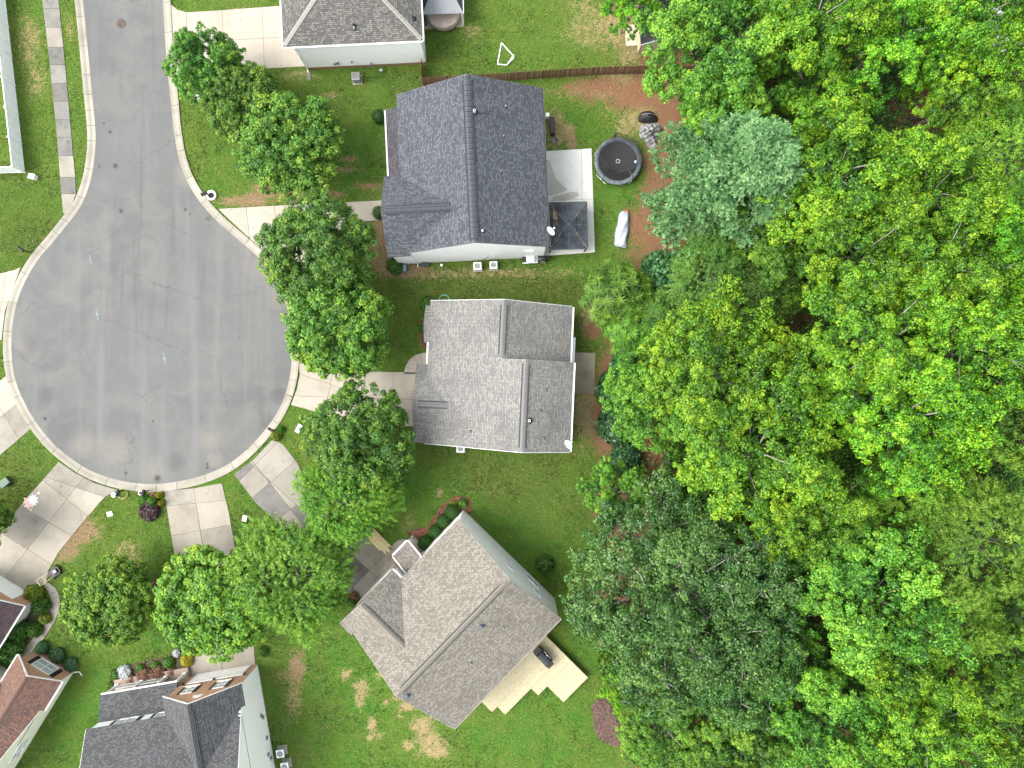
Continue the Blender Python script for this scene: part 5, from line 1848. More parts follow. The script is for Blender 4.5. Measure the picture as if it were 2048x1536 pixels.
proto('teal', crown_broad(81, 2.4, 3.6, 13, 12, 60, 0.19, 0.10, LF_TEAL, clump=0.14, tmean=0.45, nrand=0.6), 4.0, 2.1, 2.4, 0.08, BARK, 10, 15)


def tree(key, px, py, rpx, Ht, label, group=None, rot=0.0, cat='tree', name='tree', zscale=1.0):
    cme, tme, H0, zc0, R0 = PROTO[key]
    zc = zc0 / H0 * Ht
    c = P(px, py, zc)
    s_ = rpx / 20 * (1 - zc / CAMH) / R0
    root = thing(name, label, cat, (c.x, c.y, 0), rot, group)
    sz = Ht / H0
    root.scale = (s_, s_, sz)
    cr = put('crown', cme, root)
    cr.location = (0, 0, zc0)
    put('trunk', tme, root)
    return root


YG = 'trees in the front yards'
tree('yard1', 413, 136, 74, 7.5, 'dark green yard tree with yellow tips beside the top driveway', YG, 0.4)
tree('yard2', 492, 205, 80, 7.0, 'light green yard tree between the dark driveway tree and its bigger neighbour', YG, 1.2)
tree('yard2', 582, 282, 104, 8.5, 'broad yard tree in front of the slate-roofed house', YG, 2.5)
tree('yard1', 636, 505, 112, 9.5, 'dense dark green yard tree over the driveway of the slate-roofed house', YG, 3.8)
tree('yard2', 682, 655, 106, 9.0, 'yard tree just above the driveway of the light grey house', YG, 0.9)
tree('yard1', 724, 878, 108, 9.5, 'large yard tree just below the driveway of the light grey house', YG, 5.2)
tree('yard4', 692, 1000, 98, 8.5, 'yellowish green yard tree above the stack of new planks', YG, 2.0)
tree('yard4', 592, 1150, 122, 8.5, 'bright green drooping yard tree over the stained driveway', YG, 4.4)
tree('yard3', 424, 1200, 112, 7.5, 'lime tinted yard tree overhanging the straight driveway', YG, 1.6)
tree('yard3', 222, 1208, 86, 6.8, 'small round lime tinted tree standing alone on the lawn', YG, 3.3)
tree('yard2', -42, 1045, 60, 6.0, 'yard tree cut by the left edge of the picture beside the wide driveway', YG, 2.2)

WG = 'woodland trees behind the houses'
WOODS = [
    ('green1', 1438, 95, 158, 15, 'broad green tree at the top whose branches hang over the wooden fence', 0.3),
    ('lime3', 1258, 8, 58, 8, 'small lime tree above the tan shed at the top edge', 1.1),
    ('green2', 1455, 225, 95, 12, 'green tree just above the blue-green pine', 2.2),
    ('lime2', 1620, 55, 135, 17, 'lime tree at the top edge, second from the wooden fence', 4.1),
    ('lime3', 1790, 70, 130, 17, 'open branched lime tree above the brown clearing', 0.8),
    ('lime1', 1940, 45, 130, 18, 'lime tree in the top right corner beside the white roof', 5.0),
    ('green2', 1640, 200, 90, 8, 'low dark green tree in the shade left of the brown clearing', 1.9),
    ('lime3', 1930, 190, 105, 14, 'lime tree on the right-hand rim of the brown clearing', 2.9),
    ('pine', 1480, 352, 148, 16, 'blue-green long-needled pine behind the trampoline yard', 0.7),
    ('lime1', 1665, 355, 155, 17, 'bright lime tree directly right of the blue-green pine', 3.5),
    ('feath1', 1985, 330, 120, 15, 'feathery light green tree below the clearing at the right edge', 1.4),
    ('lime2', 1850, 395, 130, 17, 'lime tree between the feathery tree and the bright lime tree', 0.2),
    ('green2', 1560, 490, 105, 13, 'mid green tree tucked under the lower right of the pine', 4.6),
    ('lime2', 1720, 510, 130, 18, 'lime tree in the middle of the wood right of the cedar thicket', 5.6),
    ('lime3', 1880, 530, 140, 19, 'large open lime tree, upper of two at the right of the wood', 2.4),
    ('lime1', 2020, 510, 110, 18, 'lime tree cut by the right edge at mid height', 4.0),
    ('cedar1', 1420, 555, 92, 10, 'dark green cedar below the pine', 0.6),
    ('cedar1', 1520, 585, 85, 10, 'dark green cedar between the pine and the big lime crown', 3.1),
    ('star', 1238, 592, 66, 6, 'small tree with star-shaped leaf tufts at the lawn corner', 0.4),
    ('star', 1275, 655, 60, 5.5, 'lower star-tufted sapling above the dark shrubs', 2.4),
    ('cedar1', 1330, 640, 62, 7, 'small cedar between the star-tufted trees and the big lime crown', 5.1),
    ('lime1', 1430, 745, 160, 17, 'big lime crowned tree right of the light grey house, upper of the pair', 1.0),
    ('green1', 1320, 800, 110, 13, 'green tree leaning toward the weathered patio', 2.7),
    ('lime2', 1500, 905, 165, 17, 'big lime crowned tree in the wood below the patio, lower of the pair', 3.9),
    ('lime3', 1750, 680, 165, 18, 'wide layered lime tree in the centre of the wood', 1.7),
    ('lime2', 1915, 700, 140, 19, 'yellowish lime tree right of the wide layered one', 0.5),
    ('lime1', 1810, 835, 150, 18, 'lime tree below the wide layered one', 5.3),
    ('green1', 2010, 850, 110, 17, 'green tree at the right edge below the yellowish lime tree', 2.0),
    ('green2', 1620, 760, 95, 12, 'shaded green tree between the big lime pair and the layered tree', 3.0),
    ('lime3', 1610, 1010, 120, 16, 'lime tree bordering the dark glossy tree', 4.3),
    ('feath1', 1940, 1080, 135, 16, 'feathery yellow-green tree, larger of two near the right edge', 5.8),
    ('feath1', 1820, 965, 95, 13, 'feathery green tree between two lime crowns', 2.6),
    ('dark1', 1358, 1182, 222, 15, 'huge dark glossy broadleaf tree below the light grey house', 0.9),
    ('dark1', 1480, 1330, 140, 12, 'smaller dark glossy tree beside the huge one', 3.6),
    ('green2', 1230, 985, 70, 8, 'dark green tree at the lawn edge above the huge glossy tree', 4.9),
    ('green1', 1735, 1185, 158, 16, 'round green tree in the lower wood', 1.3),
    ('lime1', 1790, 1300, 110, 15, 'lime tree under the round green tree', 2.8),
    ('green1', 2010, 1270, 95, 14, 'dark green tree at the right edge below the feathery one', 0.1),
    ('feath1', 1880, 1230, 90, 13, 'small feathery tree wedged beside the round green tree', 4.2),
    ('green1', 1640, 1420, 125, 14, 'green tree at the bottom edge of the wood, left of the dark gap', 5.5),
    ('lime2', 1850, 1455, 125, 15, 'lime tree at the bottom edge of the wood, right of the dark gap', 0.7),
    ('lime1', 2005, 1420, 115, 15, 'lime tree in the bottom right corner', 3.3),
    ('green2', 1330, 1450, 95, 10, 'green tree beside the oval mulch bed', 1.8),
    ('green1', 1470, 1490, 105, 12, 'green tree at the bottom edge below the glossy trees', 2.3),
    ('lime3', 1248, 1370, 48, 6, 'small bright green tree between the deck and the mulch bed', 4.7),
]
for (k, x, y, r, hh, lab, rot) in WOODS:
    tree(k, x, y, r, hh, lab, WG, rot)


# ---- undergrowth of the wood: one mass of low leaves
def undergrowth():
    rg = np.random.default_rng(99)
    n = 3000
    px = rg.uniform(1300, 2250, n * 2)
    py = rg.uniform(-120, 1650, n * 2)
    edge = np.interp(py, [-200, 0, 130, 300, 520, 640, 900, 960, 1100, 1300, 1400, 1536, 1700], [1340, 1340, 1400, 1420, 1400, 1300, 1290, 1220, 1200, 1260, 1300, 1310, 1310])
    keep = (px > edge) & ~(((px - 1860) / 70) ** 2 + ((py - 225) / 60) ** 2 < 1)
    px, py = px[keep], py[keep]
    c = np.stack([(px - 1024) / 20 * 0.97, (768 - py) / 20 * 0.97, rg.uniform(0.2, 1.0, len(px)) ** 1.5 * 6.0], 1)
    nf = 60
    K = len(c)
    r = rg.uniform(0.5, 1.5, K)
    w = nrm(rg.normal(0, 1, (K * nf, 3)) + UP * 0.7)
    pos = np.repeat(c, nf, 0) + w * np.repeat(r, nf)[:, None] * rg.uniform(0.4, 1.1, (K * nf, 1)) * np.array([1, 1, 0.7])
    pos[:, 2] = np.maximum(pos[:, 2], 0.05)
    nn = nrm(w + UP * 0.6 + rg.normal(0, 0.5, w.shape))
    t = np.repeat(rg.normal(0.4, 0.16, K), nf) + rg.normal(0, 0.14, K * nf)
    s_ = rg.uniform(0.2, 0.36, K * nf)
    me = leaf_mesh('undergrowth', pos, nn, rg.normal(0, 1, w.shape), s_, s_ * 0.6, t, LF_YARD)
    o = put('undergrowth', me)
    tag(o, 'low dark green undergrowth covering the woodland floor', 'undergrowth', None, 'stuff')


undergrowth()

# ---- shrubs
def shrub_mesh(seed, mat, n=900, L=0.13, W=0.08, lump=0.22, flat=0.85, nrand=0.5, nl=9):
    rg = np.random.default_rng(seed)
    d = fib_dirs(n, -0.35, 1.0, rg, 0.25)
    ld = fib_dirs(nl, -0.1, 1.0, rg, 0.2)
    bumpy = 1 + lump * (np.max(d @ ld.T, 1) - 0.85) * 3
    pos = d * (bumpy * rg.uniform(0.72, 1.03, n))[:, None] * np.array([1, 1, flat]) + np.array([0, 0, 0.42 * flat])
    n_ = nrm(d + UP * 0.35 + rg.normal(0, nrand, d.shape))
    t = rg.normal(0.45, 0.2, n) + 0.1 * np.sin(7 * d[:, 0]) * np.cos(6 * d[:, 1])
    s_ = rg.uniform(0.7, 1.3, n)
    return leaf_mesh('foliage', pos, n_, rg.normal(0, 1, d.shape), L * s_, W * s_, t, mat)


SHM = {
    'hedge': shrub_mesh(1, LF_HEDGE, 4200, 0.085, 0.06, 0.08, 0.9, 0.3),
    'round': shrub_mesh(2, LF_YARD, 1500, 0.20, 0.12),
    'green': shrub_mesh(3, LF_GREEN, 1300, 0.24, 0.14, 0.35),
    'dark': shrub_mesh(4, LF_TEAL, 1500, 0.22, 0.12, 0.3),
    'lime': shrub_mesh(5, LF_STAR, 900, 0.28, 0.15, 0.4),
    'yellow': shrub_mesh(6, LF_YELLOW, 1300, 0.30, 0.09, 0.2, 0.8, 0.5),
    'purple': shrub_mesh(7, LF_PURPLE, 1100, 0.34, 0.12, 0.35),
    'rust': shrub_mesh(8, LF_RUST, 900, 0.28, 0.12, 0.4),
    'silver': shrub_mesh(9, LF_SILVER, 420, 0.34, 0.20, 0.5),
    'goldgreen': shrub_mesh(10, leafmat('leaf_gold_green', [(0.0, (0.035, 0.10, 0.01)), (0.5, (0.12, 0.19, 0.015)), (1.0, (0.42, 0.36, 0.02))], 0.25), 1500, 0.22, 0.12, 0.3),
}
STEM = MB()
for k in range(7):
    a = k * 0.9
    STEM.tube([(0, 0, -0.05), (0.25 * math.cos(a), 0.25 * math.sin(a), 0.3), (0.55 * math.cos(a), 0.55 * math.sin(a), 0.62)], [0.035, 0.025, 0.01], 5, cap=False)
STEM_ME = STEM.mesh('stems', BARK)


def shrub(kind, px, py, r, hh, label, group=None, name='shrub', cat='shrub', rot=0.0, sy=1.0):
    c = P(px, py, hh * 0.6)
    t = thing(name, label, cat, (c.x, c.y, 0), rot, group)
    t.scale = (r, r * sy, hh / 1.25)
    put('foliage', SHM[kind], t)
    put('stems', STEM_ME, t)
    return t


SG = 'garden shrubs'
shrub('hedge', 757, 231, 0.72, 1.3, 'clipped round evergreen shrub at the porch of the slate-roofed house', SG)
shrub('hedge', 757, 424, 0.68, 1.3, 'clipped round shrub where the driveway meets the slate-roofed house', SG)
shrub('round', 789, 531, 0.82, 1.2, 'round dark shrub at the lower corner of the slate-roofed house', SG)
shrub('green', 855, 608, 0.75, 1.3, 'loose green shrub at the upper corner of the light grey house', SG)
shrub('lime', 844, 656, 0.40, 0.6, 'small lime green plant in the red mulch beside the light grey house', SG)
shrub('green', 849, 632, 0.35, 0.6, 'small green plant between the lime plant and the loose shrub', SG)
shrub('round', 850, 678, 0.32, 0.6, 'small dark plant at the lower end of the red mulch strip', SG)
HG = 'clipped shrubs along the beige-roofed house'
shrub('hedge', 850, 1088, 0.80, 1.3, 'clipped square evergreen next to the small porch, first of the row', HG, sy=0.95)
shrub('hedge', 870, 1064, 0.72, 1.3, 'clipped evergreen second from the small porch', HG)
shrub('hedge', 887, 1043, 0.72, 1.3, 'clipped evergreen third from the small porch', HG)
shrub('hedge', 904, 1024, 0.74, 1.3, 'clipped evergreen fourth from the small porch, nearest the house corner', HG)
shrub('lime', 926, 1008, 0.45, 0.6, 'bright leafy plant at the tip of the red mulch bed', SG)
shrub('goldgreen', 907, 1009, 0.35, 0.5, 'small yellowish plant beside the row of clipped evergreens', SG)
shrub('goldgreen', 815, 1073, 0.25, 0.4, 'tiny yellow plant beside the rounded landing', SG)
shrub('green', 703, 1207, 0.5, 0.7, 'green plant at the brick garage corner of the beige-roofed house', SG)
shrub('rust', 708, 1194, 0.45, 0.5, 'brown dry plant at the garage corner of the beige-roofed house', SG)
shrub('round', 1090, 1130, 0.9, 1.1, 'loose dark shrub against the white end wall under the glossy tree', SG)
shrub('lime', 1112, 1247, 0.35, 0.5, 'tiny lime weed between the deck and the eaves', SG)
shrub('goldgreen', 64, 1188, 0.85, 1.3, 'yellow and green variegated shrub beside the white garage door', SG)
shrub('green', 78, 1215, 0.8, 1.2, 'bright green shrub below the variegated one', SG)
shrub('goldgreen', 88, 1238, 0.55, 0.8, 'yellow-green low shrub at the inner edge of the winding walk', SG)
shrub('green', 66, 1262, 0.7, 1.0, 'green shrub beside the lower bend of the winding walk', SG)
shrub('round', 30, 1262, 1.1, 1.6, 'big dark green shrub under the purple eaves, upper one', SG)
shrub('round', 14, 1300, 1.3, 1.9, 'big dark green shrub in the corner of the red-roofed house', SG)
shrub('dark', 82, 1296, 0.6, 0.9, 'small dark shrub where the winding walk reaches the brick gable', SG)
shrub('dark', 112, 1312, 0.75, 0.9, 'dark shrub beneath the double window of the brick gable', SG)
shrub('dark', 140, 1330, 0.65, 0.8, 'dark low shrub at the downspout of the brick gable', SG)
shrub('yellow', 372, 1322, 0.62, 0.8, 'bright yellow mounded shrub beside the straight driveway', SG)
shrub('silver', 247, 1346, 0.65, 0.7, 'silvery white plant in the bed before the porch', SG)
shrub('silver', 352, 1307, 0.35, 0.5, 'small silvery plant beside the yellow shrub', SG)
shrub('silver', 371, 1305, 0.25, 0.5, 'tiny silvery plant just above the yellow shrub', SG)
shrub('lime', 228, 1350, 0.5, 0.6, 'lime plant at the far end of the porch bed', SG)
shrub('lime', 223, 1373, 0.45, 0.6, 'lime plant at the porch corner post', SG)
shrub('lime', 281, 1337, 0.4, 0.5, 'lime plant in the middle of the porch bed', SG)
shrub('rust', 288, 1352, 0.75, 0.6, 'reddish brown low shrub in the porch bed', SG)
shrub('rust', 316, 1347, 0.8, 0.6, 'reddish brown shrub nearer the driveway in the porch bed', SG)
shrub('rust', 262, 1362, 0.6, 0.5, 'reddish brown shrub by the porch railing', SG)
shrub('rust', 343, 1345, 0.5, 0.5, 'reddish brown shrub beside the brick porch step', SG)
shrub('green', 336, 1327, 0.55, 0.6, 'green leafy plant at the back of the porch bed', SG)
shrub('green', 310, 1332, 0.4, 0.5, 'green leafy plant between two reddish shrubs', SG)
shrub('purple', 296, 1022, 0.95, 0.9, 'dark purple spreading shrub on the lawn near the kerb', SG)
shrub('lime', 284, 1000, 0.5, 0.7, 'lime leafed plant above the dark purple shrub', SG)
shrub('green', 303, 1004, 0.55, 0.8, 'green plant among the yellow lilies by the kerb', SG)
shrub('yellow', 317, 990, 0.30, 0.9, 'yellow lily clump beside the straight driveway, upper one', SG)
shrub('yellow', 321, 1007, 0.28, 0.9, 'yellow lily clump beside the straight driveway, lower one', SG)
shrub('goldgreen', 551, 872, 0.5, 0.7, 'yellow-green shrub at the foot of the kerbside mailbox', SG)
shrub('green', 560, 860, 0.4, 0.6, 'small green shrub beside the yellow-green one at the mailbox', SG)
shrub('green', 525, 1305, 0.5, 0.6, 'low green plant at the garage corner by the white wall', SG)
DG = 'dark shrubs at the wood edge'
shrub('dark', 1238, 780, 2.0, 3.0, 'dark teal shrub at the wood edge facing the weathered patio', DG)
shrub('dark', 1236, 850, 1.9, 2.6, 'dark teal shrub below the one facing the patio', DG)
shrub('dark', 1255, 730, 1.5, 2.4, 'dark teal shrub under the star-tufted sapling', DG)
shrub('dark', 1330, 548, 2.3, 3.4, 'dark blue-green shrub below the pine and brown litter', DG)
shrub('dark', 1255, 920, 1.6, 2.2, 'dark shrub between the lawn and the huge glossy tree', DG)
shrub('lime', 1225, 1330, 1.4, 2.0, 'bright green bush at the deck-side edge of the wood', DG)
shrub('lime', 1290, 1500, 1.7, 2.4, 'bright green bush beside the lower end of the mulch bed', DG)

# ------------------------------------------------------------------ mulch and planting beds
def bed(name, label, px_pts, mat, z=0.07):
    pts = [tuple(v[:2]) for v in catmull([P(*p)[:2] for p in px_pts], 0.35, True)]
    rg = np.random.default_rng(int(abs(px_pts[0][0])))
    cx, cy = np.mean([p[0] for p in pts]), np.mean([p[1] for p in pts])
    jit = [(p[0] + rg.normal(0, 0.05), p[1] + rg.normal(0, 0.05)) for p in pts]
    mb = MB()
    n = len(jit)
    rings = [(1.0, 0.004), (0.93, z * 0.8), (0.6, z * 1.25), (0.25, z)]
    idx = []
    for f, zz in rings:
        idx.append(len(mb.v))
        for p in jit:
            mb.v.append((cx + (p[0] - cx) * f, cy + (p[1] - cy) * f, zz + rg.normal(0, 0.012)))
    for a, b in zip(idx, idx[1:]):
        for i in range(n):
            j = (i + 1) % n
            mb.f.append((a + i, a + j, b + j, b + i))
            mb.uv.append(None)
            mb.mi.append(0)
    mb.f.append(tuple(idx[-1] + i for i in range(n)))
    mb.uv.append(None)
    mb.mi.append(0)
    o = mb.build(name, mat)
    tag(o, label, None, None, 'structure')
    return o


bed('mulch_bed', 'oval of brown bark mulch on the lawn at the wood edge', [(1183, 1410), (1200, 1397), (1216, 1399), (1226, 1415), (1236, 1440), (1256, 1465), (1258, 1480), (1238, 1492), (1208, 1488), (1192, 1465), (1184, 1440)], MULCH_BROWN)
bed('mulch_bed', 'red mulch bed with clipped evergreens along the beige-roofed house', [(812, 1073), (826, 1058), (845, 1060), (860, 1045), (875, 1022), (893, 1002), (915, 993), (935, 995), (947, 1010), (944, 1025), (925, 1040), (900, 1064), (868, 1100), (840, 1110), (826, 1092)], MULCH_RED)
bed('mulch_bed', 'red mulch strip in front of the light grey house', [(842, 630), (856, 618), (875, 620), (880, 660), (878, 696), (858, 700), (842, 690), (838, 660)], MULCH_RED)
bed('planting_bed', 'planted bed before the porch of the brick-fronted house', [(222, 1366), (222, 1342), (245, 1330), (290, 1322), (330, 1312), (365, 1305), (384, 1318), (372, 1352), (330, 1368), (280, 1378), (240, 1390)], SOIL, 0.05)
bed('planting_bed', 'planted bed between the winding walk and the red-roofed house', [(48, 1192), (68, 1182), (88, 1190), (98, 1205), (94, 1225), (82, 1248), (62, 1275), (40, 1296), (10, 1310), (-10, 1300), (20, 1260), (40, 1225)], SOIL, 0.04)


# ------------------------------------------------------------------ grass blades over the lawns
def inside(poly, x, y):
    c = np.zeros(len(x), bool)
    n = len(poly)
    for i in range(n):
        (x0, y0), (x1, y1) = poly[i][:2], poly[(i + 1) % n][:2]
        if y0 == y1:
            continue
        k = ((y0 > y) != (y1 > y)) & (x < (x1 - x0) * (y - y0) / (y1 - y0) + x0)
        c ^= k
    return c


def grass():
    rg = np.random.default_rng(17)
    n = 330000
    x = rg.uniform(-52, 20, n)
    y = rg.uniform(-40, 40, n)
    ix = np.clip(np.searchsorted(GRID['xs'], x), 0, len(GRID['xs']) - 1)
    iy = np.clip(np.searchsorted(GRID['ys'], y), 0, len(GRID['ys']) - 1)
    g = {k: GRID[k][iy, ix] for k in ('dirt', 'dry', 'litter', 'lush', 'olive')}
    bare = np.maximum(g['dirt'] * 0.85, np.maximum(g['litter'], g['dry'] * 0.6))
    keep = rg.random(n) > bare * 1.05
    keep &= ~inside([tuple(p[:2]) for p in ROAD], x, y)
    # shy of kerb and slabs, but let the odd tuft lean over an edge
    outer = offset_line(ROAD, sgn * (KERBW - 0.03))
    keep &= ~inside([tuple(p[:2]) for p in outer], x, y)
    for p in PAVED + [[tuple(P(*q)[:2]) for q in SWL] + [tuple(P(*q)[:2]) for q in reversed(SWR)]]:
        keep &= ~inside(p, x, y)
    x, y = x[keep], y[keep]
    g = {k: v[keep] for k, v in g.items()}
    m = len(x)
    clump = fbm(x, y, 31, 1.1)
    clump2 = fbm(x, y, 41, 0.28)
    tuft = fbm(x, y, 51, 3.0)
    t = 0.40 + (clump - 0.5) * 1.4 + (clump2 - 0.5) * 1.3 + rg.normal(0, 0.08, m) + (g['lush'] - 0.5) * 0.20 - g['olive'] * 0.14
    straw = rg.random(m) < (0.03 + g['dry'] * 0.7 + g['dirt'] * 0.5)
    t = np.where(straw, rg.uniform(0.90, 1.0, m), np.clip(t, 0.0, 0.84))
    L = rg.uniform(0.09, 0.17, m) * (0.7 + 0.7 * tuft)
    ax = nrm(np.stack([rg.normal(0, 1, m), rg.normal(0, 1, m), rg.uniform(0.2, 1.1, m)], 1))
    nn = nrm(UP + rg.normal(0, 0.35, (m, 3)))
    pos = np.stack([x, y, 0.035 + L * 0.2], 1)
    mat = leafmat('grass_blade', [(0.0, (0.018, 0.050, 0.006)), (0.35, (0.045, 0.134, 0.011)), (0.65, (0.083, 0.184, 0.018)), (0.84, (0.135, 0.195, 0.036)), (0.90, (0.24, 0.20, 0.085)), (1.0, (0.34, 0.27, 0.14))], 0.2, 0.7, 0.2, 0.0, 0.0)
    o = put('grass', leaf_mesh('grass', pos, nn, ax, L, L * 0.42, t, mat))
    tag(o, 'short mown grass blades covering the lawns around the houses', 'grass', None, 'stuff')


grass()

# ------------------------------------------------------------------ fences
def wood_fence():
    f = thing('wooden_fence', 'brown wooden picket privacy fence between two back yards', 'fence')
    line = [P(842, 155, 1.85), P(900, 151, 1.85), P(1000, 146, 1.85), (P(1090, 140, 1.85)), P(1170, 135, 1.85), P(1240, 132, 1.85), P(1310, 131, 1.85), P(1385, 132, 1.85)]
    line = [Vector((p.x, p.y, 0)) for p in line]
    pts = catmull([(p.x, p.y) for p in line], 0.1)
    d = [0.0]
    for a, b in zip(pts, pts[1:]):
        d.append(d[-1] + (b - a).length)
    pk = MB()
    w, t, hh = 0.135, 0.02, 1.83
    pk.prism([(-w / 2, -t), (w / 2, -t), (w / 2, 0), (-w / 2, 0)], 0.03, hh - 0.05)
    pk.prism([(-w / 2 + 0.03, -t), (w / 2 - 0.03, -t), (w / 2 - 0.03, 0), (-w / 2 + 0.03, 0)], hh - 0.05, hh)
    pm = pk.mesh('picket', WOOD_FENCE)
    rg = random.Random(3)
    s_ = 0.07
    ip = lambda v: Vector((np.interp(v, d, [p.x for p in pts]), np.interp(v, d, [p.y for p in pts]), 0))
    while s_ < d[-1]:
        p, q = ip(s_ - 0.05), ip(s_ + 0.05)
        a = math.atan2(q.y - p.y, q.x - p.x)
        M = Matrix.Translation(ip(s_) + Vector((0, 0, rg.uniform(-0.02, 0.02)))) @ Matrix.Rotation(a + rg.gauss(0, 0.012), 4, 'Z') @ Matrix.Rotation(rg.gauss(0, 0.012), 4, 'Y')
        put('picket', pm, f, M)
        s_ += 0.148
    k = int(d[-1] / 2.4)
    for i in range(k + 1):
        p = ip(d[-1] * i / k)
        a = ip(min(d[-1] * i / k + 0.1, d[-1])) - ip(d[-1] * i / k - 0.1)
        ang = math.atan2(a.y, a.x)
        po = MB().box(-0.05, 0.05, 0.01, 0.11, 0, 1.92).build('fence_post', WOOD_GREY, f)
        po.matrix_local = Matrix.Translation(p) @ Matrix.Rotation(ang, 4, 'Z')
        if i < k:
            q = ip(d[-1] * (i + 1) / k)
            for z in (0.35, 0.95, 1.55):
                n = (q - p).normalized()
                o = Vector((-n.y, n.x, 0)) * 0.03
                MB().tube([p + o + Vector((0, 0, z)), (p + q) / 2 + (ip(d[-1] * (i + .5) / k) - (p + q) / 2) + o + Vector((0, 0, z)), q + o + Vector((0, 0, z))], 0.03, 4).build('rail', WOOD_GREY, f)
    # return to the house at the west end
    p = pts[0]
    for i in range(13):
        M = Matrix.Translation(p + Vector((-0.02, 0.12 + i * 0.148, 0))) @ Matrix.Rotation(R(91 + rg.gauss(0, 1)), 4, 'Z')
        put('picket', pm, f, M)
    return f


wood_fence()


def vinyl_fence():
    f = thing('vinyl_fence', 'white vinyl privacy fence at the upper left edge', 'fence')
    A, B, C = P(6, -60), P(50, 345), P(-90, 349)
    A.z = B.z = C.z = 0
    A = Vector((-51.0, 41.5, 0))
    for (p, q, n) in ((A, B, 7), (B, C, 3)):
        t = (q - p).normalized()
        o = Vector((t.y, -t.x, 0))
        for i in range(n):
            a, b = p.lerp(q, i / n), p.lerp(q, (i + 1) / n)
            M = Matrix((t, o, Vector((0, 0, 1)))).transposed().to_4x4()
            M.translation = a
            L = (b - a).length
            m = MB()
            k = int(L / 0.28)
            for j in range(k):
                m.box(0.07 + (L - 0.14) * j / k + 0.004, 0.07 + (L - 0.14) * (j + 1) / k - 0.004, -0.02, 0.02, 0.08, 1.72, M=M)
            m.build('panel', WHITE_PVC, f)
            for z in (0.05, 1.70):
                MB().box(0.06, L - 0.06, -0.035, 0.035, z, z + 0.13, M=M).build('rail', WHITE_PVC, f)
            pm = MB()
            pm.box(-0.065, 0.065, -0.065, 0.065, 0, 1.93, M=M)
            pm.box(-0.085, 0.085, -0.085, 0.085, 1.93, 1.97, M=M)
            pm.build('post', WHITE_PVC, f)
    return f


vinyl_fence()


# ------------------------------------------------------------------ timber deck
def deck():
    Mh = Matrix.Translation((-5.08, -22.2, 0)) @ Matrix.Rotation(R(-44.8), 4, 'Z')
    t = thing('deck', 'new pale timber deck with stepped edge behind the beige-roofed house', 'deck')
    t.matrix_world = Mh
    z = 0.9
    x = 6.42
    w = 0.14
    tm = plain('deck_frame', (0.45, 0.38, 0.23), 0.8)
    while x + w < 13.75:
        xm = x + w / 2
        ya = -5.05 if xm < 9.4 else (-4.3 if xm < 10.5 else (-0.66 if xm < 11.4 else 0.62))
        yb = 4.05
        rr = random.Random(int(x * 100))
        cutp = ya + (yb - ya) * (0.35 + 0.3 * rr.random()) if yb - ya > 5 else None
        for (a, b) in (((ya, cutp - 0.004), (cutp + 0.004, yb)) if cutp else ((ya, yb),)):
            MB().box(x + 0.004, x + w - 0.004, a, b, z - 0.035, z + rr.uniform(-0.002, 0.002)).build('deck_board', WOOD_NEW, t)
        x += w
    # rim joists and posts
    rim = [(6.42, 4.05), (13.72, 4.05), (13.72, 0.62), (11.4, 0.62), (11.4, -0.66), (10.5, -0.66), (10.5, -4.3), (9.4, -4.3), (9.4, -5.05), (6.42, -5.05)]
    for i in range(len(rim) - 1):
        a, b = Vector((*rim[i], 0)), Vector((*rim[i + 1], 0))
        d_ = (b - a).normalized()
        inn = Vector((d_.y, -d_.x, 0)) * 0.02
        m = MB()
        q = [a, b, b + inn, a + inn]
        m.prism([tuple(v[:2]) for v in q], z - 0.26, z - 0.038)
        m.build('rim_joist', tm, t)
    for (px_, py_) in ((13.5, 3.85), (13.5, 0.8), (11.2, 0.85), (10.3, -0.45), (10.3, -4.1), (8.5, -4.8), (10.0, 3.85)):
        MB().box(px_ - 0.07, px_ + 0.07, py_ - 0.07, py_ + 0.07, 0, z - 0.05).build('deck_post', tm, t)
    # grill on the deck
    g = thing('barbecue_grill', 'black covered gas barbecue standing on the pale timber deck', 'grill')
    g.matrix_world = Mh @ Matrix.Translation((8.9, 2.6, z)) @ Matrix.Rotation(R(178), 4, 'Z') @ Matrix.Scale(1.2, 4)
    BL = plain('grill_lid', (0.035, 0.038, 0.042), 0.4, 0.3)
    MB().box(-0.75, 0.75, -0.32, 0.36, 0.15, 0.85).build('cabinet', BLACK, g)
    m = MB()
    prof = [(-0.36, 0.85), (-0.36, 1.0), (-0.25, 1.17), (0.0, 1.24), (0.22, 1.15), (0.34, 0.95), (0.34, 0.85)]
    for i in range(len(prof) - 1):
        (ya, za), (yb, zb) = prof[i], prof[i + 1]
        m.face([(-0.5, ya, za), (0.5, ya, za), (0.5, yb, zb), (-0.5, yb, zb)][::-1])
    m.face([(-0.5, y, zz) for y, zz in prof])
    m.face([(0.5, y, zz) for y, zz in prof][::-1])
    m.build('lid', BL, g)
    for s_ in (-1, 1):
        MB().box(min(s_ * 0.52, s_ * 0.95), max(s_ * 0.52, s_ * 0.95), -0.3, 0.3, 0.86, 0.90).build('side_shelf', BLACK, g)
        MB().tube([(s_ * 0.6, -0.2, 0.08), (s_ * 0.66, -0.2, 0.08)], 0.08, 12).build('wheel', BLACK, g)
    MB().tube([(-0.4, -0.42, 1.0), (0.4, -0.42, 1.0)], 0.02, 8).build('handle', GALV, g)
    MB().box(-0.06, 0.06, -0.39, -0.36, 1.02, 1.10).build('thermometer', WHITE, g)


deck()


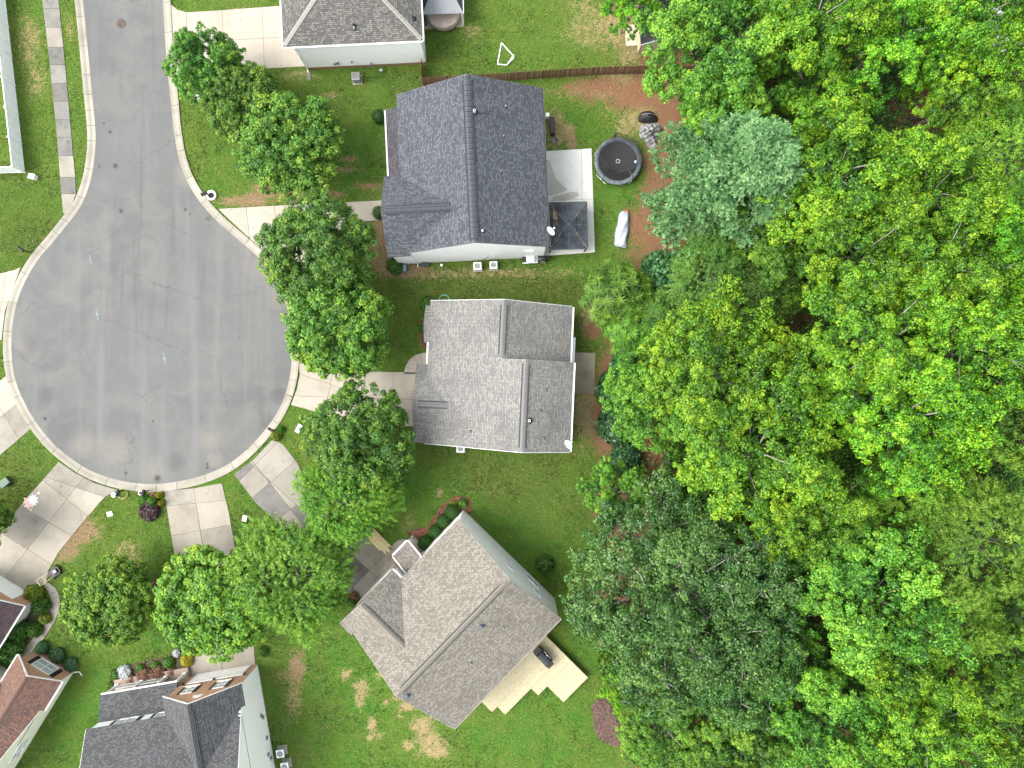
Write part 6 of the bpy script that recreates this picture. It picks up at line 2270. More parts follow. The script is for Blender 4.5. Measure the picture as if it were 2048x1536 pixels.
# ------------------------------------------------------------------ air conditioners
def ac_unit(px, py, rz, label, size=0.74, hh=0.8, dark=False):
    c = P(px, py, hh)
    t = thing('air_conditioner', label, 'air conditioner', (c.x, c.y, 0), rz, 'outdoor air conditioner units')
    h_ = size / 2
    body = plain('ac_body_dark', (0.20, 0.20, 0.20), 0.6) if dark else plain('ac_body', (0.52, 0.52, 0.50), 0.6)
    MB().box(-h_ - 0.08, h_ + 0.08, -h_ - 0.08, h_ + 0.08, -0.02, 0.08).build('pad', CONC, t)
    m = MB()
    r = 0.1
    poly = []
    for (cx, cy, a0) in ((h_ - r, h_ - r, 0), (-h_ + r, h_ - r, 90), (-h_ + r, -h_ + r, 180), (h_ - r, -h_ + r, 270)):
        for k in range(4):
            poly.append((cx + r * math.cos(R(a0 + 30 * k)), cy + r * math.sin(R(a0 + 30 * k))))
    m.prism([(x * 0.97, y * 0.97) for x, y in poly], 0.08, hh - 0.06)
    m.build('cabinet', plain('ac_louvre', (0.30, 0.30, 0.295), 0.6) if not dark else body, t)
    m = MB()
    n = 24
    ro, ri = h_ * 0.80, h_ * 0.76
    # top plate with a round opening
    sq = [(h_ * max(-1, min(1, 1.45 * math.cos(2 * math.pi * k / n))), h_ * max(-1, min(1, 1.45 * math.sin(2 * math.pi * k / n)))) for k in range(n)]
    ci = [(ro * math.cos(2 * math.pi * k / n), ro * math.sin(2 * math.pi * k / n)) for k in range(n)]
    for k in range(n):
        j = (k + 1) % n
        m.face([(*sq[k], hh), (*sq[j], hh), (*ci[j], hh + 0.02), (*ci[k], hh + 0.02)])
        m.face([(*sq[j], hh), (*sq[k], hh), (*sq[k], hh - 0.07), (*sq[j], hh - 0.07)])
        m.face([(*ci[j], hh + 0.02), (*ci[k], hh + 0.02), (*ci[k], hh - 0.12), (*ci[j], hh - 0.12)])
    m.build('top_cover', body if dark else WHITE, t)
    MB().lathe([(0.0, hh - 0.13), (ro, hh - 0.13), (ro, hh - 0.14)], 24).build('fan_well', DKMETAL, t)
    fan = MB()
    for k in range(4):
        a = k * math.pi / 2
        c0, s0 = math.cos(a), math.sin(a)
        q = [(0.05, -0.05, 0), (ro * 0.9, -0.13, 0.03), (ro * 0.9, 0.10, -0.02), (0.05, 0.05, -0.02)]
        fan.face([(x * c0 - y * s0, x * s0 + y * c0, hh - 0.09 + z) for x, y, z in q])
    fan.build('fan', GALV, t)
    gr = MB()
    for rr in (ro * 0.35, ro * 0.65, ro * 0.92):
        gr.tube([(rr * math.cos(2 * math.pi * k / 20), rr * math.sin(2 * math.pi * k / 20), hh + 0.015) for k in range(21)], 0.008, 4, cap=False)
    for k in range(6):
        a = k * math.pi / 3
        gr.tube([(0, 0, hh + 0.015), (ro * math.cos(a), ro * math.sin(a), hh + 0.015)], 0.008, 4, cap=False)
    gr.build('grille', GALV if not dark else GREYMETAL, t)
    return t


ac_unit(711, 152, R(3), 'grey air conditioner on the lawn below the hip-roofed house', 0.78, 0.95, True)
ac_unit(955, 532, R(2), 'white air conditioner beside the slate-roofed house, nearer its front', 0.76, 0.75)
ac_unit(987, 530, R(2), 'white air conditioner beside the slate-roofed house, nearer the grill', 0.72, 0.85)
ac_unit(921, 897, R(-2), 'white air conditioner peeking out below the eaves of the light grey house', 0.78, 0.75)
ac_unit(560, 1508, R(8), 'white air conditioner along the long white wall, upper one', 0.76, 0.85)
ac_unit(569, 1534, R(8), 'white air conditioner along the long white wall, cut by the bottom edge', 0.76, 0.85)


# ------------------------------------------------------------------ trampoline
def trampoline():
    c = P(1236, 322, 0.9)
    t = thing('trampoline', 'round black trampoline with grey pad and sagging safety net', 'trampoline', (c.x, c.y, 0))
    PAD = plain('trampoline_pad', (0.095, 0.115, 0.13), 0.6, var=0.25, scale=2)
    MAT = plain('trampoline_mat', (0.014, 0.0145, 0.016), 0.75, var=0.2, scale=3)
    m = MB().lathe([(0.0, 0.86), (0.8, 0.85), (1.6, 0.87), (1.98, 0.90)], 48)
    m.build('jumping_mat', MAT, t, True)
    m = MB().lathe([(1.93, 0.90), (1.96, 0.94), (2.12, 0.955), (2.28, 0.95), (2.34, 0.91), (2.34, 0.86)], 48)
    m.build('pad', PAD, t, True)
    MB().tube([(2.3 * math.cos(R(a)), 2.3 * math.sin(R(a)), 0.86) for a in range(0, 361, 10)], 0.035, 8, cap=False).build('frame_ring', GALV, t, True)
    for k in range(4):
        a = R(45 + 90 * k)
        pts = []
        for da, z in ((-0.3, 0.86), (-0.28, 0.08), (0.28, 0.08), (0.3, 0.86)):
            pts.append((2.32 * math.cos(a + da), 2.32 * math.sin(a + da), z))
        MB().tube(pts, 0.03, 8).build('leg', GALV, t)
    # enclosure poles; several are bent inward, the net droops between them
    tops = []
    for k, (ang, lean) in enumerate(((98, 0.05), (42, 0.12), (352, 0.10), (302, 0.62), (230, 0.75), (165, 0.25))):
        a = R(ang)
        d_ = Vector((math.cos(a), math.sin(a), 0))
        top = d_ * (2.36 - lean * 1.0) + Vector((0, 0, 2.45))
        pts = [d_ * 2.36 + Vector((0, 0, 0.35)), d_ * 2.38 + Vector((0, 0, 1.4)), d_ * (2.38 - lean * 0.4) + Vector((0, 0, 2.1)), top]
        MB().tube(pts, 0.04, 8).build('net_pole', GALV if k % 2 else BLACK, t, True)
        tops.append(top)
    m = MB()
    for i in range(6):
        a, b = tops[i], tops[(i + 1) % 6]
        m.tube([a, (a + b) / 2 + Vector((0, 0, -0.35)) + (a + b) * 0.02, b], 0.028, 6, cap=False)
    m.build('net_rope', BLACK, t)
    # net of fine mesh: see-through woven strands
    tn = NT('net_weave')
    tn.done((0.015, 0.016, 0.018), 0.8)
    tp = tn.n('ShaderNodeBsdfTransparent')
    mx = tn.n('ShaderNodeMixShader')
    mx.inputs[0].default_value = 0.6
    tn.l(tn.bsdf.outputs[0], mx.inputs[1])
    tn.l(tp.outputs[0], mx.inputs[2])
    tn.l(mx.outputs[0], tn.out.inputs['Surface'])
    m = MB()
    n = 6
    for i in range(6):
        a, b = tops[i], tops[(i + 1) % 6]
        mid = (a + b) / 2 + Vector((0, 0, -0.35))
        a0, b0 = math.atan2(a.y, a.x), math.atan2(b.y, b.x)
        while b0 > a0:
            b0 -= 2 * math.pi
        for k in range(n):
            def top(f):
                return a.lerp(mid, f * 2) if f < 0.5 else mid.lerp(b, f * 2 - 1)
            def low(f):
                an = a0 + (b0 - a0) * f
                return Vector((1.95 * math.cos(an), 1.95 * math.sin(an), 0.92))
            f0, f1 = k / n, (k + 1) / n
            m.face([low(f0), low(f1), top(f1), top(f0)])
    m.build('safety_net', tn.m, t, True)
    m = MB()
    for k in range(8):
        a0, a1 = R(k * 45), R(k * 45 + 26)
        q = [(0.17 * math.cos(a0), 0.17 * math.sin(a0), 0.8655), (0.21 * math.cos(a0), 0.21 * math.sin(a0), 0.8655), (0.21 * math.cos(a1), 0.21 * math.sin(a1), 0.8655), (0.17 * math.cos(a1), 0.17 * math.sin(a1), 0.8655)]
        m.face(q)
    m.build('centre_marking', WHITE, t)
    b = thing('ball', 'small blue and white ball resting on the trampoline mat', 'ball', (c.x + 1.72, c.y - 0.12, 0.9))
    MB().lathe([(0.0, 0.0), (0.09, 0.025), (0.13, 0.08), (0.14, 0.13), (0.13, 0.18), (0.09, 0.235), (0.0, 0.26)], 16).build('ball_skin', plain('ball_blue', (0.10, 0.16, 0.30), 0.4, c2=(0.6, 0.65, 0.7), scale=8), b, True)


trampoline()


# ------------------------------------------------------------------ gazebos
def gazebo():
    c0 = P(1137, 450, 2.6)
    t = thing('gazebo', 'square grey metal gazebo with two-tier roof on the white patio', 'gazebo', (c0.x, c0.y, 0), R(1.5))
    GM = plain('gazebo_panel', (0.046, 0.055, 0.064), 0.8, 0.0, var=0.3, scale=1.4, spec=0.15)
    GS = plain('gazebo_seam', (0.085, 0.098, 0.11), 0.5, 0.0)
    RUST = plain('rusty_hip', (0.20, 0.15, 0.11), 0.8, var=0.5)
    hx, hy, z0, z1 = 1.86, 2.28, 2.3, 2.72
    ix, iy = 0.62, 0.62
    corners = [(hx, hy), (-hx, hy), (-hx, -hy), (hx, -hy)]
    inner = [(ix, iy), (-ix, iy), (-ix, -iy), (ix, -iy)]
    k = 0
    for i in range(4):
        j = (i + 1) % 4
        a, b = Vector((*corners[i], z0)), Vector((*corners[j], z0))
        c, d = Vector((*inner[j], z1)), Vector((*inner[i], z1))
        # three overlapping rows, split in two by a seam: separate sheets
        for row in range(3):
            f0, f1 = row / 3, (row + 1) / 3 + 0.02
            for side in range(2):
                if i == 1 and row == 1 and side == 0:
                    mat = plain('gazebo_rust', (0.22, 0.15, 0.09), 0.8, var=0.5, scale=3)
                else:
                    mat = GM
                g0, g1 = side / 2, (side + 1) / 2
                def pt(g, f):
                    return a.lerp(b, g).lerp(d.lerp(c, g), f)
                m = MB()
                q = [pt(g0, f0), pt(g1, f0), pt(g1, min(f1, 1)), pt(g0, min(f1, 1))]
                q[0] = q[0] + Vector((0, 0, 0.035))
                q[1] = q[1] + Vector((0, 0, 0.035))
                lo = [v - Vector((0, 0, 0.03)) for v in q]
                m.face(q)
                m.face(lo[::-1])
                for e in range(4):
                    m.face([q[e], lo[e], lo[(e + 1) % 4], q[(e + 1) % 4]])
                m.build('roof_panel', mat, t)
        MB().tube([pt2 + Vector((0, 0, 0.05)) for pt2 in (a, d)], 0.035, 6).build('hip_strip', RUST, t)
        mid0, mid1 = a.lerp(b, 0.5), d.lerp(c, 0.5)
        MB().tube([mid0 + Vector((0, 0, 0.05)), mid1 + Vector((0, 0, 0.05))], 0.03, 6).build('seam', GS, t)
        MB().tube([a + Vector((0, 0, 0)), b], 0.04, 6).build('eave_beam', GS, t)
    # upper tier
    zt0, zt1 = 2.86, 3.02
    ax = 0.70
    m = MB()
    cs = [(ax, ax), (-ax, ax), (-ax, -ax), (ax, -ax)]
    for i in range(4):
        j = (i + 1) % 4
        m = MB()
        m.face([(*cs[i], zt0), (*cs[j], zt0), (0, 0, zt1)])
        m.face([(*cs[j], zt0 - 0.06), (*cs[i], zt0 - 0.06), (0, 0, zt1 - 0.06)])
        m.face([(*cs[i], zt0), (*cs[i], zt0 - 0.06), (*cs[j], zt0 - 0.06), (*cs[j], zt0)])
        m.build('cap_panel', GM, t)
        MB().tube([(*cs[i], zt0 + 0.01), (0, 0, zt1 + 0.01)], 0.022, 6).build('hip_strip', GS, t)
        MB().box(inner[i][0] - 0.03, inner[i][0] + 0.03, inner[i][1] - 0.03, inner[i][1] + 0.03, z1 - 0.05, zt0).build('cap_post', GS, t)
    for (x, y) in corners:
        MB().box(x * 0.93 - 0.06, x * 0.93 + 0.06, y * 0.93 - 0.06, y * 0.93 + 0.06, 0.05, z0).build('post', DKMETAL, t)
    # hot-tub shelter at the top of the frame
    c1 = P(884, -14, 2.4)
    g = thing('gazebo', 'dark ribbed metal shelter roof over the tan hot tub at the top', 'gazebo', (c1.x, c1.y, 0), R(2))
    RB = plain('ribbed_metal', (0.24, 0.25, 0.265), 0.5, 0.3)
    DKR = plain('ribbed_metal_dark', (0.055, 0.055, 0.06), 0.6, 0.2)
    hx, hy = 1.98, 2.0
    zc = 3.25
    rx_ = 0.85
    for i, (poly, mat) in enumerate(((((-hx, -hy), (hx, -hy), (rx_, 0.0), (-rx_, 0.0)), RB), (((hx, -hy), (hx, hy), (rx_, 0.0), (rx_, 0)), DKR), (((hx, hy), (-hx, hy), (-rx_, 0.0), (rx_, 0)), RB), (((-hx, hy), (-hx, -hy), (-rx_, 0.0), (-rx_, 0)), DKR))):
        a, b = Vector((*poly[0], 2.35)), Vector((*poly[1], 2.35))
        c, d = Vector((*poly[2], zc)), Vector((*poly[3], zc))
        m = MB()
        n = 16
        for kk in range(n):
            g0, g1, gm = kk / n, (kk + 1) / n, (kk + 0.7) / n
            for (u0, u1, dz0, dz1) in ((g0, gm, 0, 0), (gm, g1, 0.0, 0.0)):
                lift = 0.05 if u0 == gm else 0.0
                q = [a.lerp(b, u0), a.lerp(b, u1), d.lerp(c, u1), d.lerp(c, u0)]
                m.face([v + Vector((0, 0, lift)) for v in q])
                if lift:
                    m.face([q[0], q[0] + Vector((0, 0, lift)), q[3] + Vector((0, 0, lift)), q[3]])
                    m.face([q[1], q[1] + Vector((0, 0, lift)), q[2] + Vector((0, 0, lift)), q[2]])
                    m.face([q[0], q[1], q[1] + Vector((0, 0, lift)), q[0] + Vector((0, 0, lift))])
        m.build('roof_panel', mat, g)
    for sx in (-1, 1):
        for sy in (-1, 1):
            MB().box(sx * 1.85 - 0.06, sx * 1.85 + 0.06, sy * 1.85 - 0.06, sy * 1.85 + 0.06, 0.05, 2.36).build('post', WHITE_TRIM if sx > 0 else DKMETAL, g)
    MB().box(hx, hx + 0.06, -hy, hy, 2.28, 2.38).build('eave_trim', WHITE_TRIM, g)
    s_ = MB()
    a = P(887, 10)
    paving('patio', 'white concrete pad under the tan hot tub at the top', [(840, -60), (930, -60), (928, 54), (842, 60)], [], CONC_PALE)
    cc = P(886, 24, 0.9)
    hb = thing('hot_tub', 'round tan covered hot tub on the white pad at the top', 'hot tub', (cc.x, cc.y, 0))
    TAN = plain('tan_cover', (0.42, 0.345, 0.29), 0.6, var=0.1, scale=1.5)
    MB().lathe([(1.5, 0.05), (1.68, 0.25), (1.7, 0.6), (1.6, 0.8)], 36, sy=0.95).build('tub_wall', plain('tan_wall', (0.30, 0.25, 0.21), 0.7), hb, True)
    MB().lathe([(1.62, 0.78), (1.64, 0.84), (1.5, 0.92), (1.0, 1.02), (0.5, 1.07), (0.0, 1.09)], 36, sy=0.95).build('cover', TAN, hb, True)


gazebo()


# ------------------------------------------------------------------ yard things
def tarp_piles():
    rg = np.random.default_rng(5)
    def heap(name, label, px_pts, hh, mat, rough, seed, cat):
        pts = [P(*p) for p in px_pts]
        cx, cy = np.mean([p.x for p in pts]), np.mean([p.y for p in pts])
        t = thing(name, label, cat, (cx, cy, 0))
        out = catmull([(p.x - cx, p.y - cy) for p in pts], 0.12, True)
        r_ = np.random.default_rng(seed)
        m = MB()
        n = len(out)
        R_ = 9
        idx = []
        for k in range(R_):
            f = 1 - k / R_
            idx.append(len(m.v))
            for q in out:
                h_ = hh * (1 - f ** 2.2)
                x, y = q.x * f, q.y * f
                h_ += rough * (abs(math.sin(5.3 * x + 3 * y + seed)) + abs(math.sin(7.1 * y - 4 * x + 1.3 * seed)) - 0.9) * (1 - f ** 3) + r_.normal(0, rough * 0.28) * (1 - f ** 4)
                m.v.append((x, y, max(0.01, h_)))
        top = len(m.v)
        m.v.append((0, 0, hh))
        for a, b in zip(idx, idx[1:]):
            for i in range(n):
                j = (i + 1) % n
                m.f.append((a + i, a + j, b + j, b + i))
                m.uv.append(None)
                m.mi.append(0)
        for i in range(n):
            m.f.append((idx[-1] + i, idx[-1] + (i + 1) % n, top))
            m.uv.append(None)
            m.mi.append(0)
        m.build('tarp', mat, t)
        return t
    heap('tarp_pile', 'crumpled grey tarp heap on the lawn below the black covered one', [(1281, 252), (1300, 246), (1318, 248), (1327, 258), (1318, 268), (1314, 284), (1311, 299), (1300, 297), (1290, 284), (1279, 272)], 0.4, plain('grey_tarp', (0.20, 0.20, 0.20), 0.35, var=0.5, scale=3, c2=(0.05, 0.05, 0.05)), 0.22, 3, 'tarp')
    t = heap('covered_seat', 'black covered garden seat beside the crumpled grey tarp', [(1277, 232), (1284, 224), (1300, 222), (1312, 230), (1316, 242), (1306, 247), (1288, 247), (1277, 243)], 0.75, plain('black_cover', (0.015, 0.015, 0.016), 0.5), 0.05, 8, 'cover')
    MB().tube([(-0.75, 0.1, 0.62), (0.1, 0.14, 0.80), (0.9, 0.0, 0.6)], 0.02, 6).build('seam', GREYMETAL, t)
    # wrapped boat
    c = P(1245, 457, 0.3)
    b = thing('wrapped_bundle', 'long bundle wrapped in pale blue-grey sheeting on the lawn', 'bundle', (c.x, c.y, 0), R(-4))
    m = MB()
    prof = [(-1.78, 0.35, 0.15), (-1.7, 0.62, 0.38), (-1.0, 0.62, 0.55), (0.0, 0.60, 0.60), (1.0, 0.56, 0.56), (1.6, 0.42, 0.42), (1.8, 0.2, 0.2)]
    rg2 = np.random.default_rng(2)
    n = 18
    ys = np.linspace(-1.8, 1.8, 26)
    base = 0
    for i, y in enumerate(ys):
        w = np.interp(y, [p[0] for p in prof], [p[1] for p in prof])
        h_ = np.interp(y, [p[0] for p in prof], [p[2] for p in prof])
        for k in range(n):
            a = math.pi * k / (n - 1)
            rr = 1 + 0.07 * math.sin(3 * y + 5 * a) + rg2.normal(0, 0.02)
            m.v.append((w * math.cos(a) * rr + 0.08 * math.sin(y), y, max(0.01, h_ * math.sin(a) ** 0.7 * rr)))
    for i in range(len(ys) - 1):
        for k in range(n - 1):
            m.f.append((i * n + k, i * n + k + 1, (i + 1) * n + k + 1, (i + 1) * n + k))
            m.uv.append(None)
            m.mi.append(0)
    m.build('sheeting', plain('pale_sheet', (0.33, 0.36, 0.42), 0.5, var=0.12, scale=2), b, True)
    MB().box(-0.02, 0.5, -1.92, -1.72, 0.02, 0.35).build('exposed_end', plain('grey_straps', (0.16, 0.16, 0.17), 0.7), b)
    MB().lathe([(0.16, 0.0), (0.17, 0.2), (0.09, 0.32), (0.0, 0.34)], 12, (0.38, 1.72, 0.02)).build('red_cap', plain('red_plastic', (0.55, 0.05, 0.03), 0.5), b, True)


tarp_piles()


def soccer_goal():
    t = thing('soccer_goal', 'small white tube-framed soccer goal lying on the upper lawn', 'soccer goal')
    q = [P(1003, 85, 0.1), P(1029, 114, 0.1), P(1014, 126, 0.5), P(995, 128, 0.1)]
    z = [0.06, 0.06, 0.06, 0.06]
    pts = [Vector((p.x, p.y, 0.06)) for p in q]
    for i in range(4):
        MB().tube([pts[i], pts[(i + 1) % 4]], 0.05, 8).build('frame_tube', WHITE, t)
    top = Vector((pts[1].x - 0.1, pts[1].y - 0.1, 0.7))
    MB().tube([pts[1], top], 0.05, 8).build('upright', WHITE, t)
    MB().tube([pts[2], top], 0.05, 8).build('upright', WHITE, t)


soccer_goal()


def grill_and_smoker():
    c = P(1060, 518, 0.9)
    g = thing('barbecue_grill', 'gas barbecue with white lid against the wall of the slate-roofed house', 'grill', (c.x, c.y, 0), R(3))
    MB().box(-0.75, 0.75, -0.3, 0.3, 0.1, 0.82).build('cabinet', BLACK, g)
    m = MB()
    prof = [(-0.32, 0.82), (-0.34, 1.0), (-0.2, 1.15), (0.05, 1.18), (0.3, 1.0), (0.3, 0.82)]
    for i in range(len(prof) - 1):
        (ya, za), (yb, zb) = prof[i], prof[i + 1]
        m.face([(-0.38, ya, za), (0.42, ya, za), (0.42, yb, zb), (-0.38, yb, zb)][::-1])
    m.face([(-0.38, y, z) for y, z in prof])
    m.face([(0.42, y, z) for y, z in prof][::-1])
    m.build('lid', plain('steel_lid', (0.70, 0.70, 0.70), 0.35, 0.2), g)
    MB().box(-0.75, 0.75, -0.42, -0.30, 0.82, 0.88).build('front_shelf', GALV, g)
    MB().box(0.44, 0.78, -0.28, 0.28, 0.83, 0.87).build('side_shelf', GREYMETAL, g)
    c = P(1085, 517, 0.9)
    s_ = thing('smoker', 'black barrel smoker beside the white-lidded barbecue', 'smoker', (c.x, c.y, 0), R(3))
    MB().tube([(-0.45, 0, 0.8), (-0.40, 0, 0.8), (0.40, 0, 0.8), (0.45, 0, 0.8)], [0.2, 0.30, 0.30, 0.2], 18).build('barrel', BLACK, s_, True)
    MB().tube([(0.5, 0.05, 0.75), (0.5, 0.05, 1.3)], 0.06, 10).build('chimney', BLACK, s_)
    for x in (-0.3, 0.3):
        MB().box(x - 0.03, x + 0.03, -0.25, 0.25, 0, 0.55).build('leg', DKMETAL, s_)
    MB().tube([(-0.25, -0.33, 0.88), (0.25, -0.33, 0.88)], 0.02, 6).build('handle', GALV, s_)


grill_and_smoker()
dd = P(1103, 468, 2.4)
d1 = dish((3.35, 13.9, 5.15), R(35), 'white satellite dish on the eave of the slate-roofed house near the gazebo', 5)
d2p = P(1131, 891, 5.4)
dish((d2p.x, d2p.y, 5.5), R(40), 'white satellite dish on the eave corner of the light grey house', 5)


def small_things():
    # mailboxes
    def mailbox(px, py, rz, label, col_=BLACK):
        c = P(px, py, 1.1)
        t = thing('mailbox', label, 'mailbox', (c.x, c.y, 0), rz, 'kerbside mailboxes')
        MB().box(-0.05, 0.05, -0.05, 0.05, 0, 1.0).build('post', col_, t)
        m = MB()
        prof = [(-0.13, 1.0), (0.13, 1.0), (0.13, 1.16), (0.10, 1.25), (0.0, 1.30), (-0.10, 1.25), (-0.13, 1.16)]
        A = [(-0.42, y, z) for y, z in prof]
        B = [(0.22, y, z) for y, z in prof]
        m.face(A[::-1])
        m.face(B)
        for i in range(len(A)):
            j = (i + 1) % len(A)
            m.face([A[i], A[j], B[j], B[i]])
        m.build('box', col_, t)
        MB().box(-0.15, -0.03, 0.135, 0.15, 1.12, 1.3).build('flag', plain('flag_red', (0.35, 0.04, 0.03), 0.5), t)
        return t
    mailbox(410, 386, R(28), 'black mailbox beside the white ring planter at the kerb')
    mailbox(44, 500, R(-35), 'black mailbox on the dark lawn left of the street')
    mailbox(544, 861, R(-30), 'black mailbox above the yellow-green shrub at the kerb')
    mailbox(236, 984, R(70), 'black mailbox beside the coiled hose at the kerb')
    mailbox(287, 984, R(80), 'black mailbox among the lilies at the kerb')
    c = P(422, 390, 0.2)
    t = thing('planter', 'round white ring planter with dark soil by the kerb', 'planter', (c.x, c.y, 0))
    MB().lathe([(0.28, 0.0), (0.50, 0.0), (0.52, 0.15), (0.46, 0.24), (0.34, 0.22), (0.28, 0.10)], 28).build('ring', WHITE, t, True)
    MB().lathe([(0.3, 0.05), (0.3, 0.12), (0.0, 0.16)], 20).build('soil', plain('dark_soil', (0.03, 0.022, 0.028), 1.0), t)
    # manhole
    c = P(243, 47, 0.02)
    t = thing('manhole_cover', 'rusty round manhole cover in the street', 'manhole cover', (c.x, c.y, 0.012))
    RST = plain('rusty_iron', (0.105, 0.078, 0.066), 0.8, 0.3, var=0.4, scale=8)
    MB().lathe([(0.48, 0.0), (0.48, 0.012), (0.38, 0.012), (0.38, 0.0)], 32).build('rim', RST, t)
    m = MB().lathe([(0.365, 0.0), (0.365, 0.011), (0.0, 0.011)], 32)
    for i in range(-4, 5):
        for j in range(-4, 5):
            if math.hypot(i, j) * 0.075 < 0.32:
                m.box(i * 0.075 - 0.018, i * 0.075 + 0.018, j * 0.075 - 0.018, j * 0.075 + 0.018, 0.011, 0.017)
    m.build('lid', RST, t)
    # utility boxes
    def ubox(px, py, sx, sy, hh, label, mat, rz=0.0, name='utility_box', cat='utility box'):
        c = P(px, py, hh)
        t = thing(name, label, cat, (c.x, c.y, 0), rz)
        m = MB()
        m.box(-sx / 2, sx / 2, -sy / 2, sy / 2, 0, hh * 0.86)
        m.build('body', mat, t)
        m = MB()
        m.box(-sx / 2 - 0.02, sx / 2 + 0.02, -sy / 2 - 0.02, sy / 2 + 0.02, hh * 0.86, hh)
        m.build('lid', mat, t)
        return t
    ubox(393, 194, 0.45, 0.42, 0.5, 'white utility box under the dark tree at the top driveway', WHITE)
    ubox(62, 352, 0.55, 0.45, 0.6, 'white utility box at the corner of the vinyl fence', WHITE, R(-10))
    ubox(597, 857, 0.42, 0.85, 0.3, 'pale grey utility cover on the grass near the kerb mailbox', plain('pale_grey', (0.50, 0.53, 0.54), 0.6), R(-28))
    ubox(219, 1028, 0.5, 0.42, 0.12, 'white stone slab on the lawn by the wide driveway', plain('white_stone', (0.72, 0.70, 0.62), 0.8), R(15), 'stone_slab', 'stone')
    ubox(489, 1037, 0.4, 0.55, 0.4, 'pale utility box between the two lower driveways', plain('beige_plastic', (0.62, 0.57, 0.50), 0.6), R(-12))
    ubox(850, 528, 0.68, 0.42, 0.4, 'dark storage box against the slate-roofed house', DKMETAL, R(3), 'storage_box', 'box')
    ubox(809, 536, 0.3, 0.62, 0.7, 'blue-grey bin at the corner of the slate-roofed house', plain('blue_bin', (0.13, 0.18, 0.26), 0.5), R(3), 'bin', 'bin')
    ubox(1095, 229, 0.32, 0.32, 0.8, 'white jar on a stand at the eaves above the patio', WHITE, 0, 'white_jar', 'jar')
    ubox(1105, 250, 0.45, 1.6, 0.85, 'dark bench under the eaves above the patio', BLACK, R(3), 'bench', 'bench')
    ubox(762, 140, 0.26, 0.22, 0.5, 'small grey meter post on the lawn below the hip-roofed house', GREYMETAL, 0.1, 'meter_post', 'meter')
    ubox(883, 530, 0.2, 0.18, 0.3, 'small white spigot box by the slate-roofed house', WHITE, 0, 'spigot_box', 'spigot')
    # chair by the patio
    c = P(1109, 281, 0.5)
    t = thing('garden_chair', 'grey garden chair turned to the patio with yellow legs', 'chair', (c.x, c.y, 0), R(25))
    CH = plain('chair_grey', (0.12, 0.13, 0.14), 0.7)
    MB().box(-0.25, 0.25, -0.25, 0.25, 0.42, 0.47).build('seat', CH, t)
    MB().box(0.2, 0.28, -0.25, 0.25, 0.47, 0.92).build('backrest', CH, t)
    for x in (-0.22, 0.22):
        for y in (-0.22, 0.22):
            MB().tube([(x, y, 0.42), (x * 1.3, y * 1.15, 0)], 0.02, 6).build('leg', plain('yellow_leg', (0.45, 0.32, 0.08), 0.6), t)
    # lawn mower
    c = P(108, 1145, 0.3)
    t = thing('lawn_mower', 'black push mower with pale handle standing at the driveway edge', 'lawn mower', (c.x, c.y, 0), R(38))
    MB().prism([(-0.55, -0.38), (0.35, -0.42), (0.62, -0.28), (0.66, 0.28), (0.35, 0.42), (-0.55, 0.38)], 0.1, 0.34).build('deck', BLACK, t)
    MB().prism([(-0.1, -0.22), (0.42, -0.2), (0.42, 0.2), (-0.1, 0.22)], 0.341, 0.52).build('engine', DKMETAL, t)
    m = MB()
    m.box(0.15, 0.35, -0.1, 0.1, 0.521, 0.56)
    m.build('engine_cap', GALV, t)
    for x in (-0.42, 0.42):
        for y in (-0.46, 0.46):
            MB().tube([(x, y - 0.035, 0.14), (x, y + 0.035, 0.14)], 0.14, 14).build('wheel', BLACK, t)
    HN = plain('mower_handle', (0.62, 0.56, 0.38), 0.5)
    MB().tube([(-0.45, 0.30, 0.3), (-1.25, 0.34, 0.95), (-1.40, 0.34, 1.0), (-1.40, -0.34, 1.0), (-1.25, -0.34, 0.95), (-0.45, -0.30, 0.3)], 0.03, 8).build('handle', HN, t)
    MB().tube([(-0.9, -0.32, 0.67), (-0.9, 0.32, 0.67)], 0.025, 8).build('handle_brace', HN, t)
    MB().tube([(-0.95, 0.1, 0.7), (-0.6, 0.05, 0.45), (-0.2, 0.1, 0.5)], 0.015, 6).build('starter_cord', plain('pink_cord', (0.65, 0.12, 0.16), 0.6), t)
    # lumber stack
    t = thing('plank_stack', 'stack of new yellow planks lying at the edge of the stained driveway', 'planks', tuple(P(755, 1080)), R(-45))
    rg = random.Random(8)
    for lay in range(2):
        for k in range(7 - lay * 2):
            L0 = rg.uniform(-0.25, 0.25)
            y = (k - 3) * 0.16 + lay * 0.15
            if k == 5 and lay == 0:
                continue
            MB().box(-1.75 + L0, 1.55 + L0 - rg.uniform(0, 0.5), y - 0.07, y + 0.07, 0.056 + lay * 0.045, 0.096 + lay * 0.045).build('plank', plain('plank_yellow', (0.60, 0.50, 0.27), 0.8, rnd=0.1), t)
    # hose coils
    def hose(px, py, r, label, mat, sq=1.0):
        c = P(px, py)
        t = thing('garden_hose', label, 'hose', (c.x, c.y, 0.02))
        pts = []
        for k in range(100):
            a = k * 0.25
            rr = r * (1 - 0.12 * math.sin(k * 0.11)) * (1 - 0.0016 * k)
            pts.append((rr * math.cos(a), rr * sq * math.sin(a), 0.03 + 0.001 * k))
        pts.append((r * 1.1, -r * 0.9, 0.03))
        MB().tube(pts, 0.03, 6).build('tube', mat, t, True)
    hose(889, 600, 0.55, 'green garden hose coiled at the wall of the light grey house', plain('hose_green', (0.10, 0.26, 0.19), 0.5))
    hose(246, 987, 0.55, 'olive garden hose looped on the grass by the kerb', plain('hose_olive', (0.20, 0.20, 0.06), 0.5))
    c = P(226, 990, 0.2)
    t = thing('hose_reel', 'round white hose reel on the grass by the kerb', 'hose reel', (c.x, c.y, 0))
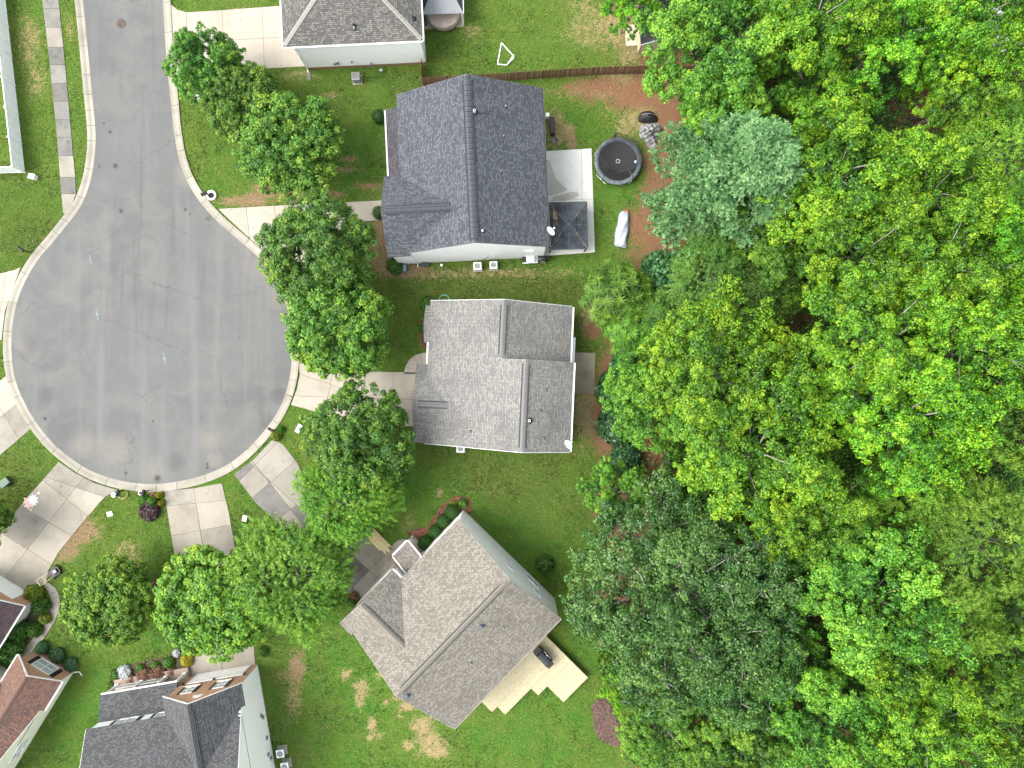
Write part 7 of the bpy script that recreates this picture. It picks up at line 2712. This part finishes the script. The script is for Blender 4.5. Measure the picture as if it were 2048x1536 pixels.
    MB().lathe([(0.22, 0.02), (0.26, 0.05), (0.26, 0.10), (0.16, 0.12), (0.12, 0.10)], 20).build('drum', WHITE, t, True)
    MB().lathe([(0.13, 0.03), (0.12, 0.11), (0.0, 0.12)], 14).build('hub', plain('hub_green', (0.06, 0.16, 0.08), 0.5), t)
    # pots with the lilies
    for i, (px, py, mat, lab) in enumerate(((281, 986, WHITE, 'white flower pot at the kerb beside the lily mailbox'), (306, 990, plain('terracotta', (0.36, 0.11, 0.06), 0.8), 'terracotta flower pot beside the yellow lilies'))):
        c = P(px, py, 0.3)
        t = thing('flower_pot', lab, 'flower pot', (c.x, c.y, 0))
        MB().lathe([(0.13, 0.0), (0.2, 0.28), (0.23, 0.30), (0.23, 0.34), (0.19, 0.34), (0.17, 0.26)], 16).build('pot', mat, t, True)
        MB().lathe([(0.18, 0.24), (0.18, 0.28), (0.0, 0.29)], 14).build('soil', SOIL, t)
    # green wheeled cart at the left edge
    c = P(8, 965, 0.6)
    t = thing('garden_cart', 'dark green garden cart at the left edge by the wide driveway', 'cart', (c.x, c.y, 0), R(40))
    MB().box(-0.55, 0.45, -0.35, 0.35, 0.3, 0.62).build('tub', plain('cart_green', (0.04, 0.09, 0.06), 0.5), t)
    MB().tube([(-0.5, 0.0, 0.5), (-1.0, 0, 0.8)], 0.03, 6).build('handle', GALV, t)
    for y in (-0.4, 0.4):
        MB().tube([(0.2, y - 0.04, 0.18), (0.2, y + 0.04, 0.18)], 0.18, 14).build('wheel', BLACK, t)
    # pink flag by the small round tree
    c = P(308, 1168, 0.3)
    t = thing('garden_ornament', 'dull pink ornament between the two lime tinted yard trees', 'ornament', (c.x, c.y, 0), R(10))
    MB().lathe([(0.10, 0.0), (0.16, 0.12), (0.10, 0.3), (0.12, 0.42), (0.0, 0.5)], 12, sy=2.2).build('body', plain('dull_pink', (0.22, 0.09, 0.11), 0.7), t, True)
    # hip house splash block, driveway chalk and road paint
    c = P(618, 152)
    t = thing('splash_block', 'grey splash block under the downspout of the hip-roofed house', 'splash block', (c.x, c.y, 0), R(5))
    MB().box(-0.16, 0.16, -0.5, 0.4, 0, 0.09).build('block', CONC_ALGAE, t)
    c = P(612 + 350, 134)


small_things()


def paint_marks():
    """chalk on the wide driveway and surveyors' paint on the asphalt"""
    def flat(name, label, cat, polys, mat, z):
        pass
    CH1 = plain('chalk_pink', (0.72, 0.50, 0.42), 0.95, var=0.15, scale=5)
    CH2 = plain('chalk_white', (0.66, 0.68, 0.74), 0.95, var=0.15, scale=5)
    c = P(62, 1003)
    t = thing('chalk_drawing', 'pink and white chalk star drawn on the wide driveway', 'chalk drawing', (c.x, c.y, 0.062))
    rg = random.Random(2)
    m = MB()
    n = 18
    m.face([((0.72 if k % 2 else 0.45) * math.cos(2 * math.pi * k / n) * rg.uniform(0.85, 1.15) - 0.12, (0.72 if k % 2 else 0.45) * math.sin(2 * math.pi * k / n) * rg.uniform(0.85, 1.15) - 0.1, 0) for k in range(n)])
    m.build('pink_fill', CH1, t)
    m = MB()
    m.face([((0.68 if k % 2 else 0.42) * math.cos(2 * math.pi * k / n) * rg.uniform(0.85, 1.15) * 0.75 + 0.25, (0.68 if k % 2 else 0.42) * math.sin(2 * math.pi * k / n) * rg.uniform(0.85, 1.15) + 0.15, 0.002) for k in range(n)])
    m.build('white_fill', CH2, t)
    m = MB()
    m.face([(0.55, 0.78, 0), (0.95, 0.72, 0), (0.85, 1.05, 0)])
    m.face([(-0.1, -0.95, 0), (0.12, -0.92, 0), (0.1, -0.72, 0), (-0.1, -0.75, 0)])
    m.build('small_mark', CH1, t)
    CY = plain('survey_cyan', (0.16, 0.245, 0.245), 0.9)
    for (px, py, L, lab) in ((194, 628, 0.6, 'cyan survey paint mark on the asphalt, upper left of the two arrows'), (329, 717, 0.6, 'cyan survey paint mark on the asphalt, lower right of the two arrows'), (181, 519, 0.45, 'faint cyan paint dash on the asphalt near the street mouth')):
        c = P(px, py)
        t = thing('paint_mark', lab, 'paint mark', (c.x, c.y, 0.016), R(10), 'survey paint marks on the asphalt')
        m = MB()
        m.face([(-0.03, -L, 0), (0.03, -L, 0), (0.025, L, 0), (-0.025, L, 0)])
        m.build('stroke', CY, t)
        if L > 0.5:
            m = MB()
            m.face([(-0.13, 0.02, 0.002), (0.0, -0.2, 0.002), (0.12, 0.0, 0.002), (0.0, 0.16, 0.002)])
            m.build('dot', CY, t)


paint_marks()


# ------------------------------------------------------------------ outbuildings half hidden in the trees
def sheds():
    c = P(1312, 42, 2.3)
    s_ = thing('shed', 'tan shed with dark roof half hidden under the top trees', 'shed', (c.x, c.y, 0), R(3))
    DR = shingle('shingle_shed', (0.05, 0.052, 0.058), (0.035, 0.037, 0.042), (0.07, 0.072, 0.08), 0.3)
    TANW = siding('siding_tan', (0.55, 0.47, 0.35))
    gable_roof(s_, -1.6, 1.6, -2.2, 2.2, 2.3, 3.1, 'y', DR, WHITE_TRIM)
    for (a, b) in (((-1.45, -2.05), (1.45, -2.05)), ((1.45, -2.05), (1.45, 2.05)), ((1.45, 2.05), (-1.45, 2.05)), ((-1.45, 2.05), (-1.45, -2.05))):
        L = math.hypot(b[0] - a[0], b[1] - a[1])
        vwall(s_, a, b, [(0.0, 0), (L, 0), (L, 2.28), (0.0, 2.28)], TANW)
    MB().box(-2.6, -1.46, -1.2, 0.9, 0, 0.1).build('ramp', plain('ramp_wood', (0.55, 0.48, 0.36), 0.8), s_)
    c = P(2012, 42, 3.0)
    w = thing('outbuilding', 'white roofed outbuilding glimpsed through the top right trees', 'shed', (c.x, c.y, 0), R(20))
    WR = plain('white_roof', (0.62, 0.65, 0.70), 0.5, 0.2)
    gable_roof(w, -2.0, 2.0, -2.6, 2.6, 2.6, 3.3, 'y', WR, WHITE_TRIM)
    for (a, b) in (((-1.8, -2.4), (1.8, -2.4)), ((1.8, -2.4), (1.8, 2.4)), ((1.8, 2.4), (-1.8, 2.4)), ((-1.8, 2.4), (-1.8, -2.4))):
        L = math.hypot(b[0] - a[0], b[1] - a[1])
        vwall(w, a, b, [(0.0, 0), (L, 0), (L, 2.58), (0.0, 2.58)], SID_GREY)
    # fallen log in the clearing
    a, b = P(1815, 240), P(1890, 232)
    lg = thing('fallen_log', 'grey fallen log lying across the brown clearing', 'log', (a.x, a.y, 0))
    MB().tube([(0, 0, 0.18), ((b.x - a.x) * 0.5, 0.25, 0.2), (b.x - a.x, b.y - a.y, 0.16)], [0.2, 0.17, 0.1], 10).build('stem', BARK, lg, True)
    MB().tube([((b.x - a.x) * 0.6, 0.3, 0.2), ((b.x - a.x) * 0.8, 1.1, 0.5)], [0.08, 0.03], 8).build('branch', BARK, lg)


sheds()


# ------------------------------------------------------------------ damp stains on the white patio
STAIN = concrete('concrete_damp', (0.34, 0.335, 0.305), (0.29, 0.28, 0.245), 0.02)
for pts in ([(1090, 326), (1099, 322), (1105, 338), (1112, 356), (1122, 368), (1134, 379), (1120, 386), (1096, 392), (1088, 385)],
            [(1106, 394), (1124, 389), (1146, 384), (1158, 388), (1150, 396), (1130, 401), (1108, 402)]):
    mb = MB()
    q = catmull([P(*p)[:2] for p in pts], 0.2, True)
    q = [(v.x, v.y, 0.0625) for v in q]
    ar = sum(q[i][0] * q[(i + 1) % len(q)][1] - q[(i + 1) % len(q)][0] * q[i][1] for i in range(len(q)))
    mb.face(q if ar > 0 else q[::-1])
    mb.build('damp_stain', STAIN, white_patio)
